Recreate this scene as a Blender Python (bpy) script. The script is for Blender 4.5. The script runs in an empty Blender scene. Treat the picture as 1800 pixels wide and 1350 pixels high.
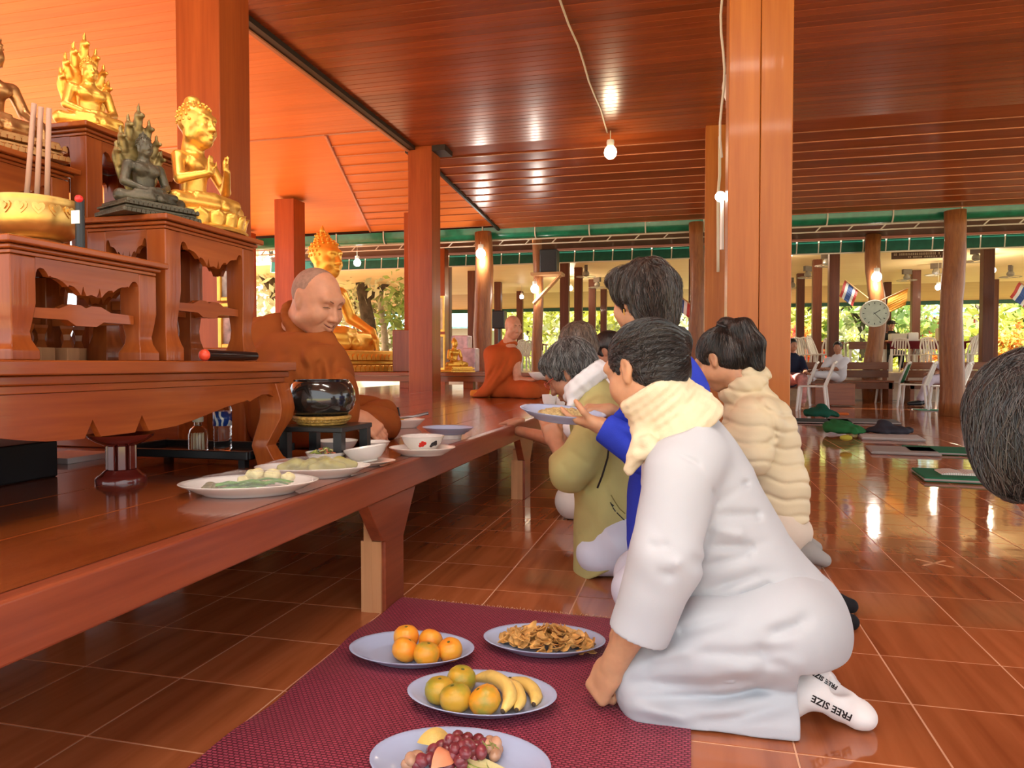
import bpy, bmesh, math, random
import numpy as np
from mathutils import Vector, Matrix

random.seed(7)
scene = bpy.context.scene
col = scene.collection

# ------------------------------------------------------------------ camera
FPX, CAM_H = 1265.0, 0.815
PSI, TILT = math.radians(13.94), math.radians(1.585)
cam_d = bpy.data.cameras.new('camera')
cam = bpy.data.objects.new('camera', cam_d)
col.objects.link(cam)
cam_d.sensor_width = 36.0
cam_d.lens = 36.0 * FPX / 1800.0
cam_d.clip_start, cam_d.clip_end = 0.05, 400
cam.location = (0, 0, CAM_H)
cam.rotation_euler = (math.pi / 2 - TILT, 0, PSI)
scene.camera = cam

# ------------------------------------------------------------------ sky, sun, exposure
world = bpy.data.worlds.new('sky')
scene.world = world
world.use_nodes = True
wn = world.node_tree
wn.nodes.clear()
w_out = wn.nodes.new('ShaderNodeOutputWorld')
w_bg = wn.nodes.new('ShaderNodeBackground')
w_bg.inputs['Color'].default_value = (0.93, 0.97, 1.0, 1)
w_bg.inputs['Strength'].default_value = 2.0
wn.links.new(w_bg.outputs[0], w_out.inputs[0])
sun_d = bpy.data.lights.new('sun', 'SUN')
sun_d.energy = 21.0
sun_d.angle = math.radians(1.0)
sun_d.color = (1.0, 0.93, 0.80)
sun = bpy.data.objects.new('sun', sun_d)
col.objects.link(sun)
sun.rotation_euler = Vector((0.80, 0.30, -0.85)).to_track_quat('-Z', 'Y').to_euler()
vs = scene.view_settings
vs.view_transform = 'Standard'
vs.look = 'None'
vs.exposure = 0.4
vs.gamma = 1.0
vs.use_curve_mapping = False

# ------------------------------------------------------------------ measuring helper: a point of the place from a direction and its distance plane
_f = Vector((-math.sin(PSI) * math.cos(TILT), math.cos(PSI) * math.cos(TILT), -math.sin(TILT)))
_r = Vector((math.cos(PSI), math.sin(PSI), 0))
_u = _r.cross(_f)
def _ray(px, py):
    return _f + _r * ((px - 900) / FPX) + _u * ((675 - py) / FPX)
def at(px, py, Y):
    d = _ray(px, py); t = Y / d.y
    return Vector((d.x * t, d.y * t, CAM_H + d.z * t))
def atz(px, py, z):
    d = _ray(px, py); t = (z - CAM_H) / d.z
    return Vector((d.x * t, d.y * t, z))
def proj(x, y, z):
    v = Vector((x, y, z - CAM_H)); dz = v.dot(_f)
    if dz < 0.05: return None
    return 900 + FPX * v.dot(_r) / dz, 675 - FPX * v.dot(_u) / dz

# ------------------------------------------------------------------ object helpers
def props(o, label=None, cat=None, group=None, kind=None):
    if label: o['label'] = label
    if cat: o['category'] = cat
    if group: o['group'] = group
    if kind: o['kind'] = kind
    return o
def thing(name, label, cat, loc=(0, 0, 0), rz=0.0, group=None, kind=None):
    o = bpy.data.objects.new(name, None)
    col.objects.link(o)
    o.empty_display_size = 0.1
    o.location = loc
    o.rotation_euler = (0, 0, rz)
    return props(o, label, cat, group, kind)
def link(name, me, parent=None, loc=(0, 0, 0), rot=(0, 0, 0), scale=None):
    o = bpy.data.objects.new(name, me)
    col.objects.link(o)
    o.location = loc
    o.rotation_euler = rot
    if scale: o.scale = scale
    if parent: o.parent = parent
    return o
def copy_tree(o, parent=None):
    c = o.copy()
    col.objects.link(c)
    c.parent = parent
    for ch in o.children:
        copy_tree(ch, c)
    return c

class MB:
    """collects verts and faces of ONE mesh"""
    def __init__(s):
        s.v = []; s.f = []
    def add(s, vs_, fs):
        n = len(s.v)
        s.v += [tuple(p) for p in vs_]
        s.f += [tuple(i + n for i in f) for f in fs]
        return s
    def box(s, x0, x1, y0, y1, z0, z1, M=None):
        P = [Vector((x, y, z)) for z in (z0, z1) for y in (y0, y1) for x in (x0, x1)]
        if M: P = [M @ p for p in P]
        return s.add(P, [(0, 2, 3, 1), (4, 5, 7, 6), (0, 1, 5, 4), (2, 6, 7, 3), (0, 4, 6, 2), (1, 3, 7, 5)])
    def prism(s, poly, axis, a, b):
        """polygon (2-D list) extruded along axis from a to b; axis 'x': poly=(y,z), 'y': (x,z), 'z': (x,y)"""
        def P(u, v, w):
            return {'x': (w, u, v), 'y': (u, w, v), 'z': (u, v, w)}[axis]
        n = len(poly)
        vs_ = [P(u, v, a) for u, v in poly] + [P(u, v, b) for u, v in poly]
        fs = [tuple(range(n))[::-1], tuple(range(n, 2 * n))]
        fs += [(i, (i + 1) % n, n + (i + 1) % n, n + i) for i in range(n)]
        return s.add(vs_, fs)
    def lathe(s, prof, c=(0, 0, 0), seg=32, sx=1.0, sy=1.0, M=None):
        """profile [(r,z)] turned about z"""
        n = len(prof); vs_ = []
        for k in range(seg):
            a = 2 * math.pi * k / seg
            for r, z in prof:
                vs_.append(Vector((c[0] + r * sx * math.cos(a), c[1] + r * sy * math.sin(a), c[2] + z)))
        if M: vs_ = [M @ p for p in vs_]
        fs = []
        for k in range(seg):
            k2 = (k + 1) % seg
            for i in range(n - 1):
                fs.append((k * n + i, k2 * n + i, k2 * n + i + 1, k * n + i + 1))
        s.add(vs_, fs)
        m = len(s.v) - len(vs_)
        if prof[0][0] > 1e-6: s.f.append(tuple(m + k * n for k in range(seg))[::-1])
        if prof[-1][0] > 1e-6: s.f.append(tuple(m + k * n + n - 1 for k in range(seg)))
        return s
    def tube(s, pts, rad, seg=8, closed=False):
        pts = [Vector(p) for p in pts]
        n = len(pts)
        if not hasattr(rad, '__len__'): rad = [rad] * n
        vs_ = []; up = Vector((0, 0, 1))
        prev = None
        for i, p in enumerate(pts):
            t = (pts[(i + 1) % n] - pts[i - 1]) if closed else (pts[min(i + 1, n - 1)] - pts[max(i - 1, 0)])
            t.normalize()
            if prev is None:
                a = up if abs(t.z) < 0.9 else Vector((1, 0, 0))
                x = t.cross(a).normalized()
            else:
                x = (prev - t * prev.dot(t)).normalized()
            prev = x
            y = t.cross(x)
            for k in range(seg):
                an = 2 * math.pi * k / seg
                vs_.append(p + (x * math.cos(an) + y * math.sin(an)) * rad[i])
        fs = []
        for i in range(n if closed else n - 1):
            j = (i + 1) % n
            for k in range(seg):
                k2 = (k + 1) % seg
                fs.append((i * seg + k, i * seg + k2, j * seg + k2, j * seg + k))
        if not closed:
            fs.append(tuple(range(seg))[::-1]); fs.append(tuple((n - 1) * seg + k for k in range(seg)))
        return s.add(vs_, fs)
    def ball(s, c, r, seg=12, rings=8, M=None):
        rx, ry, rz = (r, r, r) if not hasattr(r, '__len__') else r
        vs_ = [Vector((0, 0, rz))]; 
        for i in range(1, rings):
            t = math.pi * i / rings
            for k in range(seg):
                a = 2 * math.pi * k / seg
                vs_.append(Vector((rx * math.sin(t) * math.cos(a), ry * math.sin(t) * math.sin(a), rz * math.cos(t))))
        vs_.append(Vector((0, 0, -rz)))
        if M: vs_ = [M @ p for p in vs_]
        vs_ = [p + Vector(c) for p in vs_]
        fs = [(0, 1 + k, 1 + (k + 1) % seg) for k in range(seg)]
        for i in range(rings - 2):
            for k in range(seg):
                a = 1 + i * seg; b = a + seg
                fs.append((a + k, b + k, b + (k + 1) % seg, a + (k + 1) % seg))
        l = len(vs_) - 1; a = 1 + (rings - 2) * seg
        fs += [(a + k, l, a + (k + 1) % seg) for k in range(seg)]
        return s.add(vs_, fs)
    def mesh(s, name, m, smooth=False):
        me = bpy.data.meshes.new(name)
        me.from_pydata(s.v, [], s.f)
        me.validate()
        bm_ = bmesh.new(); bm_.from_mesh(me)
        bmesh.ops.recalc_face_normals(bm_, faces=bm_.faces)
        bm_.to_mesh(me); bm_.free()
        if m: me.materials.append(m)
        if smooth:
            me.shade_smooth() if smooth is True else me.set_sharp_from_angle(angle=math.radians(smooth))
        me.update()
        return me
    def build(s, name, m, parent=None, smooth=False, bevel=0.0, world=True, seg=2):
        """verts are in world space (world=True): shifted to the parent's place"""
        if parent and world:
            L = parent.matrix_basis.inverted()
            pp = parent.parent
            if pp: L = L @ pp.matrix_basis.inverted()
            s.v = [tuple(L @ Vector(p)) for p in s.v]
        o = link(name, s.mesh(name, m, smooth), parent)
        if bevel:
            b = o.modifiers.new('bevel', 'BEVEL'); b.width = bevel; b.segments = seg; b.limit_method = 'ANGLE'
            o.data.shade_smooth()
            b.harden_normals = True
        return o

# ------------------------------------------------------------------ materials
def nt(name):
    m = bpy.data.materials.new(name); m.use_nodes = True
    t = m.node_tree
    return m, t, t.nodes, t.links, t.nodes['Principled BSDF']
def plain(name, c, rough=0.5, metal=0.0, coat=0.0, noise=0.0, nscale=8.0, bump=0.0, bscale=60.0, spec=0.5, trans=0.0, sss=0.0, sheen=0.0, emit=None, estr=0.0, ior=1.45, alpha=1.0):
    m, t, N, L, b = nt(name)
    b.inputs['Base Color'].default_value = (*c, 1)
    b.inputs['Roughness'].default_value = rough
    b.inputs['Metallic'].default_value = metal
    b.inputs['Coat Weight'].default_value = coat
    b.inputs['Coat Roughness'].default_value = 0.08
    b.inputs['Specular IOR Level'].default_value = spec
    b.inputs['Transmission Weight'].default_value = trans
    b.inputs['IOR'].default_value = ior
    b.inputs['Alpha'].default_value = alpha
    if sss:
        b.inputs['Subsurface Weight'].default_value = sss
        b.inputs['Subsurface Radius'].default_value = (0.012, 0.005, 0.003)
    if sheen: b.inputs['Sheen Weight'].default_value = sheen
    if emit:
        b.inputs['Emission Color'].default_value = (*emit, 1); b.inputs['Emission Strength'].default_value = estr
    tc = None
    if noise or bump:
        tc = N.new('ShaderNodeTexCoord')
    if noise:
        n = N.new('ShaderNodeTexNoise'); n.inputs['Scale'].default_value = nscale; n.inputs['Detail'].default_value = 5
        L.new(tc.outputs['Object'], n.inputs['Vector'])
        r = N.new('ShaderNodeValToRGB')
        r.color_ramp.elements[0].position = 0.3; r.color_ramp.elements[1].position = 0.7
        r.color_ramp.elements[0].color = (*[x * (1 - noise) for x in c], 1)
        r.color_ramp.elements[1].color = (*[min(1, x * (1 + noise)) for x in c], 1)
        L.new(n.outputs['Fac'], r.inputs['Fac']); L.new(r.outputs['Color'], b.inputs['Base Color'])
    if bump:
        n2 = N.new('ShaderNodeTexNoise'); n2.inputs['Scale'].default_value = bscale; n2.inputs['Detail'].default_value = 4
        L.new(tc.outputs['Object'], n2.inputs['Vector'])
        bp = N.new('ShaderNodeBump'); bp.inputs['Strength'].default_value = bump; bp.inputs['Distance'].default_value = 0.01
        L.new(n2.outputs['Fac'], bp.inputs['Height']); L.new(bp.outputs['Normal'], b.inputs['Normal'])
    return m
def wood(name, c1, c2, axis='x', scale=6.0, rough=0.3, coat=0.3, stretch=18.0, var=0.25, bump=0.05, coatr=0.08):
    """lacquered timber with grain along one axis, its tone varying from piece to piece"""
    m, t, N, L, b = nt(name)
    tc = N.new('ShaderNodeTexCoord'); mp = N.new('ShaderNodeMapping'); oi = N.new('ShaderNodeObjectInfo')
    sc = {'x': (1 / stretch, 1, 1), 'y': (1, 1 / stretch, 1), 'z': (1, 1, 1 / stretch)}[axis]
    mp.inputs['Scale'].default_value = [k * scale for k in sc]
    off = N.new('ShaderNodeVectorMath'); off.operation = 'SCALE'; off.inputs[0].default_value = (31, 17, 23)
    L.new(oi.outputs['Random'], off.inputs['Scale'])
    ad = N.new('ShaderNodeVectorMath'); ad.operation = 'ADD'
    L.new(tc.outputs['Object'], mp.inputs['Vector'])
    L.new(mp.outputs[0], ad.inputs[0]); L.new(off.outputs[0], ad.inputs[1])
    n = N.new('ShaderNodeTexNoise'); n.inputs['Scale'].default_value = 1.6; n.inputs['Detail'].default_value = 6; n.inputs['Roughness'].default_value = 0.6; n.inputs['Distortion'].default_value = 0.6
    L.new(ad.outputs[0], n.inputs['Vector'])
    n3 = N.new('ShaderNodeTexNoise'); n3.inputs['Scale'].default_value = 9; n3.inputs['Detail'].default_value = 3
    L.new(ad.outputs[0], n3.inputs['Vector'])
    mxn = N.new('ShaderNodeMix'); mxn.inputs[0].default_value = 0.35
    L.new(n.outputs['Fac'], mxn.inputs[2]); L.new(n3.outputs['Fac'], mxn.inputs[3])
    r = N.new('ShaderNodeValToRGB')
    r.color_ramp.elements[0].position = 0.33; r.color_ramp.elements[1].position = 0.68
    r.color_ramp.elements[0].color = (*c2, 1); r.color_ramp.elements[1].color = (*c1, 1)
    L.new(mxn.outputs[0], r.inputs['Fac'])
    hv = N.new('ShaderNodeHueSaturation')
    mr = N.new('ShaderNodeMapRange'); mr.inputs['To Min'].default_value = 1 - var; mr.inputs['To Max'].default_value = 1 + var
    L.new(oi.outputs['Random'], mr.inputs['Value']); L.new(mr.outputs[0], hv.inputs['Value'])
    L.new(r.outputs['Color'], hv.inputs['Color']); L.new(hv.outputs[0], b.inputs['Base Color'])
    b.inputs['Roughness'].default_value = rough; b.inputs['Specular IOR Level'].default_value = 0.2
    b.inputs['Coat Weight'].default_value = coat * .4; b.inputs['Coat Roughness'].default_value = coatr
    if bump:
        bp = N.new('ShaderNodeBump'); bp.inputs['Strength'].default_value = bump; bp.inputs['Distance'].default_value = 0.01
        L.new(n3.outputs['Fac'], bp.inputs['Height']); L.new(bp.outputs['Normal'], b.inputs['Normal']); L.new(bp.outputs['Normal'], b.inputs['Coat Normal'])
    return m

M = {}
RED1, RED2 = (0.36, 0.095, 0.020), (0.20, 0.042, 0.009)
for ax in 'xyz':
    M['teak_' + ax] = wood('red_teak_' + ax, RED1, RED2, ax, rough=0.28, coat=0.5, var=0.12)
    M['altar_' + ax] = wood('altar_teak_' + ax, (0.35, 0.088, 0.018), (0.20, 0.040, 0.009), ax, rough=0.25, coat=0.6, var=0.08)
M['dais'] = wood('dais_planks', (0.35, 0.085, 0.020), (0.18, 0.036, 0.009), 'y', rough=0.20, coat=1.8, var=0.10, bump=0.03, stretch=10)
M['dais_edge'] = wood('dais_edge_board', (0.30, 0.070, 0.028), (0.17, 0.035, 0.016), 'y', rough=0.3, coat=0.4, var=0.1)
M['col_red'] = wood('column_red_teak', (0.40, 0.088, 0.020), (0.26, 0.048, 0.012), 'z', rough=0.32, coat=0.25, var=0.05, scale=5)
M['col_orange'] = wood('column_orange_teak', (0.46, 0.155, 0.032), (0.33, 0.090, 0.018), 'z', rough=0.32, coat=0.25, var=0.05, scale=5)
M['ceil'] = wood('ceiling_boards', (0.34, 0.076, 0.018), (0.19, 0.036, 0.009), 'x', rough=0.28, coat=0.45, var=0.22, coatr=0.15)
M['ceil_left'] = wood('ceiling_boards_lit', (0.80, 0.245, 0.055), (0.68, 0.185, 0.040), 'x', rough=0.5, coat=0.06, var=0.06, coatr=0.2)  # same boards under stronger light; the extra brightness is in the base colour
M['edge_light'] = wood('board_edge_light', (0.55, 0.22, 0.11), (0.45, 0.16, 0.08), 'x', rough=0.4, coat=0.1)
M['dark_beam'] = plain('dark_beam', (0.02, 0.010, 0.007), 0.5)
M['porch'] = wood('porch_shaded_boards', (0.12, 0.035, 0.015), (0.07, 0.02, 0.01), 'x', rough=0.5, coat=0.1)  # unlit porch: its shade is put into the dark wood colour
M['log'] = wood('log_post', (0.34, 0.13, 0.042), (0.17, 0.054, 0.018), 'z', rough=0.35, coat=0.3, var=0.1, scale=9, stretch=9, bump=0.15)
M['pale_wood'] = wood('pale_and_lit_wood', (0.60, 0.30, 0.14), (0.47, 0.21, 0.09), 'z', rough=0.5, coat=0.0, var=0.1)  # also carries the light on the near faces of the platform legs
M['bracket_wood'] = wood('bracket_wood', (0.62, 0.36, 0.17), (0.5, 0.26, 0.12), 'x', rough=0.5, coat=0.0)
M['bench'] = wood('bench_wood', (0.25, 0.085, 0.032), (0.15, 0.045, 0.018), 'x', rough=0.35, coat=0.2)
M['post2'] = wood('dining_post', (0.16, 0.05, 0.025), (0.09, 0.026, 0.014), 'z', rough=0.45, coat=0.1)
M['cream_ceil'] = wood('cream_ceiling', (0.92, 0.74, 0.44), (0.85, 0.64, 0.35), 'x', rough=0.5, coat=0.0, var=0.04, scale=3)
M['tan_ceil'] = wood('tan_ceiling', (0.62, 0.40, 0.20), (0.52, 0.32, 0.15), 'x', rough=0.5, coat=0.0, var=0.04, scale=3)
M['green'] = plain('green_gutter', (0.010, 0.16, 0.085), 0.25, coat=0.3, noise=0.2)
M['green_dark'] = plain('green_panel', (0.008, 0.085, 0.055), 0.35, noise=0.2)
M['white_pipe'] = plain('white_pipe', (0.62, 0.56, 0.46), 0.4)
M['white'] = plain('white_paint', (0.8, 0.78, 0.74), 0.4)
M['white_plastic'] = plain('white_plastic', (0.74, 0.70, 0.64), 0.35)
M['green_plastic'] = plain('green_plastic', (0.02, 0.16, 0.06), 0.35)
M['black'] = plain('black_plastic', (0.012, 0.012, 0.013), 0.35)
M['black_gloss'] = plain('black_gloss', (0.008, 0.008, 0.009), 0.12, coat=0.5)
M['grey'] = plain('grey_metal', (0.35, 0.35, 0.36), 0.35, metal=0.7)
M['chrome'] = plain('chrome', (0.8, 0.8, 0.8), 0.15, metal=1.0)
M['gold'] = plain('gold_leaf', (0.80, 0.44, 0.085), 0.36, metal=0.75, noise=0.12, nscale=25, bump=0.08, bscale=90)
M['gold_big'] = plain('gold_paint', (0.86, 0.47, 0.065), 0.38, metal=0.5, noise=0.1, nscale=8, bump=0.05, bscale=40)
M['brass'] = plain('aged_brass', (0.62, 0.36, 0.10), 0.34, metal=0.85, noise=0.2, nscale=14, bump=0.05)
M['bronze'] = plain('bronze', (0.45, 0.22, 0.08), 0.33, metal=0.8, noise=0.25, nscale=20, bump=0.1)
M['patina'] = plain('dark_patina', (0.085, 0.072, 0.048), 0.42, metal=0.4, noise=0.45, nscale=18, bump=0.35, bscale=70)
M['bulb'] = plain('bulb_glow', (1, 1, 1), 0.5, emit=(1.0, 0.80, 0.50), estr=9.0)
M['bulb_white'] = plain('bulb_glow_white', (1, 1, 1), 0.5, emit=(1.0, 0.95, 0.86), estr=16.0)

# glossy ceramic floor tile: brown-red with streaks, each tile a little warped
def tile_mat():
    m, t, N, L, b = nt('ceramic_tile')
    g = N.new('ShaderNodeNewGeometry')
    fl = N.new('ShaderNodeVectorMath'); fl.operation = 'SNAP'; fl.inputs[1].default_value = (0.3, 0.3, 10)
    sh = N.new('ShaderNodeVectorMath'); sh.operation = 'ADD'; sh.inputs[1].default_value = (-0.22, -0.085, 5)
    mz = N.new('ShaderNodeVectorMath'); mz.operation = 'MULTIPLY'; mz.inputs[1].default_value = (1, 1, 0)
    L.new(g.outputs['Position'], mz.inputs[0]); L.new(mz.outputs[0], sh.inputs[0]); L.new(sh.outputs[0], fl.inputs[0])
    wnz = N.new('ShaderNodeTexWhiteNoise'); wnz.noise_dimensions = '3D'; L.new(fl.outputs[0], wnz.inputs['Vector'])
    mp = N.new('ShaderNodeMapping'); mp.inputs['Scale'].default_value = (16, 1.3, 1)
    L.new(g.outputs['Position'], mp.inputs['Vector'])
    sc_ = N.new('ShaderNodeVectorMath'); sc_.operation = 'SCALE'; sc_.inputs['Scale'].default_value = 40
    L.new(wnz.outputs['Color'], sc_.inputs[0])
    ad = N.new('ShaderNodeVectorMath'); ad.operation = 'ADD'; L.new(mp.outputs[0], ad.inputs[0]); L.new(sc_.outputs[0], ad.inputs[1])
    n = N.new('ShaderNodeTexNoise'); n.inputs['Scale'].default_value = 1.0; n.inputs['Detail'].default_value = 5; n.inputs['Distortion'].default_value = 0.5
    L.new(ad.outputs[0], n.inputs['Vector'])
    r = N.new('ShaderNodeValToRGB'); e = r.color_ramp.elements
    e[0].position = 0.28; e[0].color = (0.27, 0.068, 0.021, 1)
    e[1].position = 0.62; e[1].color = (0.42, 0.125, 0.043, 1)
    L.new(n.outputs['Fac'], r.inputs['Fac'])
    hv = N.new('ShaderNodeHueSaturation'); mr = N.new('ShaderNodeMapRange'); mr.inputs['To Min'].default_value = 0.9; mr.inputs['To Max'].default_value = 1.1
    L.new(wnz.outputs['Value'], mr.inputs['Value']); L.new(mr.outputs[0], hv.inputs['Value']); L.new(r.outputs['Color'], hv.inputs['Color'])
    L.new(hv.outputs[0], b.inputs['Base Color'])
    b.inputs['Roughness'].default_value = 0.07
    b.inputs['Specular IOR Level'].default_value = 0.7
    n2 = N.new('ShaderNodeTexNoise'); n2.inputs['Scale'].default_value = 7; n2.inputs['Detail'].default_value = 2
    L.new(g.outputs['Position'], n2.inputs['Vector'])
    bp = N.new('ShaderNodeBump'); bp.inputs['Strength'].default_value = 0.12; bp.inputs['Distance'].default_value = 0.006
    L.new(n2.outputs['Fac'], bp.inputs['Height']); L.new(bp.outputs['Normal'], b.inputs['Normal'])
    return m
M['tile'] = tile_mat()
M['grout'] = plain('grout', (0.66, 0.36, 0.22), 0.6)
M['ground'] = plain('sunlit_ground', (0.46, 0.42, 0.22), 0.9, noise=0.3, nscale=0.6)
# ================================================================== THE SETTING
# floor: grout bed and ceramic tiles
FX0, FX1, FY0, FY1 = -8.02, 8.6, -1.6, 17.2
fl = MB().box(FX0, FX1, FY0, FY1, -0.12, -0.0010).build('floor', M['grout'])
props(fl, 'glossy red-brown ceramic tile floor of the hall', 'floor', kind='structure')
def tile_geo(mb, x, y):
    a, b_, d = 0.1480, 0.1468, 0.0010
    P = [(x - a, y - a, -0.004), (x + a, y - a, -0.004), (x + a, y + a, -0.004), (x - a, y + a, -0.004),
         (x - a, y - a, -d), (x + a, y - a, -d), (x + a, y + a, -d), (x - a, y + a, -d),
         (x - b_, y - b_, 0), (x + b_, y - b_, 0), (x + b_, y + b_, 0), (x - b_, y + b_, 0)]
    F = [(8, 9, 10, 11)]
    for i in range(4):
        j = (i + 1) % 4
        F += [(i, j, 4 + j, 4 + i), (4 + i, 4 + j, 8 + j, 8 + i)]
    mb.add(P, F)
tmb = MB(); tile_geo(tmb, 0, 0)
tile_me = tmb.mesh('tile', M['tile'])
cells = []
for i in range(-28, 33):
    for j in range(-12, 57):
        x, y = 0.22 + 0.3 * i + 0.15, 0.085 + 0.3 * j + 0.15
        if not (FX0 + .15 < x < FX1 - .15 and FY0 + .15 < y < FY1 - .15): continue
        p = proj(x, y, 0)
        vis = p is not None and -60 < p[0] < 1860 and p[1] < 1420 and y > 0.6
        if vis and x < -1.1 and y > 2.6: vis = False      # under the platform
        cells.append((not vis, x * x + y * y, x, y))
cells.sort()
rest = MB(); rng = random.Random(3)
for k, (nv, d, x, y) in enumerate(cells):
    if k < 296 and not nv:
        o = link('tile', tile_me, fl, (x, y, 0), (rng.uniform(-.0012, .0012), rng.uniform(-.0012, .0012), 0))
    else:
        tile_geo(rest, x, y)
o = rest.build('tile_field', M['tile'], fl); o['kind'] = 'stuff'

# ground outside
g = MB().box(-90, 90, -60, 120, -0.5, -0.12).build('ground', M['ground'])
props(g, 'sunlit grassy ground outside the open hall', 'ground', kind='structure')
g = MB().box(-30, -8.02, -20, 40, -0.12, -0.05).build('path_left', plain('earth_paving', (0.48, 0.27, 0.14), 0.8, noise=0.15, nscale=2))
props(g, 'reddish earth apron outside the left side of the hall', 'path', kind='structure')

# ceilings -----------------------------------------------------------
CZ, CZL, YF, YE = 3.56, 3.86, 8.75, 12.75        # flat heights, fold line, eave line
XS = -3.42                                       # step between the two ceilings
c = MB().box(XS, 8.5, -1.6, YF, CZ + 0.02, CZ + 0.05).build('ceiling', M['dark_beam'])
props(c, 'dark red lacquered board ceiling over the hall', 'ceiling', kind='structure')
def board_profile(w, t):       # bevelled tongue board seen from below: (along, z)
    return [(0.004, 0), (w - 0.004, 0), (w, -0.006 + 0.006), (w, t), (0, t), (0, 0.0)]
W_B = 0.104
bm_ = MB()
bm_.prism([(0.0035, 0), (W_B - 0.0075, 0), (W_B - 0.004, 0.006), (W_B - 0.004, 0.02), (0, 0.02), (0, 0.006)], 'x', XS, 8.5)
board_me = bm_.mesh('board', M['ceil'])
y = YF - W_B
while y > 0.5:
    link('board', board_me, c, (0, y, CZ)); y -= W_B
MB().box(XS, 8.5, -1.6, y + W_B, CZ, CZ + .02).build('board_field', M['ceil'], c)
# left, higher ceiling
c2 = MB().box(-10.5, XS, -1.6, YF, CZL + 0.02, CZL + 0.05).build('ceiling_left', M['dark_beam'])
props(c2, 'brightly lit orange board ceiling above the altar', 'ceiling', kind='structure')
bm_ = MB(); WL = 0.152
bm_.prism([(0.002, 0), (WL - 0.004, 0), (WL - 0.002, 0.004), (WL - 0.002, 0.02), (0, 0.02), (0, 0.004)], 'x', -10.5, XS)
bl_me = bm_.mesh('board', M['ceil_left'])
y = YF - WL
while y > 0.2:
    link('board', bl_me, c2, (0, y, CZL)); y -= WL
MB().box(-10.5, XS, -1.6, y + WL, CZL, CZL + .02).build('board_field', M['ceil_left'], c2)
# step board: dark edge strip under the rim of the lower ceiling, pale lath beside it
t1 = MB().box(XS - 0.05, XS + 0.03, -1.6, YF, CZ - 0.045, CZL + 0.03).build('trim_1', M['dark_beam'])
props(t1, 'black beam edge running along the step in the ceiling', 'beam', kind='structure')
t2 = MB().box(XS - 0.085, XS - 0.05, -1.6, YF, CZ - 0.06, CZ - 0.02).build('trim_2', M['edge_light'])
props(t2, 'thin pale lath under the black ceiling beam', 'trim', kind='structure')
t3 = MB().box(-10.5, XS, YF - 0.02, YF + 0.02, CZL - 0.012, CZL).build('trim_3', M['edge_light'])
props(t3, 'thin pale lath where the brightly lit ceiling starts to slope', 'trim', kind='structure')

# sloping ceilings: lapped boards from the fold down to the eave
def slope(name, label, x0a, x1a, x0b, x1b, z0, z1, m, n, lip):
    """x0a..x1a at the fold, x0b..x1b at the eave"""
    root = thing(name, label, 'ceiling', (0, YF, z0), kind='structure')
    for i in range(n):
        a, b_ = i / n, (i + 1) / n
        ya, yb = YF + (YE - YF) * a, YF + (YE - YF) * b_
        za, zb = z0 + (z1 - z0) * a, z0 + (z1 - z0) * b_
        xa0, xa1 = x0a + (x0b - x0a) * a, x1a + (x1b - x1a) * a
        xb0, xb1 = x0a + (x0b - x0a) * b_, x1a + (x1b - x1a) * b_
        P = [(xa0, ya, za), (xa1, ya, za), (xb1, yb - .002, zb - lip), (xb0, yb - .002, zb - lip)]
        P += [(p[0], p[1], p[2] + 0.03) for p in P]
        b = MB().add(P, [(0, 1, 2, 3), (4, 7, 6, 5), (0, 4, 5, 1), (1, 5, 6, 2), (2, 6, 7, 3), (3, 7, 4, 0)])
        o = b.build('board', m, root)
        if lip > 0:
            s = MB().box(xb0, xb1, yb - 0.022, yb - 0.002, zb - lip - 0.010, zb - lip)
            s.build('lath', M['edge_light'], o)  # pale strip stands in for the highlight along each board edge
    return root
slope('ceiling_slope', 'sloping dark red board ceiling toward the green gutter', XS, 8.5, XS, 8.5, CZ, 3.30, M['ceil'], 12, 0.010)
slope('ceiling_slope_middle', 'sloping striped red boards between smooth orange panel and column', -4.72, XS, -5.95, XS, CZL, 3.36, M['ceil_left'], 12, 0.012)
slope('ceiling_slope_left', 'smooth sloping orange ceiling panel behind the altar', -10.5, -4.72, -10.5, -5.95, CZL, 3.36, M['ceil_left'], 6, 0.0)
t4 = MB().tube([(-4.72, YF, CZL - .01), (-5.95, YE, 3.345)], 0.022, 6).build('trim_4', M['edge_light'])
props(t4, 'slanting lath between smooth orange panel and striped boards', 'trim', kind='structure')
t5 = MB().tube([(XS, YF, CZ - .02), (XS, YE, 3.27)], 0.03, 6).build('trim_5', M['dark_beam'])
props(t5, 'dark ridge strip running down the sloping ceiling behind the column', 'trim', kind='structure')
# roof skin above everything so daylight comes only through the open sides
rf = MB().box(-10.6, 8.6, -1.7, YE + .05, 3.98, 4.05).build('roof', M['porch'])
props(rf, 'roof above the hall ceiling', 'roof', kind='structure')

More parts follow.
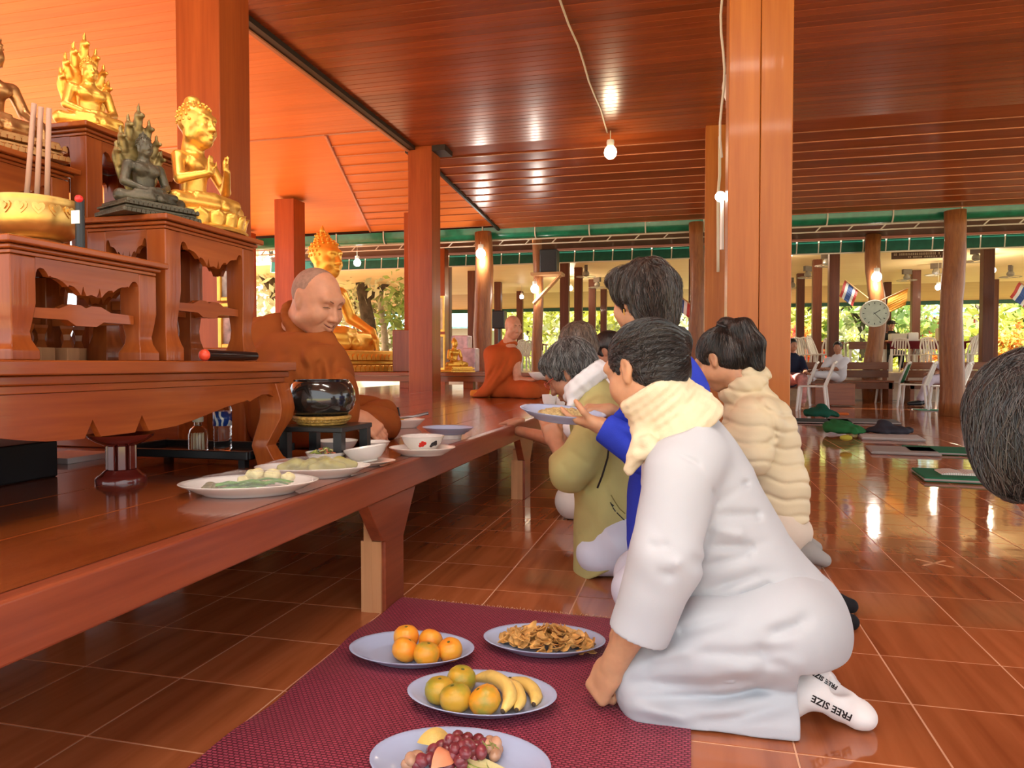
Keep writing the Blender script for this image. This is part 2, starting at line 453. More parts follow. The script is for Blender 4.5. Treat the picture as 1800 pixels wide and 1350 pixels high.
# eave gutter in green with white brackets, and the conduit rail under it
gt = thing('gutter', 'green half-round gutter with pale brackets along the far eave of the hall', 'gutter', (0, YE + .1, 3.1))
prof = [(0.11 * math.cos(a), 0.11 * math.sin(a)) for a in [math.pi + math.pi * k / 10 for k in range(11)]]
prof = [(YE + 0.12 + p, 3.22 + q) for p, q in prof]
prof = [(YE + 0.0, 3.31)] + prof + [(YE + 0.24, 3.31), (YE + .22, 3.31)] + [(YE + 0.12 + 0.10 * math.cos(a), 3.23 + 0.10 * math.sin(a)) for a in [2 * math.pi - math.pi * k / 10 for k in range(11)]] + [(YE + .02, 3.31)]
MB().prism(prof, 'x', -10, 10).build('channel', M['green'], gt, smooth=40)
bx_ = -9.6
while bx_ < 9.8:
    br = MB()
    br.tube([(bx_, YE - 0.008, 3.33)] + [(bx_, YE + 0.12 + 0.125 * math.cos(a), 3.22 + 0.125 * math.sin(a)) for a in [math.pi + math.pi * k / 8 for k in range(9)]], 0.012, 6)
    br.build('bracket', M['white_pipe'], gt)
    bx_ += 0.98
rail = thing('conduit_rail', 'pale conduit rail with ties hanging below the green gutter', 'conduit', (0, YE + .05, 2.98))
MB().tube([(-9.5, YE + .02, 3.075), (9.8, YE + .02, 3.075)], 0.014, 6).build('upper_pipe', M['white_pipe'], rail)
MB().tube([(-9.5, YE + .02, 2.985), (9.8, YE + .02, 2.985)], 0.012, 6).build('lower_pipe', M['white_pipe'], rail)
bx_ = -9.3
while bx_ < 9.6:
    MB().tube([(bx_, YE + .02, 2.98), (bx_ + .05, YE + .02, 3.03), (bx_ + .10, YE + .02, 3.08)], 0.011, 5).build('tie', M['white_pipe'], rail)
    bx_ += 0.49

# porch between the hall and the dining pavilion
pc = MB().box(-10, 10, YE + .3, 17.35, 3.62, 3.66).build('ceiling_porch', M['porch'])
props(pc, 'dark unlit board ceiling of the porch behind the green gutter', 'ceiling', kind='structure')
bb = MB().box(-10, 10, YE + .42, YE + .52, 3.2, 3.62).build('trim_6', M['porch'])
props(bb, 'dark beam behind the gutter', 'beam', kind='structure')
fas = thing('fascia', 'dark green fascia of square panels along the dining pavilion', 'fascia', (0, 17.4, 3.3))
pm = MB().box(0.006, 0.454, 0, 0.03, 0, 0.27); pme = pm.mesh('panel', M['green_dark'])
jm = MB().box(-0.012, 0.012, -0.006, 0.03, -0.01, 0.28); jme = jm.mesh('joint_strip', M['white_pipe'])
for i in range(-24, 24):
    link('panel', pme, fas, (i * 0.46, 0, 0.0))
    link('joint_strip', jme, fas, (i * 0.46, 0, 0.0), (0, 0.06, 0))
MB().box(-11, 11, 17.38, 17.44, 3.275, 3.298).build('lower_rail', M['white_pipe'], fas)
MB().box(-11, 11, 17.39, 17.44, 3.575, 3.70).build('upper_rail', M['porch'], fas)

# dining pavilion: raised floor, cream ceiling, far eave
pf = MB().box(-11, 14, 17.6, 30.5, -0.1, 0.62).build('floor_pavilion', plain('pale_floor', (.72, .58, .42), .4, noise=.1))
props(pf, 'raised floor of the dining pavilion', 'floor', kind='structure')
c3 = MB().box(-14, 16, 17.45, 26.6, 3.50, 3.54).build('ceiling_pavilion', M['cream_ceil'])
props(c3, 'cream ceiling of the dining pavilion', 'ceiling', kind='structure')
P = [(-14, 26.6, 3.50), (16, 26.6, 3.50), (16, 30.6, 3.22), (-14, 30.6, 3.22)]
P += [(p[0], p[1], p[2] + .03) for p in P]
c4 = MB().add(P, [(0, 1, 2, 3), (4, 7, 6, 5), (0, 4, 5, 1), (1, 5, 6, 2), (2, 6, 7, 3), (3, 7, 4, 0)]).build('ceiling_pavilion_slope', M['tan_ceil'])
props(c4, 'tan sloping ceiling at the far side of the dining pavilion', 'ceiling', kind='structure')
t7 = MB().box(-14, 16, 30.55, 30.65, 3.08, 3.26).build('trim_7', M['green_dark'])
props(t7, 'dark green eave strip at the far side of the dining pavilion', 'trim', kind='structure')

tp_ = atz(1642, 990, 0)
t = thing('tape_cross', 'small tan tape cross stuck on a floor tile at the right', 'tape', (tp_.x, tp_.y, .0005))
for a_ in (.75, -.75):
    MB().box(-.075, .075, -.006, .006, .0002, .001, Matrix.Translation((tp_.x, tp_.y, 0)) @ Matrix.Rotation(a_, 4, 'Z')).build('tape_strip', plain('tan_tape', (.55, .26, .12), .5), t)

# columns of the hall ------------------------------------------------
def column(label, x, y, m, w=0.32, z0=0.0, z1=CZ, seam=False, name='wooden_column'):
    t = thing(name, label, 'column', (x, y, z0))
    h = w / 2
    if seam:
        MB().box(x - h, x - 0.0008, y - h, y + h, z0, z1).build('half_post', m, t, bevel=0.006)
        MB().box(x + 0.0008, x + h, y - h, y + h, z0, z1).build('half_post', m, t, bevel=0.006)
    else:
        MB().box(x - h, x + h, y - h, y + h, z0, z1).build('shaft', m, t, bevel=0.008)
    return t
column('thick orange teak column with a seam behind the cream puffer jacket', 0.345, 4.15, M['col_orange'], seam=True)
column('red teak column rising behind the golden teaching statue', -3.04, 4.15, M['col_red'])
c2_ = column('red teak column at the far end of the platform', -3.33, 8.75, M['col_red'])
MB().box(-3.5 - .03, -3.16 + .16, 8.6, 8.9, CZ - .07, CZ).build('cap_block', M['dark_beam'], c2_)
column('slim orange teak column with cables beyond the thick column', 0.30, 8.80, M['col_orange'], w=0.30)
column('red column left of the golden seated image by the garden', -6.55, 10.9, M['col_red'], z1=3.55, w=0.36)
column('red column right of the big golden image before the garden', -4.62, 11.7, M['col_red'], z1=3.4, w=0.3)
column('red column far behind the altar by the garden', -8.4, 12.3, M['col_red'], z1=3.35, w=0.34)
column('red column in the shade out on the porch', -5.9, 16.6, M['col_red'], z1=3.6, w=0.3)

# round log posts
def log_post(label, x, y, z1, r0, seed, bend=0.05):
    t = thing('log_post', label, 'post', (x, y, 0))
    rg = random.Random(seed); pts = []; rad = []
    n = 14
    ph = rg.uniform(0, 6)
    for i in range(n + 1):
        f = i / n
        pts.append((x + bend * math.sin(2.6 * f * math.pi + ph), y + bend * .5 * math.sin(3 * f + ph), f * z1))
        rad.append(r0 * (1.08 - 0.16 * f) * rg.uniform(0.96, 1.04))
    mb = MB().tube(pts, rad, 18)
    mb.build('shaft', M['log'], t, smooth=True)
    return t
log_post('thick smooth log post standing in front of the porch at the right', at(1673, 640, 12.6).x, 12.6, 3.2, 0.165, 1, 0.02)
log_post('bent log post carrying the round clock', at(1536, 640, 17.0).x, 17.0, 3.6, 0.165, 5, 0.06)
log_post('log post beside the seated monk', at(850, 640, 12.6).x, 12.6, 3.2, 0.17, 3, 0.02)
log_post('thin log post carrying the loudspeaker shelf', at(945, 640, 13.2).x, 13.2, 3.5, 0.095, 9, 0.02)
log_post('log post beside the slim orange column', at(1224, 640, 12.6).x, 12.6, 3.2, 0.13, 12, 0.02)

log_post('log post beyond the right edge carrying a striped flag', 7.6, 17.0, 3.6, 0.15, 21, 0.02)
# posts of the dining pavilion
for ix, X_ in enumerate((-6.15, -3.05, 0.05, 3.15, 6.25, 9.35)):
    for iy, Y_ in enumerate((17.75, 20.0, 22.9, 26.0)):
        if X_ == 0.05 and iy != 0: continue
        t = thing('pavilion_post', 'dark brown square post in the %s row of the dining pavilion, %s from the left' % (('nearest', 'second', 'third', 'farthest')[iy], ('first', 'second', 'third', 'fourth', 'fifth', 'sixth')[ix]), 'post', (X_, Y_, 0.62), group='dark square posts of the dining pavilion')
        MB().box(X_ - .11, X_ + .11, Y_ - .11, Y_ + .11, 0.62, 3.50).build('shaft', M['post2'], t, bevel=0.01)
# ================================================================== THE LONG PLATFORM (DAIS)
DZ, DX = 0.475, -0.955
dais = thing('platform', 'long low lacquered teak platform on which the monks sit', 'platform', (DX, 2.2, 0))
pw = 0.305
pm_ = MB().prism([(0.0015, 0), (pw - .0015, 0), (pw - .0015, 0.026), (pw - .003, 0.028), (0.003, 0.028), (.0015, 0.026)], 'y', 0.3, 11.4)
pme_ = pm_.mesh('plank', M['dais'])
for i in range(12):
    link('plank', pme_, dais, (-0.03 - pw * (i + 1), -2.2, DZ - .028))
MB().box(DX - .045, DX, 0.3, 11.4, DZ - .098, DZ + .0).build('edge_board', M['dais_edge'], dais, bevel=0.007)
MB().box(DX - .052, DX - .046, 0.3, 11.4, DZ - .05, DZ - .001).build('inlay_strip', M['dais'], dais)
for k, yl in enumerate((0.45, 2.17, 4.21, 6.25, 8.29, 10.3)):
    # post flared into the edge board with a cut corner on both sides
    x1 = DX - .010; x0 = x1 - .062
    poly = [(yl, 0), (yl + .155, 0), (yl + .155, .22), (yl + .27, DZ - .099), (yl - .13, DZ - .099), (yl - .02, .24), (yl, .235)]
    lg = MB().prism(poly, 'x', x0 + .02, x1).build('leg', M['dais_edge'], dais, bevel=0.004)
    MB().box(x0 - .01, x0 + .019, yl - .012, yl + .02, 0, .30).build('leg_lit_face', M['pale_wood'], lg)  # lit near side of the leg, its brightness put in as paler wood
    MB().box(x0 - .02, x1 - .012, yl + .001 - .012, yl - .001, 0, .235).build('leg_lit_end_face', M['pale_wood'], lg)  # lit end face, likewise coloured paler
    for xx in (-2.3, -3.9):
        MB().box(xx - .04, xx + .04, yl, yl + .1, 0, DZ - .03).build('inner_leg', M['dais_edge'], dais)
MB().box(-4.6, -4.55, 0.3, 11.4, DZ - .12, DZ - .03).build('back_board', M['dais_edge'], dais)

# ================================================================== ALTAR TABLES
HALF = [(1.0, .50), (.99, .36), (.965, .27), (.92, .23), (.86, .25), (.81, .33), (.775, .42), (.755, .39), (.72, .42), (.62, .44), (.54, .49), (.47, .57), (.44, .61), (.42, .56), (.34, .58), (.27, .66), (.20, .78), (.18, .66), (.16, .54), (.14, .66), (.10, .78), (.0, .74)]
HALF_BIG = [(1.0, .42), (.96, .33), (.90, .32), (.84, .42), (.80, .50), (.78, .46), (.70, .52), (.60, .62), (.50, .74), (.40, .86), (.30, .95), (.20, .98), (.15, .985), (.115, .60), (.08, .985), (.045, .985), (.0, .985)]
def apron_poly(a, b, ztop, h, half=HALF):
    c_, hl = (a + b) / 2, (b - a) / 2
    lo = [(c_ - u * hl, ztop - d * h) for u, d in half] + [(c_ + u * hl, ztop - d * h) for u, d in half[::-1][1:]]
    return [(a, ztop)] + lo + [(b, ztop)]
LEG_ST = [(0, .034, 0), (.10, .034, 0), (.13, .030, 0), (.20, .024, 0), (.28, .022, 0), (.40, .026, 0), (.55, .030, 0), (1, .030, 0)]
LEG_CAB = [(0, .042, .006), (.06, .040, .006), (.14, .032, -.006), (.28, .028, -.018), (.42, .032, -.006), (.58, .038, .010), (.70, .040, .014), (.82, .040, .010), (1, .040, 0)]
def leg_mb(cx, cy, z0, z1, prof, ox, oy, k=1.0):
    mb = MB(); V = []; F = []
    for f, h, o in prof:
        z = z0 + (z1 - z0) * f; h *= k; x, y = cx + ox * o, cy + oy * o
        V += [(x - h, y - h, z), (x + h, y - h, z), (x + h, y + h, z), (x - h, y + h, z)]
    n = len(prof)
    for i in range(n - 1):
        for j in range(4):
            j2 = (j + 1) % 4
            F.append((i * 4 + j, i * 4 + j2, i * 4 + 4 + j2, i * 4 + 4 + j))
    F += [(3, 2, 1, 0), (n * 4 - 4, n * 4 - 3, n * 4 - 2, n * 4 - 1)]
    return mb.add(V, F)
def altar_table(label, x0, x1, y0, y1, z0, z1, apron=0.09, top=0.035, prof=LEG_ST, rail=True, k=1.0, over=0.022, half=HALF, name='altar_table'):
    t = thing(name, label, 'table', ((x0 + x1) / 2, (y0 + y1) / 2, z0))
    MB().box(x0 - over, x1 + over, y0 - over, y1 + over, z1 - top * .45, z1).build('top', M['altar_y'], t, bevel=0.004)
    MB().box(x0 - over * .4, x1 + over * .4, y0 - over * .4, y1 + over * .4, z1 - top * .75, z1 - top * .45 - .0005).build('moulding', M['altar_y'], t, bevel=0.004)
    MB().box(x0, x1, y0, y1, z1 - top, z1 - top * .75 - .0005).build('under_moulding', M['altar_y'], t, bevel=0.002)
    zt = z1 - top - .001
    lw = .03 * k
    for s, xx in ((1, x1), (-1, x0)):
        MB().prism(apron_poly(y0 + 2 * lw, y1 - 2 * lw, zt, apron, half), 'x', xx - s * .018, xx - s * .002).build('carved_apron', M['altar_y'], t)
    for s, yy in ((1, y1), (-1, y0)):
        MB().prism(apron_poly(x0 + 2 * lw, x1 - 2 * lw, zt, apron, half), 'y', yy - s * .018, yy - s * .002).build('carved_apron', M['altar_x'], t)
    for sx_ in (0, 1):
        for sy_ in (0, 1):
            cx = x1 - lw if sx_ else x0 + lw; cy = y1 - lw if sy_ else y0 + lw
            leg_mb(cx, cy, z0, zt, prof, 1 if sx_ else -1, 1 if sy_ else -1, k).build('leg', M['altar_z'], t, bevel=0.003)
    if rail:
        zr = z0 + (z1 - z0) * .36
        for xx in (x1 - lw, x0 + lw):
            c_ = (y0 + y1) / 2; hl = (y1 - y0) / 2 - 2 * lw
            pl = [(c_ - hl, zr), (c_ - hl, zr + .022), (c_ - .5 * hl, zr + .024), (c_ - .3 * hl, zr + .036), (c_ - .1 * hl, zr + .036), (c_, zr + .030), (c_ + .1 * hl, zr + .036), (c_ + .3 * hl, zr + .036), (c_ + .5 * hl, zr + .024), (c_ + hl, zr + .022), (c_ + hl, zr), (c_ + .35 * hl, zr), (c_ + .2 * hl, zr - .012), (c_ - .2 * hl, zr - .012), (c_ - .35 * hl, zr)]
            MB().prism(pl, 'x', xx - .012, xx + .012).build('stretcher', M['altar_y'], t)
        for yy in (y1 - lw, y0 + lw):
            MB().box(x0 + 2 * lw, x1 - 2 * lw, yy - .012, yy + .012, zr, zr + .024).build('stretcher', M['altar_x'], t)
    return t
T0Z = 0.823
altar_table('big low altar table with bowed legs nearest the camera, carrying the smaller tables', -2.75, -1.295, 0.70, 2.115, DZ, T0Z, apron=0.105, top=0.068, prof=LEG_CAB, rail=False, k=1.0, over=.028, half=HALF_BIG, name='altar_base_table')
tb_ = bpy.data.objects['altar_base_table']
MB().box(-2.74, -2.70, .76, 2.05, DZ + .002, T0Z - .08).build('added_backing', M['altar_y'], tb_)  # dark backing added to stop the bright outdoors showing under the table
altar_table('small carved table holding the brass incense pot', -1.70, -1.35, 1.185, 1.60, T0Z, 1.078, k=1.0)
altar_table('carved table holding the golden teaching image', -1.60, -1.35, 1.635, 2.035, T0Z, 1.21, apron=.10)
altar_table('tall carved table holding the serpent-hooded golden image', -2.02, -1.705, 1.745, 2.20, T0Z, 1.515, apron=.12)
altar_table('carved table holding the bronze seated image', -2.25, -1.725, 1.17, 1.705, T0Z, 1.372, apron=.13)
altar_table('small low carved table standing inside, behind the incense table', -1.68, -1.44, 1.36, 1.78, T0Z, .985, apron=.06, top=.03, k=.8, rail=False) if False else None
# inner low tables glimpsed between the legs
altar_table('small inner table seen between the legs of the incense table', -2.10, -1.80, 1.25, 1.62, T0Z, 1.02, apron=.06, k=.8, rail=False)

# ------------------------------------------------------------------ things on the altar
# brass incense pot
p = at(80, 425, 1.40); ic = Vector((-1.515, 1.40, 1.078))
t = thing('incense_pot', 'round brass incense pot with heart-shaped relief on a beaded foot', 'incense pot', ic)
MB().lathe([(.0, .0), (.058, .0), (.062, .006), (.066, .014), (.060, .024), (.054, .030), (.0, .030)], ic, 40).build('beaded_foot', M['bronze'], t, smooth=40)
body = [(.052, .030), (.072, .038), (.088, .052), (.0945, .070), (.0955, .090), (.094, .104), (.0915, .112), (.094, .118), (.0935, .124), (.086, .124), (.084, .116), (.086, .09), (.0, .09)]
MB().lathe(body, ic, 48).build('body', M['brass'], t, smooth=40)
bead = MB().ball((0, 0, 0), .0045, 8, 6).mesh('bead', M['brass'], True)
for r_, z_ in ((.0655, .010), (.0645, .019)):
    for k in range(44):
        a = 2 * math.pi * k / 44 + (0.07 if z_ > .015 else 0)
        link('bead', bead, t, (r_ * math.cos(a), r_ * math.sin(a), z_))
# heart pendants around the shoulder
hp = MB()
hh = [(-.013, .006), (-.009, .011), (-.004, .010), (0, .006), (.004, .010), (.009, .011), (.013, .006), (.012, -.002), (.006, -.010), (0, -.016), (-.006, -.010), (-.012, -.002)]
hp.prism([(a, b) for a, b in hh], 'x', 0, .004); hp.prism([(a * .5, b * .5) for a, b in hh], 'x', .004, .007)
hme = hp.mesh('heart_relief', M['brass'])
for k in range(18):
    a = 2 * math.pi * k / 18
    link('heart_relief', hme, t, (.0935 * math.cos(a), .0935 * math.sin(a), .094), (0, 0, a))
MB().lathe([(0, .088), (.084, .094), (0, .094)], ic, 24).build('sand', plain('ash_sand', (.35, .3, .25), .9, noise=.3, nscale=60), t)
for k, (ox, px_, py_, lab) in enumerate(((-.015, 60, 182, 'tall pinkish incense stick leaning left in the brass pot'), (0.0, 72, 188, 'tall pinkish incense stick in the middle of the brass pot'), (.015, 86, 190, 'tall pinkish incense stick standing upright in the brass pot'))):
    top_ = at(px_, py_, 1.39)
    o = MB().tube([ic + Vector((ox, ox, .090)), top_], .0058, 8).build('incense_stick', plain('incense%d' % k, (.42, .24, .17), .6), None, smooth=True)
    props(o, lab, 'incense', 'incense sticks in the brass pot')
pin = at(140, 360, 1.37)
t = thing('lighter', 'small lighter with a red knob and white tag beside the incense pot', 'lighter', pin)
MB().tube([Vector((pin.x, pin.y, 1.0785)), pin + Vector((0, 0, .012))], .010, 10).build('barrel', M['black'], t)
MB().ball(pin + Vector((.004, -.006, .012)), .009, 10, 8).build('red_knob', plain('red_knob', (.7, .03, .03), .3), t, smooth=True)
MB().box(pin.x - .012, pin.x + .010, pin.y - .012, pin.y - .010, pin.z - .045, pin.z - .015).build('tag', M['white'], t)
# white box behind on the incense table
o = MB().box(-1.46, -1.39, 1.53, 1.59, 1.0785, 1.090).build('matchbox', M['white'], None, bevel=.002); props(o, 'flat white box on the far corner of the incense table', 'box')
# dark microphone with red ring lying on the big table
t = thing('microphone', 'black microphone with a red end lying on the big altar table', 'microphone', (-1.36, 1.84, T0Z))
MB().tube([(-1.315, 1.745, T0Z + .017), (-1.315, 1.765, T0Z + .017), (-1.315, 1.98, T0Z + .017)], [.0165, .0165, .0135], 14).build('handle', M['black_gloss'], t, smooth=40)
MB().ball((-1.315, 1.742, T0Z + .017), .0165, 12, 8).build('red_end', plain('red_rubber', (.75, .07, .03), .4), t, smooth=True)

# things inside the table frames
def simple(name, label, cat, mb, m, smooth=False, bevel=0.0, group=None):
    o = mb.build(name, m, None, smooth, bevel); props(o, label, cat, group); return o
for k, (x, y, h, w, m_, lab) in enumerate((
        (-1.62, 1.86, .20, .022, plain('vase_grey', (.30, .24, .20), .4), 'slim grey vase standing between the legs of the image table'),
        (-1.66, 1.93, .19, .020, plain('vase_brown', (.26, .12, .07), .4), 'slim brown vase standing between the legs of the image table'),
        (-1.72, 1.52, .16, .026, plain('vase_tan', (.55, .34, .16), .4), 'tan vase under the incense table'),
        (-1.74, 1.40, .15, .030, M['brass'], 'small brass jar under the incense table'))):
    simple('vase', lab, 'vase', MB().lathe([(0, 0), (w * .8, 0), (w * 1.1, h * .1), (w * .8, h * .25), (w, h * .6), (w * 1.15, h * .9), (w * .9, h), (w * .75, h), (w * .8, h * .9), (0, h * .85)], (x, y, T0Z), 20), m_, 40)
for k in range(5):
    y = 1.40 + .058 * k; x = -1.63 + .02 * (k % 2)
    t = thing('candle_stand', ['stubby carved candle stand, first of the row under the incense table', 'stubby carved candle stand, second of the row under the incense table', 'stubby carved candle stand in the middle of the row under the incense table', 'stubby carved candle stand, fourth of the row under the incense table', 'stubby carved candle stand, last of the row under the incense table'][k], 'stand', (x, y, T0Z), group='carved stands under the incense table')
    MB().box(x - .022, x + .022, y - .02, y + .02, T0Z, T0Z + .035).build('foot', M['pale_wood'], t, bevel=.002)
    MB().lathe([(.018, 0), (.010, .02), (.012, .035), (.02, .05), (.022, .058), (0, .058)], (x, y, T0Z + .035), 4).build('stem', M['altar_z'], t)
simple('added_dark_block', 'added low dark teak block hiding the bright outdoors behind the altar table', 'cupboard', MB().box(-3.4, -1.95, 2.42, 2.60, DZ + .001, .80), M['altar_x'], bevel=.006)  # dark block added to cover the bright gap seen under the altar table
# framed pictures standing behind the altar
for k, (px0, px1, py0, py1, Yp, lab, lean) in enumerate(((384, 430, 462, 530, 2.75, 'gold-framed picture standing above the other behind the altar', 0), (386, 432, 532, 612, 2.74, 'gold-framed picture of a reddish scene standing below the other behind the altar', 0))):
    a, b_ = at(px0, py1, Yp), at(px1, py0, Yp)
    t = thing('framed_picture', lab, 'picture', ((a.x + b_.x) / 2, Yp, a.z))
    for (x0, x1, z0, z1) in ((a.x, a.x + .018, a.z, b_.z), (b_.x - .018, b_.x, a.z, b_.z), (a.x + .018, b_.x - .018, a.z, a.z + .018), (a.x + .018, b_.x - .018, b_.z - .018, b_.z)):
        MB().box(x0, x1, Yp - .012, Yp + .012, z0, z1).build('frame_bar', M['gold'], t, bevel=.003)
    MB().box(a.x + .015, b_.x - .015, Yp, Yp + .006, a.z + .015, b_.z - .015).build('picture', plain('picture_print%d' % k, (.45, .25, .2) if k else (.4, .3, .25), .3, noise=.7, nscale=18), t)
sp = at(405, 612, 2.75)
o = MB().box(sp.x - .16, sp.x + .16, 2.62, 2.86, DZ, sp.z - .001).build('picture_cabinet', M['altar_z'], None, bevel=.006); props(o, 'plain teak cabinet supporting the framed pictures behind the altar', 'cabinet')

# red lacquer pedestal tray under the big table
pc_ = Vector((-1.60, 1.745, DZ))
t = thing('pedestal_tray', 'dark red lacquered pedestal tray with a waisted stem under the big altar table', 'tray', pc_)
mred = plain('red_lacquer', (.17, .022, .015), .18, coat=.6)
MB().lathe([(0, 0), (.068, 0), (.068, .012), (.064, .018), (.056, .022), (.046, .032), (.042, .036), (0, .036)], pc_, 32).build('foot', mred, t, smooth=40)
MB().lathe([(.026, .036), (.022, .06), (.022, .085), (.028, .105), (0, .105)], pc_, 24).build('stem', mred, t, smooth=40)
MB().lathe([(0, .106), (.045, .106), (.06, .114), (.085, .13), (.088, .138), (.082, .138), (.05, .124), (0, .12)], pc_, 32).build('dish', mred, t, smooth=40)
for k in range(8):
    a = 2 * math.pi * k / 8
    MB().box(-.004, .004, -.010, .010, .036, .106, Matrix.Translation(pc_ + Vector((.036 * math.cos(a), .036 * math.sin(a), 0))) @ Matrix.Rotation(a, 4, 'Z')).build('slat', mred, t, bevel=.002)

# black tray on feet with glass jar and water bottle
t = thing('serving_tray', 'black rectangular tray on short feet under the altar table', 'tray', (-1.60, 2.16, DZ))
MB().box(-1.90, -1.40, 2.05, 2.30, DZ + .032, DZ + .040).build('deck', M['black_gloss'], t, bevel=.003)
for (x0, x1, y0, y1) in ((-1.92, -1.38, 2.03, 2.045), (-1.92, -1.38, 2.305, 2.32), (-1.92, -1.905, 2.046, 2.304), (-1.395, -1.38, 2.046, 2.304)):
    MB().box(x0, x1, y0, y1, DZ + .030, DZ + .058).build('rim', M['black'], t, bevel=.004)
for x in (-1.88, -1.42):
    for y in (2.07, 2.28):
        MB().box(x - .012, x + .012, y - .012, y + .012, DZ, DZ + .031).build('foot', M['black'], t)
mglass = plain('clear_glass', (.95, .97, .97), .04, trans=1.0, ior=1.3)
TZ = DZ + .041
jc = Vector((-1.645, 2.14, TZ))
t = thing('glass_jar', 'clear glass jar with a pale lid holding toothpicks', 'jar', jc)
MB().lathe([(0, 0), (.030, 0), (.033, .005), (.033, .055), (.028, .075), (.014, .088), (.013, .1), (.0115, .1), (.012, .086), (.026, .073), (.031, .054), (.031, .006), (0, .004)], jc, 28).build('glass', mglass, t, smooth=40)
MB().lathe([(0, .1005), (.017, .1005), (.018, .104), (.018, .116), (.014, .12), (0, .12)], jc, 20).build('lid', plain('pale_lid', (.55, .53, .46), .4), t, smooth=40)
mtp = plain('toothpick_wood', (.8, .65, .42), .6)
for k in range(14):
    a = k * 2.4; r_ = .024 * math.sqrt((k + .5) / 14)
    MB().tube([jc + Vector((r_ * math.cos(a), r_ * math.sin(a), .006)), jc + Vector((r_ * .95 * math.cos(a), r_ * .95 * math.sin(a), .062))], .0018, 5).build('toothpick', mtp, t)
bc = Vector((-1.585, 2.19, TZ))
t = thing('water_bottle', 'clear ribbed water bottle with a blue label on the black tray', 'bottle', bc)
pr_ = [(0, 0), (.026, 0), (.030, .005)]
for k in range(6):
    z = .010 + .011 * k; pr_ += [(.031, z), (.0285, z + .0055)]
pr_ += [(.031, .08), (.0312, .14), (.028, .155), (.013, .178), (.012, .19), (0, .19)]
MB().lathe(pr_, bc, 28).build('bottle_body', mglass, t, smooth=60)
def label_mat():
    m, t_, N, L, b = nt('blue_label')
    tc = N.new('ShaderNodeTexCoord'); w = N.new('ShaderNodeTexWave'); w.inputs['Scale'].default_value = 14; w.inputs['Distortion'].default_value = 9
    L.new(tc.outputs['Object'], w.inputs['Vector'])
    r = N.new('ShaderNodeValToRGB'); r.color_ramp.elements[0].position = .62; r.color_ramp.elements[1].position = .8
    r.color_ramp.elements[0].color = (.015, .05, .28, 1); r.color_ramp.elements[1].color = (.75, .8, .88, 1)
    L.new(w.outputs['Fac'], r.inputs['Fac']); L.new(r.outputs[0], b.inputs['Base Color']); b.inputs['Roughness'].default_value = .2
    return m
MB().lathe([(.0315, .085), (.0318, .085), (.0318, .135), (.0315, .135)], bc, 28).build('label', label_mat(), t, smooth=True)
MB().lathe([(0, .1905), (.0145, .1905), (.0145, .206), (0, .206)], bc, 20).build('cap', M['white'], t, smooth=40)
o = MB().lathe([(0, 0), (.02, 0), (.027, .05), (.0255, .05), (.019, .003), (0, .003)], (-1.46, 2.26, TZ), 20).build('drinking_glass', mglass, None, smooth=40); props(o, 'small clear drinking glass at the far end of the black tray', 'glass')
# dark box and leaflets far under the table
simple('speaker_box', 'black box on the platform under the near end of the altar table', 'box', MB().box(-2.2, -1.86, 1.55, 1.78, DZ, DZ + .11), M['black'], bevel=.006)
simple('leaflet_pile', 'thin pile of white leaflets beside the black box under the altar', 'paper', MB().box(-2.25, -2.05, 2.0, 2.2, DZ, DZ + .02), M['white'], bevel=.002)

# ------------------------------------------------------------------ alms bowl on its woven ring and low stand
ab = at(566, 746, 2.27)
st = thing('bowl_stand', 'low dark wooden stand under the alms bowl', 'stand', (ab.x, ab.y, DZ))
MB().box(ab.x - .11, ab.x + .13, ab.y - .105, ab.y + .13, ab.z - .018, ab.z).build('top', M['black'], st, bevel=.004)
for sx_ in (-.09, .11):
    for sy_ in (-.085, .11):
        MB().box(ab.x + sx_ - .015, ab.x + sx_ + .015, ab.y + sy_ - .015, ab.y + sy_ + .015, DZ, ab.z - .0185).build('leg', M['black'], st)
t = thing('alms_bowl', 'large glossy black alms bowl with a wide mouth beside the monk', 'bowl', ab); t.scale = (.93, .93, .93)
mwov = plain('woven_rattan', (.42, .24, .05), .5, noise=.3, nscale=80, bump=.6, bscale=140)
ring = MB()
for k in range(3): 
    ring.tube([ab + Vector(((.078 + .008 * k) * math.cos(a), (.078 + .008 * k) * math.sin(a), .008 + .009 * k)) for a in [2 * math.pi * i / 40 for i in range(40)]], .0075, 8, closed=True)
ring.build('woven_ring', mwov, t, smooth=True)
stitch = MB().box(-.002, .002, -.0015, .0015, -.006, .012).mesh('stitch', plain('pale_rattan', (.55, .38, .14), .5))
for k in range(46):
    a = 2 * math.pi * k / 46
    link('stitch', stitch, t, (.101 * math.cos(a), .101 * math.sin(a), .024), (0, -.3, a))
MB().lathe([(.0, .022), (.05, .022), (.085, .032), (.108, .055), (.117, .085), (.114, .115), (.102, .142), (.094, .150), (.095, .156), (.091, .156), (.090, .150), (.098, .14), (.11, .115), (.113, .085), (.104, .058), (.08, .036), (0, .028)], ab, 48).build('body', plain('black_lacquer', (.012, .011, .010), .16, coat=.8, noise=.2), t, smooth=50)
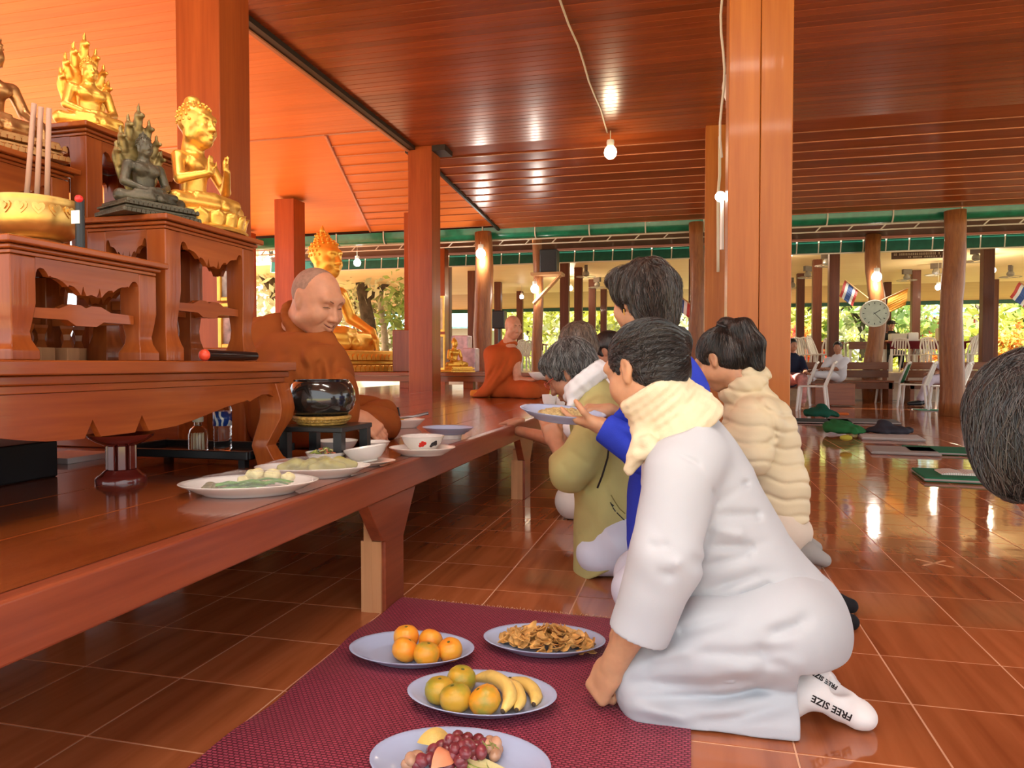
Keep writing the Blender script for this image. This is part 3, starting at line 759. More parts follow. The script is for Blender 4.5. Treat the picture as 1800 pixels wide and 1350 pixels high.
# ================================================================== SMOOTH BODIES: implicit shapes turned into one continuous mesh
class Shape:
    """list of blended solids; every solid is (fn, lo, hi, k, op)"""
    def __init__(s):
        s.items = []; s.disp = []
    def _add(s, fn, lo, hi, k, op):
        s.items.append((fn, np.array(lo, float), np.array(hi, float), k, op)); return s
    def cone(s, a, b, ra, rb=None, k=0.02, op='u', flat=None):
        """tapered limb from a to b; flat=(dir, f): squeezed by f along dir"""
        rb = ra if rb is None else rb
        a = np.array(a, np.float32); b = np.array(b, np.float32); ab = b - a; L2 = float(ab @ ab) + 1e-12
        fl = None
        if flat:
            n = np.array(flat[0], np.float32); n /= np.linalg.norm(n); fl = (n, 1.0 / flat[1])
        def fn(P):
            q = P - a
            t = np.clip((q @ ab) / L2, 0, 1)
            w = q - t[:, None] * ab
            if fl is not None:
                w = w + (w @ fl[0])[:, None] * fl[0] * (fl[1] - 1)
                return (np.sqrt((w * w).sum(1)) - (ra + t * (rb - ra))) * min(1.0, 1 / fl[1])
            return np.sqrt((w * w).sum(1)) - (ra + t * (rb - ra))
        r = max(ra, rb) * (max(1.0, flat[1]) if flat else 1.0)
        return s._add(fn, np.minimum(a, b) - r, np.maximum(a, b) + r, k, op)
    def path(s, pts, radii, k=0.02, op='u', flat=None):
        for i in range(len(pts) - 1):
            s.cone(pts[i], pts[i + 1], radii[i], radii[i + 1], k if i == 0 else max(k * .6, .004), op, flat)
        return s
    def ell(s, c, r, R=None, k=0.02, op='u'):
        c = np.array(c, np.float32); r = np.array(r if hasattr(r, '__len__') else (r, r, r), np.float32)
        Rm = None if R is None else np.array(R, np.float32)
        def fn(P):
            q = P - c
            if Rm is not None: q = q @ Rm
            k0 = np.sqrt(((q / r) ** 2).sum(1)); k1 = np.sqrt(((q / (r * r)) ** 2).sum(1)) + 1e-9
            return k0 * (k0 - 1) / k1
        m = float(r.max()) if R is not None else r
        return s._add(fn, c - m, c + m, k, op)
    def box(s, c, h, R=None, rad=0.01, k=0.01, op='u'):
        c = np.array(c, np.float32); h = np.array(h, np.float32)
        Rm = None if R is None else np.array(R, np.float32)
        def fn(P):
            q = P - c
            if Rm is not None: q = q @ Rm
            d = np.abs(q) - (h - rad)
            return np.sqrt((np.maximum(d, 0) ** 2).sum(1)) + np.minimum(d.max(1), 0) - rad
        m = float(np.linalg.norm(h)) if R is not None else h
        return s._add(fn, c - m, c + m, k, op)
    def cut(s, p, n, k=0.006):
        """remove everything on the side n points to"""
        p = np.array(p, np.float32); n = np.array(n, np.float32); n /= np.linalg.norm(n)
        return s._add(lambda P: -((P - p) @ n), [0, 0, 0], [0, 0, 0], k, 's')
    def crease(s, a, b, depth, width, thru=.13): return s.creases([a, b], depth, width, thru)
    def creases(s, pts, depth, width, thru=.13):
        """a fold line pressed (depth>0) or raised (depth<0) along pts, wherever the cloth lies within thru of it"""
        pts = [np.array(p, np.float32) for p in pts]
        v = sum(pts) / len(pts) - np.array((0, 0, CAM_H), np.float32); v = (v / np.linalg.norm(v)).astype(np.float32)
        segs = [(a, b - a, float((b - a) @ (b - a)) + 1e-12) for a, b in zip(pts[:-1], pts[1:])]
        L = [math.sqrt(q[2]) for q in segs]; tot = sum(L) + 1e-9; st = [sum(L[:i]) / tot for i in range(len(L))]
        def fn(P):
            best = None
            for (a, ab, L2), s0, l in zip(segs, st, L):
                q = P - a; t = np.clip((q @ ab) / L2, 0, 1); w = q - t[:, None] * ab
                if thru:
                    dv = w @ v; w = w - dv[:, None] * v
                    e = (w * w).sum(1) / (width * width) + (dv / thru) ** 4
                else: e = (w * w).sum(1) / (width * width)
                if len(pts) > 1 and thru:
                    f_ = s0 + t * l / tot; e = e - np.log(np.clip(4.0 * np.minimum(f_, 1 - f_) + .08, .08, 1))
                best = e if best is None else np.minimum(best, e)
            return depth * np.exp(-best)
        m = max(3 * width, 1.4 * (thru or 0)); fn.box = (np.min(pts, 0) - m, np.max(pts, 0) + m)
        s.disp.append(fn); return s
    def quilt(s, sp, depth, width, slant=(0, 0, 1), warp=.004):
        n = np.array(slant, np.float32)
        def fn(P):
            h = P @ n + warp * np.sin(P[:, 0] * 40) ; q = (h / sp) % 1.0 - .5
            return depth * np.exp(-(q * sp / width) ** 2) - depth * .35
        s.disp.append(fn); return s
    def ripple(s, d, freq, amp, warp=0.0, seed=0):
        d = np.array(d, np.float32); d /= np.linalg.norm(d)
        rg = np.random.RandomState(seed); w = rg.randn(3, 3).astype(np.float32)
        def fn(P):
            ph = P @ d * freq
            if warp: ph = ph + warp * (np.sin(P @ w[0] * 6 + 1) + np.sin(P @ w[1] * 9 + 2))
            return amp * np.sin(ph)
        s.disp.append(fn); return s
    def lumps(s, amp, freq, seed=0):
        rg = np.random.RandomState(seed); ws = [(rg.randn(3).astype(np.float32) * freq, rg.rand() * 6) for _ in range(7)]
        s.disp.append(lambda P: amp * sum(np.sin(P @ w + p) for w, p in ws) / 3.0); return s
    def val(s, P, items=None, disp=True):
        d = None
        for fn, lo, hi, k, op in (s.items if items is None else items):
            if d is None:
                if op != 'u': continue
                d = fn(P); continue
            e = fn(P)
            if op == 'u':
                h = np.maximum(k - np.abs(d - e), 0) / k
                d = np.minimum(d, e) - h * h * k * .25
            elif op == 's':
                h = np.maximum(k - np.abs(d + e), 0) / k
                d = np.maximum(d, -e) + h * h * k * .25
        if d is None: return np.full(len(P), 1.0, np.float32)
        if disp:
            lo_, hi_ = P.min(0), P.max(0)
            for g_ in s.disp:
                b = getattr(g_, 'box', None)
                if b is not None and (np.any(b[0] > hi_) or np.any(b[1] < lo_)): continue
                d = d + g_(P)
        return d
    def near(s, lo_, hi_, m):
        out = []
        for it in s.items:
            fn, lo, hi, k, op = it
            if (hi - lo).any() and (np.any(lo - m > hi_) or np.any(hi + m < lo_)): continue
            out.append(it)
        return out
    def bounds(s):
        U = [(lo, hi) for fn, lo, hi, k, op in s.items if op == 'u']
        return np.min([a for a, b in U], 0) - .02, np.max([b for a, b in U], 0) + .02

def polygonize(S, vox):
    lo, hi = S.bounds(); B = 4
    nb = np.ceil((hi - lo) / (vox * B)).astype(int) + 1
    n = nb * B
    bi = np.stack(np.meshgrid(*[np.arange(k) for k in nb], indexing='ij'), -1).reshape(-1, 3)
    ctr = (lo + (bi * B + (B - 1) / 2) * vox).astype(np.float32)
    dc = S.val(ctr, disp=False)
    D = np.repeat(np.repeat(np.repeat(np.where(dc > 0, 1.0, -1.0).astype(np.float32).reshape(nb), B, 0), B, 1), B, 2)
    act = bi[np.abs(dc) < vox * B * 1.35 + .006]
    off = np.stack(np.meshgrid(*[np.arange(B)] * 3, indexing='ij'), -1).reshape(-1, 3)
    sup = act // 6
    key = (sup[:, 0] * 4096 + sup[:, 1]) * 4096 + sup[:, 2]
    order = np.argsort(key, kind='stable'); act = act[order]; key = key[order]
    cuts = np.concatenate([[0], np.nonzero(np.diff(key))[0] + 1, [len(act)]])
    mrg = vox * B * 2 + .03
    for c0, c1 in zip(cuts[:-1], cuts[1:]):
        ii = (act[c0:c1, None, :] * B + off[None]).reshape(-1, 3)
        P = (lo + ii * vox).astype(np.float32)
        D[ii[:, 0], ii[:, 1], ii[:, 2]] = S.val(P, S.near(P.min(0), P.max(0), mrg))
    D[0] = D[-1] = 1; D[:, 0] = D[:, -1] = 1; D[:, :, 0] = D[:, :, -1] = 1
    I = D < 0
    cnt = np.zeros(tuple(n - 1), np.uint8)
    for a in (0, 1):
        for b in (0, 1):
            for c in (0, 1):
                cnt += I[a:n[0] - 1 + a, b:n[1] - 1 + b, c:n[2] - 1 + c]
    cells = np.argwhere((cnt > 0) & (cnt < 8))
    del cnt
    acc = np.zeros((len(cells), 3)); num = np.zeros(len(cells))
    cor = [np.array((a, b, c)) for a in (0, 1) for b in (0, 1) for c in (0, 1)]
    val = {tuple(c): D[cells[:, 0] + c[0], cells[:, 1] + c[1], cells[:, 2] + c[2]] for c in cor}
    for c in cor:
        for ax in range(3):
            if c[ax]: continue
            e = c.copy(); e[ax] = 1
            v0, v1 = val[tuple(c)], val[tuple(e)]
            m = (v0 < 0) != (v1 < 0)
            t = np.where(m, v0 / np.where(m, v0 - v1, 1), 0)
            p = np.repeat(c[None].astype(float), len(cells), 0); p[:, ax] += t
            acc[m] += p[m]; num[m] += 1
    V = lo + (cells + acc / num[:, None]) * vox
    vid = np.full(tuple(n - 1), -1, np.int32)
    vid[cells[:, 0], cells[:, 1], cells[:, 2]] = np.arange(len(cells))
    Q = []
    for ax in range(3):
        o1, o2 = [(1, 2), (2, 0), (0, 1)][ax]
        sl0 = [slice(1, n[k] - 1) for k in range(3)]; sl1 = list(sl0)
        sl0[ax] = slice(0, n[ax] - 1); sl1[ax] = slice(1, n[ax])
        A, Bq = I[tuple(sl0)], I[tuple(sl1)]
        for flip, m in ((False, A & ~Bq), (True, ~A & Bq)):
            e = np.argwhere(m); e[:, [k for k in range(3) if k != ax]] += 1
            q = []
            for d1, d2 in ((0, 0), (1, 0), (1, 1), (0, 1)):
                c = e.copy(); c[:, o1] -= d1; c[:, o2] -= d2
                q.append(vid[c[:, 0], c[:, 1], c[:, 2]])
            q = np.stack(q, 1)
            Q.append(q[:, ::-1] if flip else q)
    Q = np.concatenate(Q)
    return V, Q[(Q >= 0).all(1)]
def solid(name, S, vox, m, parent=None):
    V, Q = polygonize(S, vox)
    if parent:
        L = parent.matrix_basis.inverted()
        if parent.parent: L = L @ parent.parent.matrix_basis.inverted()
        L = np.array(L); V = V @ L[:3, :3].T + L[:3, 3]
    me = bpy.data.meshes.new(name)
    me.vertices.add(len(V)); me.vertices.foreach_set('co', V.astype(np.float32).ravel())
    me.loops.add(len(Q) * 4); me.loops.foreach_set('vertex_index', Q.astype(np.int32).ravel())
    me.polygons.add(len(Q)); me.polygons.foreach_set('loop_start', np.arange(0, len(Q) * 4, 4, dtype=np.int32))
    me.update(calc_edges=True); me.shade_smooth(); me.materials.append(m)
    return link(name, me, parent)

# local frame: columns right, forward, up
def frame(fwd, up=(0, 0, 1)):
    f_ = np.array(fwd, float); f_ /= np.linalg.norm(f_); u_ = np.array(up, float)
    r_ = np.cross(f_, u_); r_ /= np.linalg.norm(r_); u_ = np.cross(r_, f_)
    return np.stack([r_, f_, u_], 1)
class Local:
    """adds solids to a Shape in the frame of a head, hand or statue"""
    def __init__(s, S, o, R, sc=1.0):
        s.S, s.o, s.R, s.sc = S, np.array(o, float), R, sc
    def p(s, v): return s.o + s.R @ (np.array(v, float) * s.sc)
    def cone(s, a, b, ra, rb=None, k=.01, op='u', flat=None):
        if flat: flat = (s.R @ np.array(flat[0], float), flat[1])
        s.S.cone(s.p(a), s.p(b), ra * s.sc, (ra if rb is None else rb) * s.sc, k * s.sc, op, flat); return s
    def path(s, pts, radii, k=.01, op='u', flat=None):
        if flat: flat = (s.R @ np.array(flat[0], float), flat[1])
        s.S.path([s.p(q) for q in pts], [r * s.sc for r in radii], k * s.sc, op, flat); return s
    def ell(s, c, r, k=.01, op='u', rot=None):
        r = np.array(r if hasattr(r, '__len__') else (r, r, r), float)
        R = s.R if rot is None else s.R @ np.array(rot)
        s.S.ell(s.p(c), r * s.sc, R, k * s.sc, op); return s
    def box(s, c, h, rad=.01, k=.01, op='u', rot=None):
        R = s.R if rot is None else s.R @ np.array(rot)
        s.S.box(s.p(c), np.array(h) * s.sc, R, rad * s.sc, k * s.sc, op); return s
    def cut(s, q, n, k=.006):
        s.S.cut(s.p(q), s.R @ np.array(n, float), k * s.sc); return s
    def creases(s, pts, depth, width):
        s.S.creases([s.p(q) for q in pts], depth * s.sc, width * s.sc, 0); return s

def head(L, ears=True, smile=0.0, fat=0.0, ear_long=0.0, eyes=True, neck=True):
    """human head about 0.225 high; y forward, z up, origin between the ears"""
    L.ell((0, -.014, .028), (.073, .093, .085), k=.02)
    L.ell((0, .028, -.028), (.060 + .012 * fat, .062, .084), k=.03)
    L.ell((0, .052, -.088), (.030 + .014 * fat, .030, .024), k=.03)
    for s in (-1, 1):
        L.ell((s * .036, .050, -.034), (.030 + .006 * fat, .030, .032), k=.02)
        L.ell((s * .050, .008, -.062), (.018 + .012 * fat, .035, .028), k=.025)
    L.cone((-.034, .074, .030), (.034, .074, .030), .015, k=.02)
    L.cone((0, .084, .010), (0, .105, -.030), .008, .0125, k=.014)
    for s in (-1, 1):
        L.ell((s * .012, .094, -.034), (.0095, .012, .008), k=.008)
        if eyes:
            L.ell((s * .031, .090, .007), (.019, .013, .0105), k=.012, op='s')
            L.ell((s * .031, .074, .006), (.0155, .0115, .0100), k=.004)
            L.cone((s * .019, .0855, .0045), (s * .044, .0795, .0050), .0022, k=.002, op='s')
    w = .020 + .008 * smile
    L.path([(-w, .081, -.060 + .010 * smile), (0, .093, -.0595), (w, .081, -.060 + .010 * smile)], [.005, .0075, .005], k=.010)
    L.path([(-w * .9, .080, -.068 + .008 * smile), (0, .0915, -.070), (w * .9, .080, -.068 + .008 * smile)], [.004, .008, .004], k=.009)
    L.path([(-w * 1.1, .083, -.064 + .012 * smile), (0, .1005, -.0645), (w * 1.1, .083, -.064 + .012 * smile)], [.0022, .0026, .0022], k=.003, op='s')
    if smile:
        for s in (-1, 1):
            L.ell((s * .038, .062, -.032), (.022, .020, .020), k=.02)
            L.path([(s * .022, .094, -.030), (s * .038, .080, -.058)], [.003, .003], k=.008, op='s')
    if ears:
        for s in (-1, 1):
            e = ear_long
            tb = np.array(Matrix.Rotation(.22, 3, 'X'))
            L.ell((s * .0745, -.014, .002), (.0085, .017, .029), k=.010, rot=tb)
            L.ell((s * .0725, -.003, -.026 - .02 * e), (.0075, .010, .012 + .022 * e), k=.010)
            L.ell((s * .0845, -.007, .003), (.007, .0085, .017), k=.005, op='s', rot=tb)
    if neck:
        L.cone((0, -.025, -.060), (0, -.040, -.135), .050 + .01 * fat, .052 + .01 * fat, k=.025)
    return L

def hand(L, side=1, curl=(20, 25, 15), spread=.10, thumb=(35, 20), per=None, thumb_dir=None):
    """origin at the wrist, y along the fingers, z out of the back of the hand; side=+1: thumb toward +x"""
    L.box((0, .045, 0), (.040, .050, .0145), rad=.0135, k=.012)
    L.cone((0, -.02, 0), (0, .02, 0), .025, .030, k=.02, flat=((0, 0, 1), .72))
    L.ell((side * .027, .030, -.008), (.016, .032, .016), k=.015)
    xs = (.030, .010, -.010, -.029); ln = (.072, .080, .074, .058); yb = (.090, .095, .091, .083)
    for i in range(4):
        c_ = per[i] if per else curl
        x = side * xs[i]; a = 0.0; p = np.array((x, yb[i] - .012, 0.0)); sp = side * spread * (1.5 - i) / 1.5
        seg = (ln[i] * .46 + .012, ln[i] * .30, ln[i] * .24); rr = (.0098, .0088, .0080, .0068)
        pts = [p]
        for j in range(3):
            a += math.radians(c_[j])
            d = np.array((math.sin(sp) * math.cos(a), math.cos(a) * math.cos(sp), -math.sin(a)))
            p = p + d * seg[j]; pts.append(p)
        L.path(pts, rr, k=.006)
    t0 = np.array((side * .030, .018, -.006))
    if thumb_dir is None:
        a = math.radians(thumb[0])
        d1 = np.array((side * math.sin(a), math.cos(a), -.35)); d1 /= np.linalg.norm(d1)
        a2 = math.radians(thumb[0] - thumb[1]); d2 = np.array((side * math.sin(a2), math.cos(a2), -.45)); d2 /= np.linalg.norm(d2)
    else:
        d1 = np.array(thumb_dir[0], float); d1 /= np.linalg.norm(d1); d2 = np.array(thumb_dir[1], float); d2 /= np.linalg.norm(d2)
    t1 = t0 + d1 * .042; t2 = t1 + d2 * .030; t3 = t2 + d2 * .020
    L.path([t0, t1, t2, t3], [.014, .0115, .0105, .008], k=.010)
    return L

# skin, hair and cloth
def skin(name, c):
    return plain(name, c, 0.5, noise=.10, nscale=30, sss=.25, bump=.04, bscale=300)
M['skin_f'] = skin('skin_warm', (.56, .29, .16))
M['skin_m'] = skin('skin_tan', (.55, .25, .145))
M['skin_d'] = skin('skin_brown', (.42, .19, .11))
M['lips'] = plain('lips', (.45, .13, .10), .4)
M['brow'] = plain('eyebrow', (.06, .035, .025), .8)
def hair_mat(name, c1, c2, dirv, scale=60.0):
    """fine strands: noise stretched along the combing direction"""
    m, t, N, L, b = nt(name)
    tc = N.new('ShaderNodeTexCoord'); mp = N.new('ShaderNodeMapping')
    mp.inputs['Scale'].default_value = dirv
    L.new(tc.outputs['Object'], mp.inputs['Vector'])
    n = N.new('ShaderNodeTexNoise'); n.inputs['Scale'].default_value = scale; n.inputs['Detail'].default_value = 4; n.inputs['Distortion'].default_value = .4
    L.new(mp.outputs[0], n.inputs['Vector'])
    r = N.new('ShaderNodeValToRGB'); r.color_ramp.elements[0].position = .38; r.color_ramp.elements[1].position = .70
    r.color_ramp.elements[0].color = (*c1, 1); r.color_ramp.elements[1].color = (*c2, 1)
    L.new(n.outputs['Fac'], r.inputs['Fac']); L.new(r.outputs[0], b.inputs['Base Color'])
    b.inputs['Roughness'].default_value = .42
    bp = N.new('ShaderNodeBump'); bp.inputs['Strength'].default_value = .7; bp.inputs['Distance'].default_value = .004
    L.new(n.outputs['Fac'], bp.inputs['Height']); L.new(bp.outputs['Normal'], b.inputs['Normal'])
    return m
def cloth(name, c, rough=.85, noise=.05, weave=900.0, bump=.12):
    return plain(name, c, rough, noise=noise, nscale=7, bump=bump, bscale=weave, spec=.2)

def strand_mat(name, c1, c2):
    m, t, N, L, b = nt(name)
    g = N.new('ShaderNodeNewGeometry'); r = N.new('ShaderNodeValToRGB')
    r.color_ramp.elements[0].color = (*c1, 1); r.color_ramp.elements[1].color = (*c2, 1); r.color_ramp.elements[0].position = .35
    L.new(g.outputs['Random Per Island'], r.inputs['Fac']); L.new(r.outputs[0], b.inputs['Base Color']); b.inputs['Roughness'].default_value = .38
    return m
def strands(hair, n, flow, length, r, m, seed=1, lift=.003, wob=.25):
    """loose hairs lying over the hair mass, combed along flow(p)"""
    from mathutils.bvhtree import BVHTree
    me = hair.data; rg = random.Random(seed)
    co = [v.co.copy() for v in me.vertices]
    bvh = BVHTree.FromPolygons(co, [tuple(p.vertices) for p in me.polygons])
    np_ = len(me.polygons); V = []; F = []
    for k in range(n):
        p = co[me.polygons[rg.randrange(np_)].vertices[0]].copy(); pts = []; w = Vector((rg.uniform(-1, 1), rg.uniform(-1, 1), rg.uniform(-1, 1))) * wob
        ln = length * rg.uniform(.5, 1.2) / 6; lf = lift * rg.uniform(.1, 1.0)
        for i in range(7):
            q, nr, _, _ = bvh.find_nearest(p)
            if q is None: break
            pts.append((q + nr * (lf * (.3 + .7 * i / 6)), nr))
            d = flow(q) + w; d = d - nr * d.dot(nr)
            if d.length < 1e-6: break
            p = q + d.normalized() * ln
        if len(pts) < 3: continue
        b0 = len(V); m_ = len(pts)
        for i, (q, nr) in enumerate(pts):
            t_ = (pts[min(i + 1, m_ - 1)][0] - pts[max(i - 1, 0)][0]).normalized(); sd = t_.cross(nr).normalized(); rr = r * (1 if i < m_ - 1 else .3)
            V += [q + sd * rr, q + nr * rr, q - sd * rr]
        for i in range(m_ - 1):
            for j in range(3): F.append((b0 + i * 3 + j, b0 + i * 3 + (j + 1) % 3, b0 + i * 3 + 3 + (j + 1) % 3, b0 + i * 3 + 3 + j))
    ms = bpy.data.meshes.new('loose_hairs'); ms.from_pydata([tuple(v) for v in V], [], F); ms.materials.append(m)
    o = link('loose_hairs', ms, hair); o['kind'] = 'stuff'
    return o
# ================================================================== STATUES
def curls(S_head_R, o, sc, rx, ry, rz, cz, n_ring, mb, fwd_cut=.35, size=.008):
    for i in range(n_ring):
        th = (i + .5) / n_ring * math.pi * .62
        m = max(1, int(2 * math.pi * math.sin(th) * rx / (size * 1.9)))
        for k in range(m):
            a = 2 * math.pi * (k + .5 * (i % 2)) / m
            v = np.array((math.sin(th) * math.cos(a), math.sin(th) * math.sin(a), math.cos(th)))
            if v[1] > fwd_cut and v[2] < .50: continue
            q = np.array((v[0] * rx, v[1] * ry - .014, v[2] * rz + cz))
            w = o + S_head_R @ (q * sc)
            mb.ball(w, size * sc * .62, 6, 4)
def buddha_head(S, o, R, sc):
    L = Local(S, o, R, sc)
    head(L, ear_long=1.0)
    L.ell((0, -.018, .035), (.078, .094, .083), k=.004)
    L.ell((0, .075, -.030), (.070, .055, .080), k=.01, op='u') if False else None
    L.ell((0, -.030, .120), (.040, .042, .034), k=.02)
    return L
def statue(name, label, base, face_dir, hgt, m, pose='meditate', base_kind='lotus', vox=None, extra=None, ushnisha='cone', tilt=0.0, hk=1.0):
    """seated figure; base: point under its centre; local unit: figure about 0.86 high above the lotus seat"""
    t = thing(name, label, 'statue', base)
    R = frame(face_dir); sc = hgt
    S = Shape(); L = Local(S, base, R, sc)
    vox = vox or hgt / 90
    zb = .16 if base_kind else 0.0            # seat height
    # folded legs
    for s in (-1, 1):
        L.path([(s * .10, -.02, zb + .07), (s * .33, .12, zb + .055), (s * .05, .25, zb + .05)], [.085, .07, .05], k=.03)
    L.path([(-.22, .22, zb + .10), (.06, .24, zb + .105), (.20, .20, zb + .11)], [.045, .045, .035], k=.02)
    L.ell((0, -.03, zb + .07), (.17, .13, .09), k=.03)
    L.path([(0, -.03, zb + .08), (0, -.02, zb + .24), (0, -.01, zb + .40)], [.125, .105, .135], k=.05, flat=((0, 1, 0), .72))
    for s in (-1, 1):
        L.ell((s * .07, .06, zb + .40), (.075, .05, .065), k=.04)
        L.ell((s * .165, -.01, zb + .445), (.06, .055, .055), k=.04)
    L.cone((0, -.01, zb + .46), (0, .005, zb + .56), .058, .05, k=.03)
    # arms
    def arm(s, el, wr, fingers):
        L.path([(s * .185, -.01, zb + .44), el, wr], [.052, .046, .032], k=.02)
        L.path([wr] + fingers, [.032, .028, .012], k=.02)
    if pose == 'meditate':
        arm(-1, (-.24, .02, zb + .24), (-.10, .20, zb + .16), [(-.03, .24, zb + .16), (.08, .25, zb + .165)])
        arm(1, (.24, .02, zb + .24), (.10, .20, zb + .15), [(.03, .24, zb + .15), (-.06, .26, zb + .15)])
    elif pose == 'touch':
        arm(-1, (-.25, .03, zb + .26), (-.30, .20, zb + .15), [(-.30, .24, zb + .08), (-.30, .26, zb - .02)])
        arm(1, (.24, .02, zb + .24), (.10, .20, zb + .15), [(.03, .24, zb + .15), (-.06, .26, zb + .15)])
    else:      # teaching: both hands raised before the chest
        for s, wr, tip, d in ((-1, (-.10, .24, zb + .36), (-.02, .29, zb + .42), 1), (1, (.13, .26, zb + .30), (.12, .30, zb + .43), 0)):
            el = (s * .26, .08, zb + .24)
            L.path([(s * .185, -.01, zb + .44), el, wr], [.050, .044, .028], k=.02)
            L.box((np.array(wr) + np.array((.0, .012, .035)) + np.array((.03 * d, 0, 0))), (.028, .014, .045), rad=.012, k=.015)
            for j in range(4):
                b0 = np.array(wr) + np.array((.03 * d + (j - 1.5) * .014, .012, .072))
                bend = .05 if (d and j > 1) else .012
                L.path([b0, b0 + np.array((0, bend * .4, .032)), b0 + np.array((0, bend, .058 if not (d and j > 1) else .03))], [.009, .008, .006], k=.005)
            b0 = np.array(wr) + np.array((.03 * d - s * .024, .02, .03))
            L.path([b0, b0 + np.array((0, .03, .025)), b0 + np.array((0, .035, .055))], [.010, .009, .006], k=.006)
    # robe edge across the chest and folds over the lap
    L.creases([(-.13, .11, zb + .20), (-.02, .13, zb + .34), (.13, .07, zb + .46)], -.012, .014)
    for i in range(5):
        L.creases([(-.16, .10 + .035 * i, zb + .16 - .008 * i), (0, .15 + .035 * i, zb + .12 - .006 * i), (.16, .10 + .035 * i, zb + .16 - .008 * i)], -.008, .009)
    HO = L.p((0, .012 + .02 * (hk - 1), zb + .545 + .12 * hk)); HR = R
    if tilt: HR = R @ np.array(Matrix.Rotation(tilt, 3, 'X'))
    hs = sc * 1.02 * hk
    buddha_head(S, HO, HR, hs)
    solid('figure', S, vox, m, t)
    mb = MB()
    curls(HR, HO, hs, .080, .096, .085, .035, 7, mb, size=.013)
    if hk < 1.5: curls(HR, HO + HR @ np.array((0, -.016, .085)) * hs, hs, .041, .043, .035, .035, 4, mb, fwd_cut=2, size=.012)
    mb.build('hair_curls', m, t, smooth=True)
    if ushnisha:
        hl = Matrix.Translation(HO + HR @ np.array((0, -.030, .150)) * hs) @ Matrix(HR.tolist()).to_4x4()
        pr = [(.018, 0), (.014, .008), (.010, .016), (.006, .026), (0, .036)] if ushnisha == 'cone' else [(.012, 0), (.016, .010), (.010, .028), (0, .045)]
        MB().lathe([(r * hs, z * hs) for r, z in pr], seg=10, M=hl).build('finial', m, t, smooth=True)
    if base_kind == 'lotus':
        hl = Matrix.Translation(base) @ Matrix(R.tolist()).to_4x4()
        MB().lathe([(r * sc, z * sc) for r, z in [(0, 0), (.40, 0), (.41, .02), (.38, .04), (.34, .06), (.35, .09), (.36, .15), (.34, .165), (0, .165)]], (0, .07 * sc, 0), 36, .98, .80, M=hl).build('seat', m, t, smooth=40)
        V = []; rows = 6
        for i in range(rows + 1):
            f_ = i / rows; w = .075 * (math.sin(math.pi * min(1, f_ * .62 + .18)) if f_ < 1 else 0.02)
            for s in (-1, -.5, 0, .5, 1):
                V.append((s * w, .020 * (1 - s * s) + .035 * f_ * f_, -.01 + .15 * f_))
        n5 = 5; F = [(i * n5 + j, i * n5 + j + 1, i * n5 + n5 + j + 1, i * n5 + n5 + j) for i in range(rows) for j in range(4)]
        bk = [(x * .92, y - .014, z) for x, y, z in V]; nV = len(V)
        F2 = F + [tuple(nV + q for q in f_[::-1]) for f_ in F]
        ed = [i * n5 for i in range(rows + 1)] + [rows * n5 + j for j in range(1, 5)] + [i * n5 + 4 for i in range(rows - 1, -1, -1)]
        F2 += [(ed[i], ed[i + 1], nV + ed[i + 1], nV + ed[i]) for i in range(len(ed) - 1)]
        pmb = MB().add([(x * sc, y * sc, z * sc) for x, y, z in V + bk], F2)
        pme2 = pmb.mesh('petal', m, True)
        for k in range(16):
            a = 2 * math.pi * k / 16
            q = np.array((.355 * math.cos(a) * sc, (.29 * math.sin(a) + .07) * sc, .012 * sc))
            w = R @ q
            aw = math.atan2(R[1, 0] * math.cos(a) + R[1, 1] * math.sin(a), R[0, 0] * math.cos(a) + R[0, 1] * math.sin(a))
            link('petal', pme2, t, w, (0, 0, aw - math.pi / 2))
    elif base_kind == 'tier':
        hl = Matrix.Translation(base) @ Matrix(R.tolist()).to_4x4()
        z = 0; k = 0
        for hw, hd, h in ((.44, .32, .05), (.40, .29, .035), (.42, .31, .03), (.38, .28, .045)):
            mb = MB().box(-hw * sc, hw * sc, (.08 - hd) * sc, (.08 + hd) * sc, z * sc, (z + h) * sc - .0005, hl)
            mb.build('base_tier', m, t, bevel=.012 * sc); z += h
            if k in (0, 2):
                pl = MB().prism([(-.022 * sc, 0), (.022 * sc, 0), (.018 * sc, .03 * sc), (0, .045 * sc), (-.018 * sc, .03 * sc)], 'y', 0, .012 * sc).mesh('carved_leaf', m)
                nn = int(2 * hw / .05)
                for i in range(nn):
                    link('carved_leaf', pl, t, R @ np.array(((-hw + .05 * (i + .5)) * sc, (.08 + hd) * sc, (z - h + .002) * sc)), (0, 0, math.atan2(R[1, 0], R[0, 0])))
                nd = int(2 * hd / .05)
                for i in range(nd):
                    for sg in (-1,):
                        link('carved_leaf', pl, t, R @ np.array((sg * hw * sc, (.08 - hd + .05 * (i + .5)) * sc, (z - h + .002) * sc)), (0, 0, math.atan2(R[1, 0], R[0, 0]) + math.pi / 2))
            k += 1
    elif base_kind == 'coil':
        hl = R
        for k in range(4):
            rx, ry = (.40 - .03 * k), (.30 - .02 * k)
            pts = [L.p((rx * math.cos(a), ry * math.sin(a) + .07, .025 + .042 * k)) for a in [2 * math.pi * i / 36 for i in range(36)]]
            MB().tube(pts, .032 * sc, 10, closed=True).build('serpent_coil', m, t, smooth=True)
        MB().lathe([(0, 0), (.36 * sc, 0), (.30 * sc, .165 * sc), (0, .165 * sc)], L.p((0, .07, 0)), 28, .95, .95).build('core', m, t, smooth=40)
    return t, L, R, sc, zb
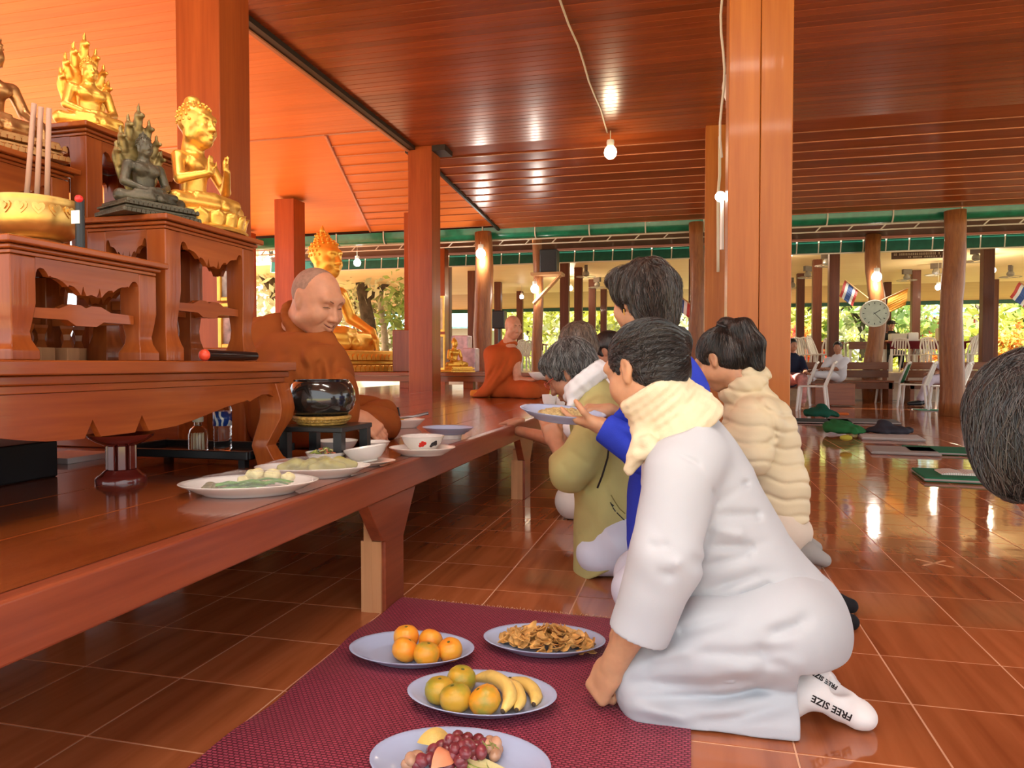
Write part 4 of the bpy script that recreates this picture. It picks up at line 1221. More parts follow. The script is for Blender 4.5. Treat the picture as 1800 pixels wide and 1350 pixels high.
def naga_hood(t, L, R, sc, zb, m, vox):
    S = Shape(); Q = Local(S, L.o, R, sc)
    for (x, z, r) in ((0, .62, .20), (-.10, .50, .17), (.10, .50, .17), (-.09, .34, .13), (.09, .34, .13), (0, .80, .11), (0, .15, .13)):
        Q.ell((x, -.15, zb + z), (r, .035, r * 1.05), k=.05)
    heads = [(0, 1.02, 1.0), (-.11, .90, .8), (.11, .90, .8), (-.19, .76, .75), (.19, .76, .75), (-.235, .60, .7), (.235, .60, .7)]
    for x, z, k_ in heads:
        Q.path([(x * .8, -.14, zb + z - .16), (x, -.10, zb + z - .04), (x * 1.02, -.03, zb + z - .05)], [.05, .045 * k_, .03 * k_], k=.02)
        Q.path([(x, -.10, zb + z - .03), (x * 1.03, -.11, zb + z + .05 * k_), (x * 1.03, -.09, zb + z + .10 * k_)], [.025, .016, .006], k=.015)
    for i in range(7):
        z = zb + .18 + .07 * i
        Q.creases([(-.2, -.115, z), (0, -.115, z + .04), (.2, -.115, z)], .008, .010)
    solid('serpent_hood', S, vox, m, t)

# golden teaching image on the image table
t, L, R, sc, zb = statue('golden_statue', 'golden seated image with raised teaching hands on lotus petals', Vector((-1.462, 1.905, 1.2105)), (.97, -.10, 0), .36, M['gold'], 'teach', 'lotus', ushnisha='', vox=.004, hk=1.62)
# dark patinated image with serpent hood beside it
t, L, R, sc, zb = statue('patina_statue', 'small dark patinated seated image with a weathered serpent hood', Vector((-1.468, 1.70, 1.2105)), (.9, -.35, 0), .245, M['patina'], 'meditate', 'tier', ushnisha='cone', vox=.003)
naga_hood(t, L, R, sc * 1.05, zb, plain('weathered_gold', (.22, .16, .06), .4, metal=.5, noise=.5, nscale=40), .0035)
# serpent-hooded golden image on the tall table
t, L, R, sc, zb = statue('golden_statue', 'bright golden seated image under a serpent hood, on a coiled base', Vector((-1.89, 1.95, 1.5155)), (.88, -.40, 0), .295, M['gold'], 'meditate', 'coil', ushnisha='cone', vox=.0036)
naga_hood(t, L, R, sc, zb, M['gold'], .0038)
# bronze seated image at the left edge
t, L, R, sc, zb = statue('bronze_statue', 'bronze seated image with a curled hair dome on a carved base at the left edge', Vector((-1.845, 1.565, 1.3725)), (.86, -.30, 0), .33, M['bronze'], 'touch', 'tier', ushnisha='cone', vox=.0042, hk=1.3)
# big golden image behind the monk
B0 = at(590, 655, 9.9)
bt_z = .70
t, L, R, sc, zb = statue('golden_statue', 'large golden seated image on a tiered base behind the older monk', Vector((B0.x - .25, 10.05, bt_z + .002)), (.93, -.28, 0), 2.0, M['gold_big'], 'touch', 'tier', ushnisha='bud', vox=.02, hk=1.3)
# ================================================================== PEOPLE
def V3(p): return np.array((p[0], p[1], p[2]), float)
def A(px, py, Y): return V3(at(px, py, Y))
def face_bits(o, R, sc, parent, lips=True, brows=True, m_brow=None):
    L = Matrix.Translation(o) @ Matrix((R * sc).tolist()).to_4x4()
    if brows:
        for s in (-1, 1):
            MB().tube([L @ Vector((s * x, y, z)) for x, y, z in ((.014, .0905, .024), (.028, .0895, .029), (.046, .0785, .026))], [.0022 * sc, .0026 * sc, .0012 * sc], 6).build('eyebrow', m_brow or M['brow'], parent, smooth=True)
def hair_cap(L, low=-.055, face=True, full=1.0):
    L.ell((0, -.020, .030), (.082 * full, .100 * full, .092 * full), k=.02)
    L.ell((0, -.055, -.030), (.070 * full, .055 * full, .060), k=.03)
    if face:
        L.ell((0, .105, -.035), (.092, .088, .088), k=.012, op='s')
        for s in (-1, 1):
            L.ell((s * .080, -.004, -.012), (.016, .026, .036), k=.008, op='s')
    return L

def stitch_on(obj, name, lines, r, m):
    from mathutils.bvhtree import BVHTree
    me = obj.data; bvh = BVHTree.FromPolygons([v.co.copy() for v in me.vertices], [tuple(p.vertices) for p in me.polygons])
    mb = MB(); o0 = Vector((0, 0, CAM_H))
    for ln in lines:
        pts = []
        for (p, q), (p2, q2) in zip(ln[:-1], ln[1:]):
            for k in range(4):
                h = bvh.ray_cast(o0, _ray(p + (p2 - p) * k / 3, q + (q2 - q) * k / 3).normalized())
                if h[0] is not None and (not pts or (h[0] - pts[-1]).length > 1e-4): pts.append(h[0])
        if len(pts) > 1: mb.tube(pts, r, 5)
    if mb.v: mb.build(name, m, obj, world=False)
# ---------------------------------------------------------------- woman in white kneeling in front
def p_white():
    Yc = 1.82
    hd = A(1129, 650, 1.80); HR = frame((-.76, .54, -.36)); HS = .985
    nb = A(1205, 752, 1.82)
    S = Shape()
    head(Local(S, hd, HR, HS))
    S.cone(hd + HR @ np.array((0, -.03, -.07)), nb, .052, .060, k=.03)
    # body core under the clothes
    S.path([nb, A(1225, 830, Yc), A(1275, 920, Yc), A(1318, 990, Yc), A(1365, 1075, Yc)], [.06, .08, .08, .08, .09], k=.03)
    S.cone(A(1225, 820, Yc), A(1192, 835, 1.70), .05, .045, k=.03)
    el, wr = A(1166, 985, 1.635), A(1078, 1168, 1.66)
    S.path([A(1192, 835, 1.70), el], [.045, .040], k=.02)
    S.path([el, A(1112, 1105, 1.64), wr], [.040, .038, .029], k=.02)
    # fist resting on the mat
    fy = A(1040, 1232, 1.675) - wr; fy /= np.linalg.norm(fy)
    bz = np.array((-.62, -.72, .10)); bz -= fy * (bz @ fy); bz /= np.linalg.norm(bz)
    Rh = np.stack([np.cross(fy, bz), fy, bz], 1)
    hand(Local(S, wr + fy * .012, Rh, .92), side=1, curl=(72, 95, 60), spread=.03, thumb_dir=((.5, .75, -.45), (-.55, .60, -.65)))
    for s, yy in ((-1, 1.70), (1, 1.95)):
        S.path([A(1372, 1085, Yc), A(1135, 1195, yy), A(1345, 1238, yy + .02)], [.07, .05, .035], k=.02)
    S.path([A(1228, 815, 1.86), A(1225, 830, 1.99), A(1150, 985, 2.02), A(1090, 1120, 1.95)], [.05, .045, .04, .03], k=.02)
    body = solid('person', S, .0044, M['skin_f'])
    props(body, 'woman in white kneeling on the mat with a fist on the floor', 'person')
    # hair drawn back into a clipped knot
    S = Shape(); L = Local(S, hd, HR, HS)
    hair_cap(L, full=1.0)
    L.ell((0, -.080, .020), (.060, .045, .072), k=.03)
    S.ell(A(1186, 640, 1.83), (.036, .050, .070), k=.02)
    S.ell(A(1190, 602, 1.82), (.036, .045, .040), k=.015)
    S.ell(A(1196, 660, 1.82), (.020, .030, .040), k=.02)
    S.ripple(HR @ np.array((.3, .1, 1)), 420, .0009, 1.2, 3)
    M['hair1'] = hair_mat('hair_black_grey', (.004, .0035, .0035), (.036, .032, .030), (1.2, .45, 3.2), 55)
    hr = solid('hair', S, .0042, M['hair1'], body)
    bun = Vector(A(1190, 620, 1.83))
    strands(hr, 2600, lambda p: (bun - p).normalized(), .10, .00055, strand_mat('strand_black', (.004, .0035, .0035), (.05, .042, .038)), 1, .0022, .12)
    # claw clip
    cm = plain('clip_black', (.01, .01, .012), .2, coat=.6)
    clip = MB()
    c0 = V3(at(1180, 612, 1.80))
    for i in range(6):
        a = -.9 + .36 * i
        clip.tube([c0 + np.array((.012 * math.cos(a * 2), -.01, .008 * i - .03)), c0 + np.array((-.014 + .004 * i, -.022, -.004 * i - .02 + .010 * i)), c0 + np.array((-.030 + .010 * i, -.012, -.032 + .016 * i))], [.004, .0036, .0018], 6)
    clip.tube([c0 + np.array((.020, -.006, .045)), c0 + np.array((.022, -.018, .012)), c0 + np.array((.016, -.022, -.030)), c0 + np.array((.010, -.016, -.055))], [.006, .008, .007, .004], 8)
    clip.build('hair_clip', cm, body, smooth=True)
    # blouse
    M['white_cloth'] = cloth('white_cotton', (.50, .52, .555), noise=.02)
    n_ = (.885, 0, .465)
    S = Shape()
    S.path([A(1212, 775, 1.83), A(1222, 835, 1.84), A(1258, 925, 1.84), A(1298, 1000, 1.84), A(1355, 1070, 1.84)], [.085, .150, .158, .160, .170], k=.05, flat=(n_, .86))
    S.ell(A(1225, 985, 1.84), (.085, .13, .10), k=.06)
    S.cone(A(1205, 765, 1.83), A(1218, 800, 1.83), .075, .09, k=.03)
    S.cone(A(1215, 800, 1.72), A(1205, 815, 1.95), .078, .078, k=.05)
    S.ell(A(1350, 1085, 1.80), (.150, .17, .085), k=.04)
    S.cut(A(1330, 1128, 1.7), (.10, 0, -1), k=.004)
    S.cut(A(1205, 752, 1.8), (-.55, 0, .80), k=.004)
    # sleeve
    sh, el2, cf = A(1196, 835, 1.672), A(1170, 980, 1.62), A(1122, 1116, 1.625)
    d_ = cf - el2; d_ /= np.linalg.norm(d_)
    S.path([sh, el2, cf + d_ * .04], [.083, .080, .066], k=.035)
    S._add((lambda c, n: (lambda P: np.maximum(-((P - c.astype(np.float32)) @ n.astype(np.float32)), np.sqrt((((P - c.astype(np.float32))) ** 2).sum(1)) - .13)))(cf, d_), [0] * 3, [0] * 3, .003, 's')
    S.cone(cf - d_ * .05, cf + d_ * .06, .056, .056, k=.004, op='s')
    # seams and folds
    S.creases([A(1178, 790, 1.60), A(1225, 815, 1.62), A(1262, 885, 1.66), A(1258, 900, 1.66)], .007, .007, .2)
    S.creases([A(1262, 888, 1.66), A(1310, 850, 1.69), A(1345, 828, 1.75)], .010, .009, .2)
    S.creases([A(1255, 900, 1.66), A(1225, 985, 1.66), A(1205, 1060, 1.70)], .010, .016)
    for a_, b_, c_, dp in (((1258, 905), (1330, 905), (1372, 930), .006), ((1240, 960), (1320, 962), (1390, 940), .007), ((1225, 1000), (1310, 975), (1370, 968), .005), ((1230, 1040), (1330, 1010), (1420, 1000), .005), ((1280, 1060), (1350, 1030), (1430, 1040), .006), ((1250, 930), (1300, 940), (1340, 960), -.004), ((1180, 880), (1150, 960), (1130, 1040), .004), ((1210, 900), (1190, 990), (1150, 1090), -.005), ((1140, 900), (1170, 960), (1215, 985), .004), ((1150, 1000), (1175, 1010), (1200, 1000), .005)):
        S.creases([A(*a_, 1.64), A(*b_, 1.64), A(*c_, 1.66)], dp * 1.9, .012, .2)
    S.creases([A(1210, 1062, 1.65), A(1275, 1085, 1.62), A(1330, 1120, 1.62), A(1395, 1098, 1.64), A(1445, 1065, 1.68)], .012, .010, .25)
    S.lumps(.0022, 24, 4)
    solid('blouse', S, .0045, M['white_cloth'], body)
    # trousers
    S = Shape()
    S.ell(A(1372, 1092, 1.84), (.158, .185, .150), k=.05)
    S.ell(A(1390, 1125, 1.76), (.115, .105, .105), k=.04)
    for yy, dn in ((1.712, 0), (1.95, 0)):
        S.path([A(1370, 1105, yy + .02), A(1260, 1135, yy), A(1150, 1180, yy)], [.125, .118, .085], k=.04)
        S.path([A(1140, 1200, yy), A(1230, 1235, yy), A(1405, 1258, yy)], [.078, .078, .072], k=.03)
        S.ell(A(1135, 1205, yy), (.062, .075, .075), k=.04)
    S.box(A(1255, 1258, 1.69), (.185, .060, .045), rad=.03, k=.035)
    S.cut((0, 0, .002), (0, 0, -1), k=.003)
    S.cut(A(1402, 1250, 1.65), (1, 0, 0), k=.003) if False else None
    hx = A(1404, 1280, 1.66)[0]
    S._add(lambda P: np.maximum(np.maximum(hx - P[:, 0], P[:, 2] - .145), -.0 - P[:, 2] - 1), [0] * 3, [0] * 3, .006, 's')
    for a_, b_, c_, dp in (((1110, 1165), (1200, 1110), (1300, 1085), .008), ((1095, 1200), (1250, 1205), (1400, 1180), .012), ((1120, 1225), (1260, 1225), (1400, 1200), .010), ((1105, 1240), (1200, 1262), (1330, 1250), -.010), ((1180, 1262), (1300, 1262), (1400, 1240), .010), ((1200, 1145), (1310, 1150), (1400, 1140), .006), ((1330, 1130), (1350, 1165), (1400, 1180), .006), ((1090, 1185), (1150, 1155), (1240, 1140), -.006), ((1340, 1120), (1400, 1100), (1440, 1075), .010), ((1280, 1180), (1340, 1190), (1420, 1165), -.006)):
        S.creases([A(*a_, 1.60), A(*b_, 1.60), A(*c_, 1.62)], dp * 1.6, .014, .2)
    S.lumps(.0022, 22, 9)
    solid('trousers', S, .0048, M['white_cloth'], body)
    # scarf wound round the neck with a hanging knot
    M['scarf'] = cloth('cream_scarf', (.74, .62, .42), noise=.06, weave=500, bump=.25)
    S = Shape()
    u_ = np.array((.80, 0, .60)); v_ = np.array((0, 1.0, 0)); c_ = A(1184, 738, 1.815); ax = np.array((.60, 0, -.80))
    for off, rr, tr, ph in ((-.088, .066, .018, 2.0), (-.070, .070, .018, .7), (-.052, .074, .018, .0), (-.034, .079, .019, 1.0), (-.015, .084, .019, 2.2), (.004, .090, .020, 3.1), (.024, .096, .020, 4.4), (.042, .100, .019, 5.0)):
        pts = []
        for i in range(25):
            a = 2 * math.pi * i / 24; w_ = .006 * math.sin(a + ph) + .002 * math.sin(3 * a + 2 * ph)
            pts.append(c_ + np.array((0, -.018 + .35 * min(0, off + .02), 0)) + ax * (off + w_) + u_ * (rr + .004 * math.sin(5 * a + ph)) * math.cos(a) + v_ * rr * .98 * math.sin(a))
        S.path(pts, [tr * (1 + .05 * math.sin(1.3 * i + ph)) for i in range(25)], k=.005)
    S.path([A(1135, 765, 1.74), A(1128, 785, 1.71), A(1116, 806, 1.70)], [.034, .026, .018], k=.02)
    S.path([A(1140, 780, 1.69), A(1150, 795, 1.68), A(1120, 800, 1.685)], [.022, .018, .014], k=.01)
    S.path([A(1115, 806, 1.70), A(1106, 826, 1.70)], [.018, .013], k=.01)
    S.ripple((.62, .25, -.75), 330, .0012, .9, 5)
    solid('scarf', S, .0042, M['scarf'], body)
    # socks: soles turned up behind her
    M['sock'] = cloth('white_sock', (.80, .76, .74), noise=.08)
    for k, (yy, dx) in enumerate(((1.735, 0.0), (1.93, .015))):
        S = Shape()
        hl, ml, tb = A(1432, 1215, yy), A(1475, 1235, yy), A(1506, 1252, yy)
        hl = hl + np.array((dx, 0, .012)); ml = ml + np.array((dx, 0, 0)); tb = tb + np.array((dx, 0, -.004))
        S.path([A(1380, 1235, yy), hl], [.040, .040], k=.03)
        S.path([hl, ml, tb], [.044, .036, .030], k=.02, flat=((0, 1, 0), 1.08))
        S.ell(tb + np.array((.012, 0, -.002)), (.030, .042, .026), k=.02)
        S.ell(ml + np.array((.0, -.01, .042)), (.030, .022, .018), k=.02, op='s')
        S.cut((0, 0, .002), (0, 0, -1), k=.004)
        S.lumps(.0015, 60, 3)
        sk = solid('sock', S, .0036, M['sock'], body)
        if k == 0:
            from mathutils.bvhtree import BVHTree
            me = sk.data
            bvh = BVHTree.FromPolygons([tuple(v.co) for v in me.vertices], [tuple(p.vertices) for p in me.polygons])
            for txt, pc, size, ang in (('FREE SIZE', (1462, 1244), .021, 155), ('FREE SIZE', (1450, 1196), .014, 148)):
                cu = bpy.data.curves.new('t', 'FONT'); cu.body = txt; cu.size = size; cu.align_x = 'CENTER'; cu.align_y = 'CENTER'; cu.extrude = 0; cu.resolution_u = 2; cu.offset = .0006
                to = bpy.data.objects.new('t', cu); col.objects.link(to)
                dg = bpy.context.evaluated_depsgraph_get()
                tm = bpy.data.meshes.new_from_object(to.evaluated_get(dg))
                bpy.data.objects.remove(to)
                bm = bmesh.new(); bm.from_mesh(tm)
                bmesh.ops.subdivide_edges(bm, edges=bm.edges, cuts=1)
                o3 = Vector(A(pc[0], pc[1], yy - .04)); view = (o3 - Vector((0, 0, CAM_H))).normalized()
                rr = Vector((1, 0.1, 0)).normalized(); uu = rr.cross(view)
                ca, sa = math.cos(math.radians(ang)), math.sin(math.radians(ang))
                for v in bm.verts:
                    x, y = v.co.x * ca - v.co.y * sa, v.co.x * sa + v.co.y * ca
                    q = o3 + rr * x + uu * y - view * .2
                    hit = bvh.ray_cast(q, view)
                    v.co = (hit[0] + hit[1] * .0006) if hit[0] is not None else (o3 + rr * x + uu * y)
                bm.to_mesh(tm); bm.free()
                tm.materials.clear(); tm.materials.append(M['black'])
                link('lettering', tm, sk)
    return body
p_white()

# ---------------------------------------------------------------- woman in the blue sweater holding a plate
def p_blue():
    Yc = 2.42
    hd = A(1126, 527, Yc); HR = frame((-.76, .60, -.14)); HS = 1.0
    S = Shape(); head(Local(S, hd, HR, HS))
    nb = A(1160, 615, Yc)
    S.cone(hd + HR @ np.array((0, -.03, -.07)), nb, .05, .055, k=.03)
    S.path([nb, A(1178, 700, Yc), A(1190, 850, Yc), A(1195, 960, Yc)], [.06, .08, .09, .10], k=.03)
    for s, ys in ((-1, -.14), (1, .15)):
        kn = A(1130, 1080, Yc + ys * .6); kn[2] = .06
        S.path([A(1195, 960, Yc + ys * .5), kn, kn + np.array((.42, .02, -.005))], [.07, .055, .035], k=.02)
    shl, ell_, wrl = A(1168, 660, 2.27), A(1135, 800, 2.24), A(1056, 748, 2.27)
    S.path([A(1172, 655, Yc), shl, ell_, wrl], [.055, .045, .036, .026], k=.02)
    fy = A(1000, 738, 2.33) - wrl; fy /= np.linalg.norm(fy)
    bz = np.array((.05, -.35, -.9)); bz -= fy * (bz @ fy); bz /= np.linalg.norm(bz)
    Rh = np.stack([np.cross(fy, bz), fy, bz], 1)
    hand(Local(S, wrl, Rh, .92), side=1 if (Rh[:, 0] @ np.array((0, -1, .4))) > 0 else -1, curl=(14, 14, 10), spread=.12, thumb_dir=((.75, .55, -.5), (.35, .85, -.75)))
    shr, elr, wrr = A(1175, 650, 2.58), A(1130, 780, 2.56), A(1072, 722, 2.50)
    S.path([A(1172, 655, Yc), shr, elr, wrr], [.055, .045, .036, .025], k=.02)
    fy = A(1010, 716, 2.46) - wrr; fy /= np.linalg.norm(fy)
    bz = np.array((0.1, -.2, .95)); bz -= fy * (bz @ fy); bz /= np.linalg.norm(bz)
    Rh = np.stack([np.cross(fy, bz), fy, bz], 1)
    hand(Local(S, wrr, Rh, .88), side=-1, curl=(20, 18, 12), spread=.06)
    body = solid('person', S, .0048, M['skin_f'])
    props(body, 'woman in a bright blue sweater upright on her knees holding out a plate', 'person')
    S = Shape(); L = Local(S, hd, HR, HS)
    hair_cap(L, full=1.10)
    L.ell((0, -.06, .01), (.090, .075, .105), k=.03)
    L.ell((0, -.07, -.065), (.070, .050, .060), k=.03)
    L.ell((-.055, .030, .075), (.045, .055, .035), k=.02)
    L.ell((.05, .030, .080), (.045, .055, .035), k=.02)
    L.ell((-.078, .012, .030), (.018, .030, .042), k=.02)
    S.ripple(HR @ np.array((.2, 1, .3)), 210, .0022, 1.6, 8)
    S.lumps(.003, 50, 3)
    crown = Vector(hd + HR @ np.array((0, -.03, .11)))
    hr = solid('hair', S, .005, hair_mat('hair_brown_grey', (.012, .007, .005), (.060, .038, .028), (2.2, 2.2, .5), 60), body)
    strands(hr, 2600, lambda p: (p - crown) * 6 + Vector((.1, 0, -.6)), .085, .0007, strand_mat('strand_brown', (.008, .005, .004), (.085, .055, .042)), 2, .009, .45)
    MB().tube([Vector(hd + HR @ np.array((-.083, .002, -.035))), Vector(hd + HR @ np.array((-.083, .002, -.055)))], .0022, 6).build('earring', M['gold'], body)
    M['blue'] = cloth('blue_wool', (.030, .055, .52), noise=.08, weave=350, bump=.25)
    n_ = (.98, 0, .15)
    S = Shape()
    S.path([A(1162, 622, Yc), A(1176, 690, Yc), A(1188, 790, Yc), A(1182, 880, Yc), A(1180, 950, Yc)], [.085, .155, .165, .18, .185], k=.05, flat=(n_, .78))
    for ys, px_, y_ in ((2.27, 1166, 655), (2.57, 1174, 650)): S.ell(A(px_, y_, ys), (.075, .075, .075), k=.05)
    S.path([shl, ell_], [.072, .062], k=.03); S.path([ell_, A(1064, 752, 2.265)], [.060, .046], k=.02)
    S.path([shr, elr], [.07, .06], k=.03); S.path([elr, A(1085, 738, 2.51)], [.058, .043], k=.02)
    d_ = wrl - ell_; d_ /= np.linalg.norm(d_)
    S._add(lambda P: np.maximum(-((P - (wrl - d_ * .015).astype(np.float32)) @ d_.astype(np.float32)), np.sqrt(((P - wrl.astype(np.float32)) ** 2).sum(1)) - .10), [0] * 3, [0] * 3, .003, 's')
    S.cut(A(1150, 605, Yc), (-.35, 0, 1), k=.004)
    S.cut(A(1180, 985, Yc), (0, 0, -1), k=.004)
    for a_, b_ in (((1095, 760), (1120, 800)), ((1080, 750), (1110, 775)), ((1110, 840), (1130, 900))): S.crease(A(*a_, 2.2), A(*b_, 2.2), .006, .010)
    S.lumps(.003, 20, 6)
    solid('sweater', S, .0055, M['blue'], body)
    M['pale_trousers'] = cloth('pale_lavender_cloth', (.68, .69, .80))
    S = Shape()
    S.ell(A(1195, 985, Yc), (.14, .17, .12), k=.05)
    for ys in (-.085, .09):
        kn = A(1125, 1080, Yc + ys); kn[2] = .085
        S.path([A(1190, 985, Yc + ys), kn], [.115, .085], k=.04)
        S.path([kn, kn + np.array((.36, .0, -.015))], [.085, .065], k=.03)
    S.cut((0, 0, .002), (0, 0, -1), .003); S.lumps(.003, 18, 2)
    solid('trousers', S, .007, M['pale_trousers'], body)
    for k, (px_, py_) in enumerate(((1468, 1092), (1462, 1108))):
        yf = 2.36 + .16 * (1 - k); f0 = np.array((at(1474, 640, yf).x, yf, .034))
        S = Shape(); S.path([f0 + np.array((-.14, 0, .008)), f0, f0 + np.array((.045, 0, -.006))], [.038, .034, .024], k=.02); S.cut((0, 0, .002), (0, 0, -1), .003)
        solid('sock', S, .005, cloth('black_sock%d' % k, (.012, .012, .014)), body)
    return body
p_blue()

# ---------------------------------------------------------------- bowing woman in khaki
def p_khaki():
    Yc = 2.86
    hd = A(1001, 655, Yc); HR = frame((-.80, .12, -.58)); HS = .98
    S = Shape(); head(Local(S, hd, HR, HS))
    nb = A(1040, 690, Yc)
    S.cone(hd + HR @ np.array((0, -.03, -.07)), nb, .05, .055, k=.03)
    S.path([nb, A(1066, 760, Yc), A(1078, 860, Yc), A(1085, 940, Yc)], [.06, .08, .08, .09], k=.03)
    for ys in (-.12, .12):
        kn = atz(1040, 1000, .07); kn = np.array((kn.x + .02, Yc + ys, .07))
        S.path([A(1085, 945, Yc + ys * .6), kn, kn + np.array((.40, 0, -.01))], [.07, .055, .035], k=.02)
    sh, el = A(1058, 745, 2.71), A(1004, 828, 2.68)
    wr = A(975, 775, 2.79)
    S.path([A(1062, 740, Yc), sh, el, wr], [.05, .045, .038, .027], k=.02)
    S.path([A(1062, 740, Yc), A(1062, 745, 3.01), A(1004, 825, 3.02), A(972, 772, 2.90)], [.05, .045, .038, .027], k=.02)
    for wv, sd, by in ((wr, 1, -1), (A(972, 772, 2.90), -1, 1)):
        fy = A(958, 728, 2.845) - wv; fy /= np.linalg.norm(fy)
        bz = np.array((.2, by, .1), float); bz -= fy * (bz @ fy); bz /= np.linalg.norm(bz)
        Rh = np.stack([np.cross(fy, bz), fy, bz], 1)
        hand(Local(S, wv, Rh, .86), side=sd, curl=(8, 8, 5), spread=.03, thumb=(22, 10))
    body = solid('person', S, .0052, M['skin_d'])
    props(body, 'grey-haired woman with glasses in a khaki jacket bowing with joined hands', 'person')
    S = Shape(); L = Local(S, hd, HR, HS)
    hair_cap(L, full=1.10); L.ell((0, -.05, .03), (.088, .08, .09), k=.03)
    L.ell((0, .055, .085), (.06, .04, .028), k=.02); L.ell((-.076, .02, .035), (.016, .028, .035), k=.02)
    S.ripple(HR @ np.array((.2, 1, .3)), 230, .002, 1.8, 2); S.lumps(.003, 55, 8)
    crown = Vector(hd + HR @ np.array((0, -.05, .10)))
    hr = solid('hair', S, .0055, hair_mat('hair_grey', (.030, .028, .026), (.16, .155, .15), (2.0, 2.0, .6), 50), body)
    strands(hr, 1800, lambda p: (p - crown) * 6 + Vector((0, 0, -.4)), .07, .0008, strand_mat('strand_grey', (.02, .018, .017), (.26, .25, .24)), 3, .007, .4)
    # glasses
    Lm = Matrix.Translation(hd) @ Matrix((HR * HS).tolist()).to_4x4()
    gm = plain('red_frame', (.42, .07, .04), .25)
    g = MB()
    for s in (-1, 1):
        g.tube([Lm @ Vector((s * .032 + .021 * math.cos(a), .101, .004 + .017 * math.sin(a))) for a in [2 * math.pi * i / 16 for i in range(16)]], .0022, 6, closed=True)
        g.tube([Lm @ Vector((s * .053, .098, .008)), Lm @ Vector((s * .074, .06, .008)), Lm @ Vector((s * .080, -.005, .006))], .0022, 6)
    g.tube([Lm @ Vector((-.011, .103, .006)), Lm @ Vector((.011, .103, .006))], .002, 6)
    g.build('glasses', gm, body, smooth=True)
    # white towel round the neck
    S = Shape()
    c_ = A(1030, 672, Yc); u_ = np.array((.75, 0, .66)); ax = np.array((.66, 0, -.75))
    pts = [c_ + u_ * .082 * math.cos(a) + np.array((0, 1, 0)) * .082 * math.sin(a) for a in [2 * math.pi * i / 16 for i in range(17)]]
    S.path(pts, [.030] * 17, k=.01, flat=(ax, 1.25))
    S.path([A(1010, 690, 2.78), A(1003, 712, 2.77)], [.026, .018], k=.02); S.ripple(ax, 170, .002, .5, 1)
    solid('neck_towel', S, .005, cloth('white_towel', (.78, .78, .80)), body)
    # jacket
    M['khaki'] = cloth('khaki_cotton', (.47, .41, .17), noise=.06, weave=600)
    n_ = (.97, 0, .25)
    S = Shape()
    S.path([A(1046, 700, Yc), A(1062, 755, Yc), A(1072, 850, Yc), A(1076, 940, Yc), A(1074, 1000, Yc)], [.10, .165, .165, .18, .185], k=.05, flat=(n_, .80))
    S.ell(A(1056, 742, 2.72), .08, k=.05); S.ell(A(1060, 742, 3.0), .08, k=.05)
    S.path([sh, el], [.080, .078], k=.03); S.path([el, A(986, 800, 2.74)], [.078, .052], k=.025)
    S.path([A(1062, 745, 3.0), A(1004, 825, 3.02)], [.075, .07], k=.03)
    d_ = wr - el; d_ /= np.linalg.norm(d_)
    S._add(lambda P: np.maximum(-((P - (el + d_ * .085).astype(np.float32)) @ d_.astype(np.float32)), np.sqrt(((P - wr.astype(np.float32)) ** 2).sum(1)) - .10), [0] * 3, [0] * 3, .003, 's')
    S.cut(A(1030, 680, Yc), (-.6, 0, .8), k=.004)
    S.cut(A(1050, 1012, 2.70), (.42, 0, -.9), k=.004)
    S.creases([A(1070, 790, 2.66), A(1060, 840, 2.64), A(1035, 855, 2.63), A(1010, 862, 2.63)], .014, .018)
    S.creases([A(1012, 865, 2.66), A(1020, 940, 2.70), A(1035, 1015, 2.70)], .004, .006)
    S.creases([A(1060, 850, 2.66), A(1085, 885, 2.66), A(1100, 915, 2.66)], .004, .006)
    for a_, b_ in (((1075, 880), (1098, 905)), ((1000, 790), (1040, 820)), ((985, 810), (1010, 845)), ((1040, 900), (1060, 980)), ((1030, 760), (1050, 800))): S.crease(A(*a_, 2.66), A(*b_, 2.66), .005, .012)
    S.lumps(.003, 22, 12)
    jk = solid('jacket', S, .0058, M['khaki'], body)
    stitch_on(jk, 'embroidery', [[(1073, 883), (1077, 891)], [(1077, 892), (1082, 899)], [(1084, 901), (1091, 908)], [(1091, 908), (1098, 915)], [(1074, 886), (1079, 889)]], .0022, M['black'])
    stitch_on(jk, 'pocket_seam', [[(1074, 870), (1081, 882), (1089, 894), (1099, 903)]], .0020, plain('seam_thread', (.20, .16, .05), .8))
    # pouch strap
    MB().tube([Vector(A(1072, 772, 2.655)), Vector(A(1068, 805, 2.64)), Vector(A(1058, 838, 2.615)), Vector(A(1050, 858, 2.60))], .004, 6).build('strap', M['black'], body)
    S = Shape()
    for ys in (-.10, .11):
        kn = atz(1042, 1000, .09); kn = np.array((kn.x, Yc + ys, .088))
        S.path([A(1088, 950, Yc + ys), kn], [.115, .086], k=.04); S.path([kn, kn + np.array((.40, 0, -.02))], [.086, .066], k=.03)
    S.cut((0, 0, .002), (0, 0, -1), .003); S.lumps(.003, 20, 5)
    solid('trousers', S, .007, cloth('pale_blue_trousers', (.66, .68, .80)), body)
    return body
p_khaki()

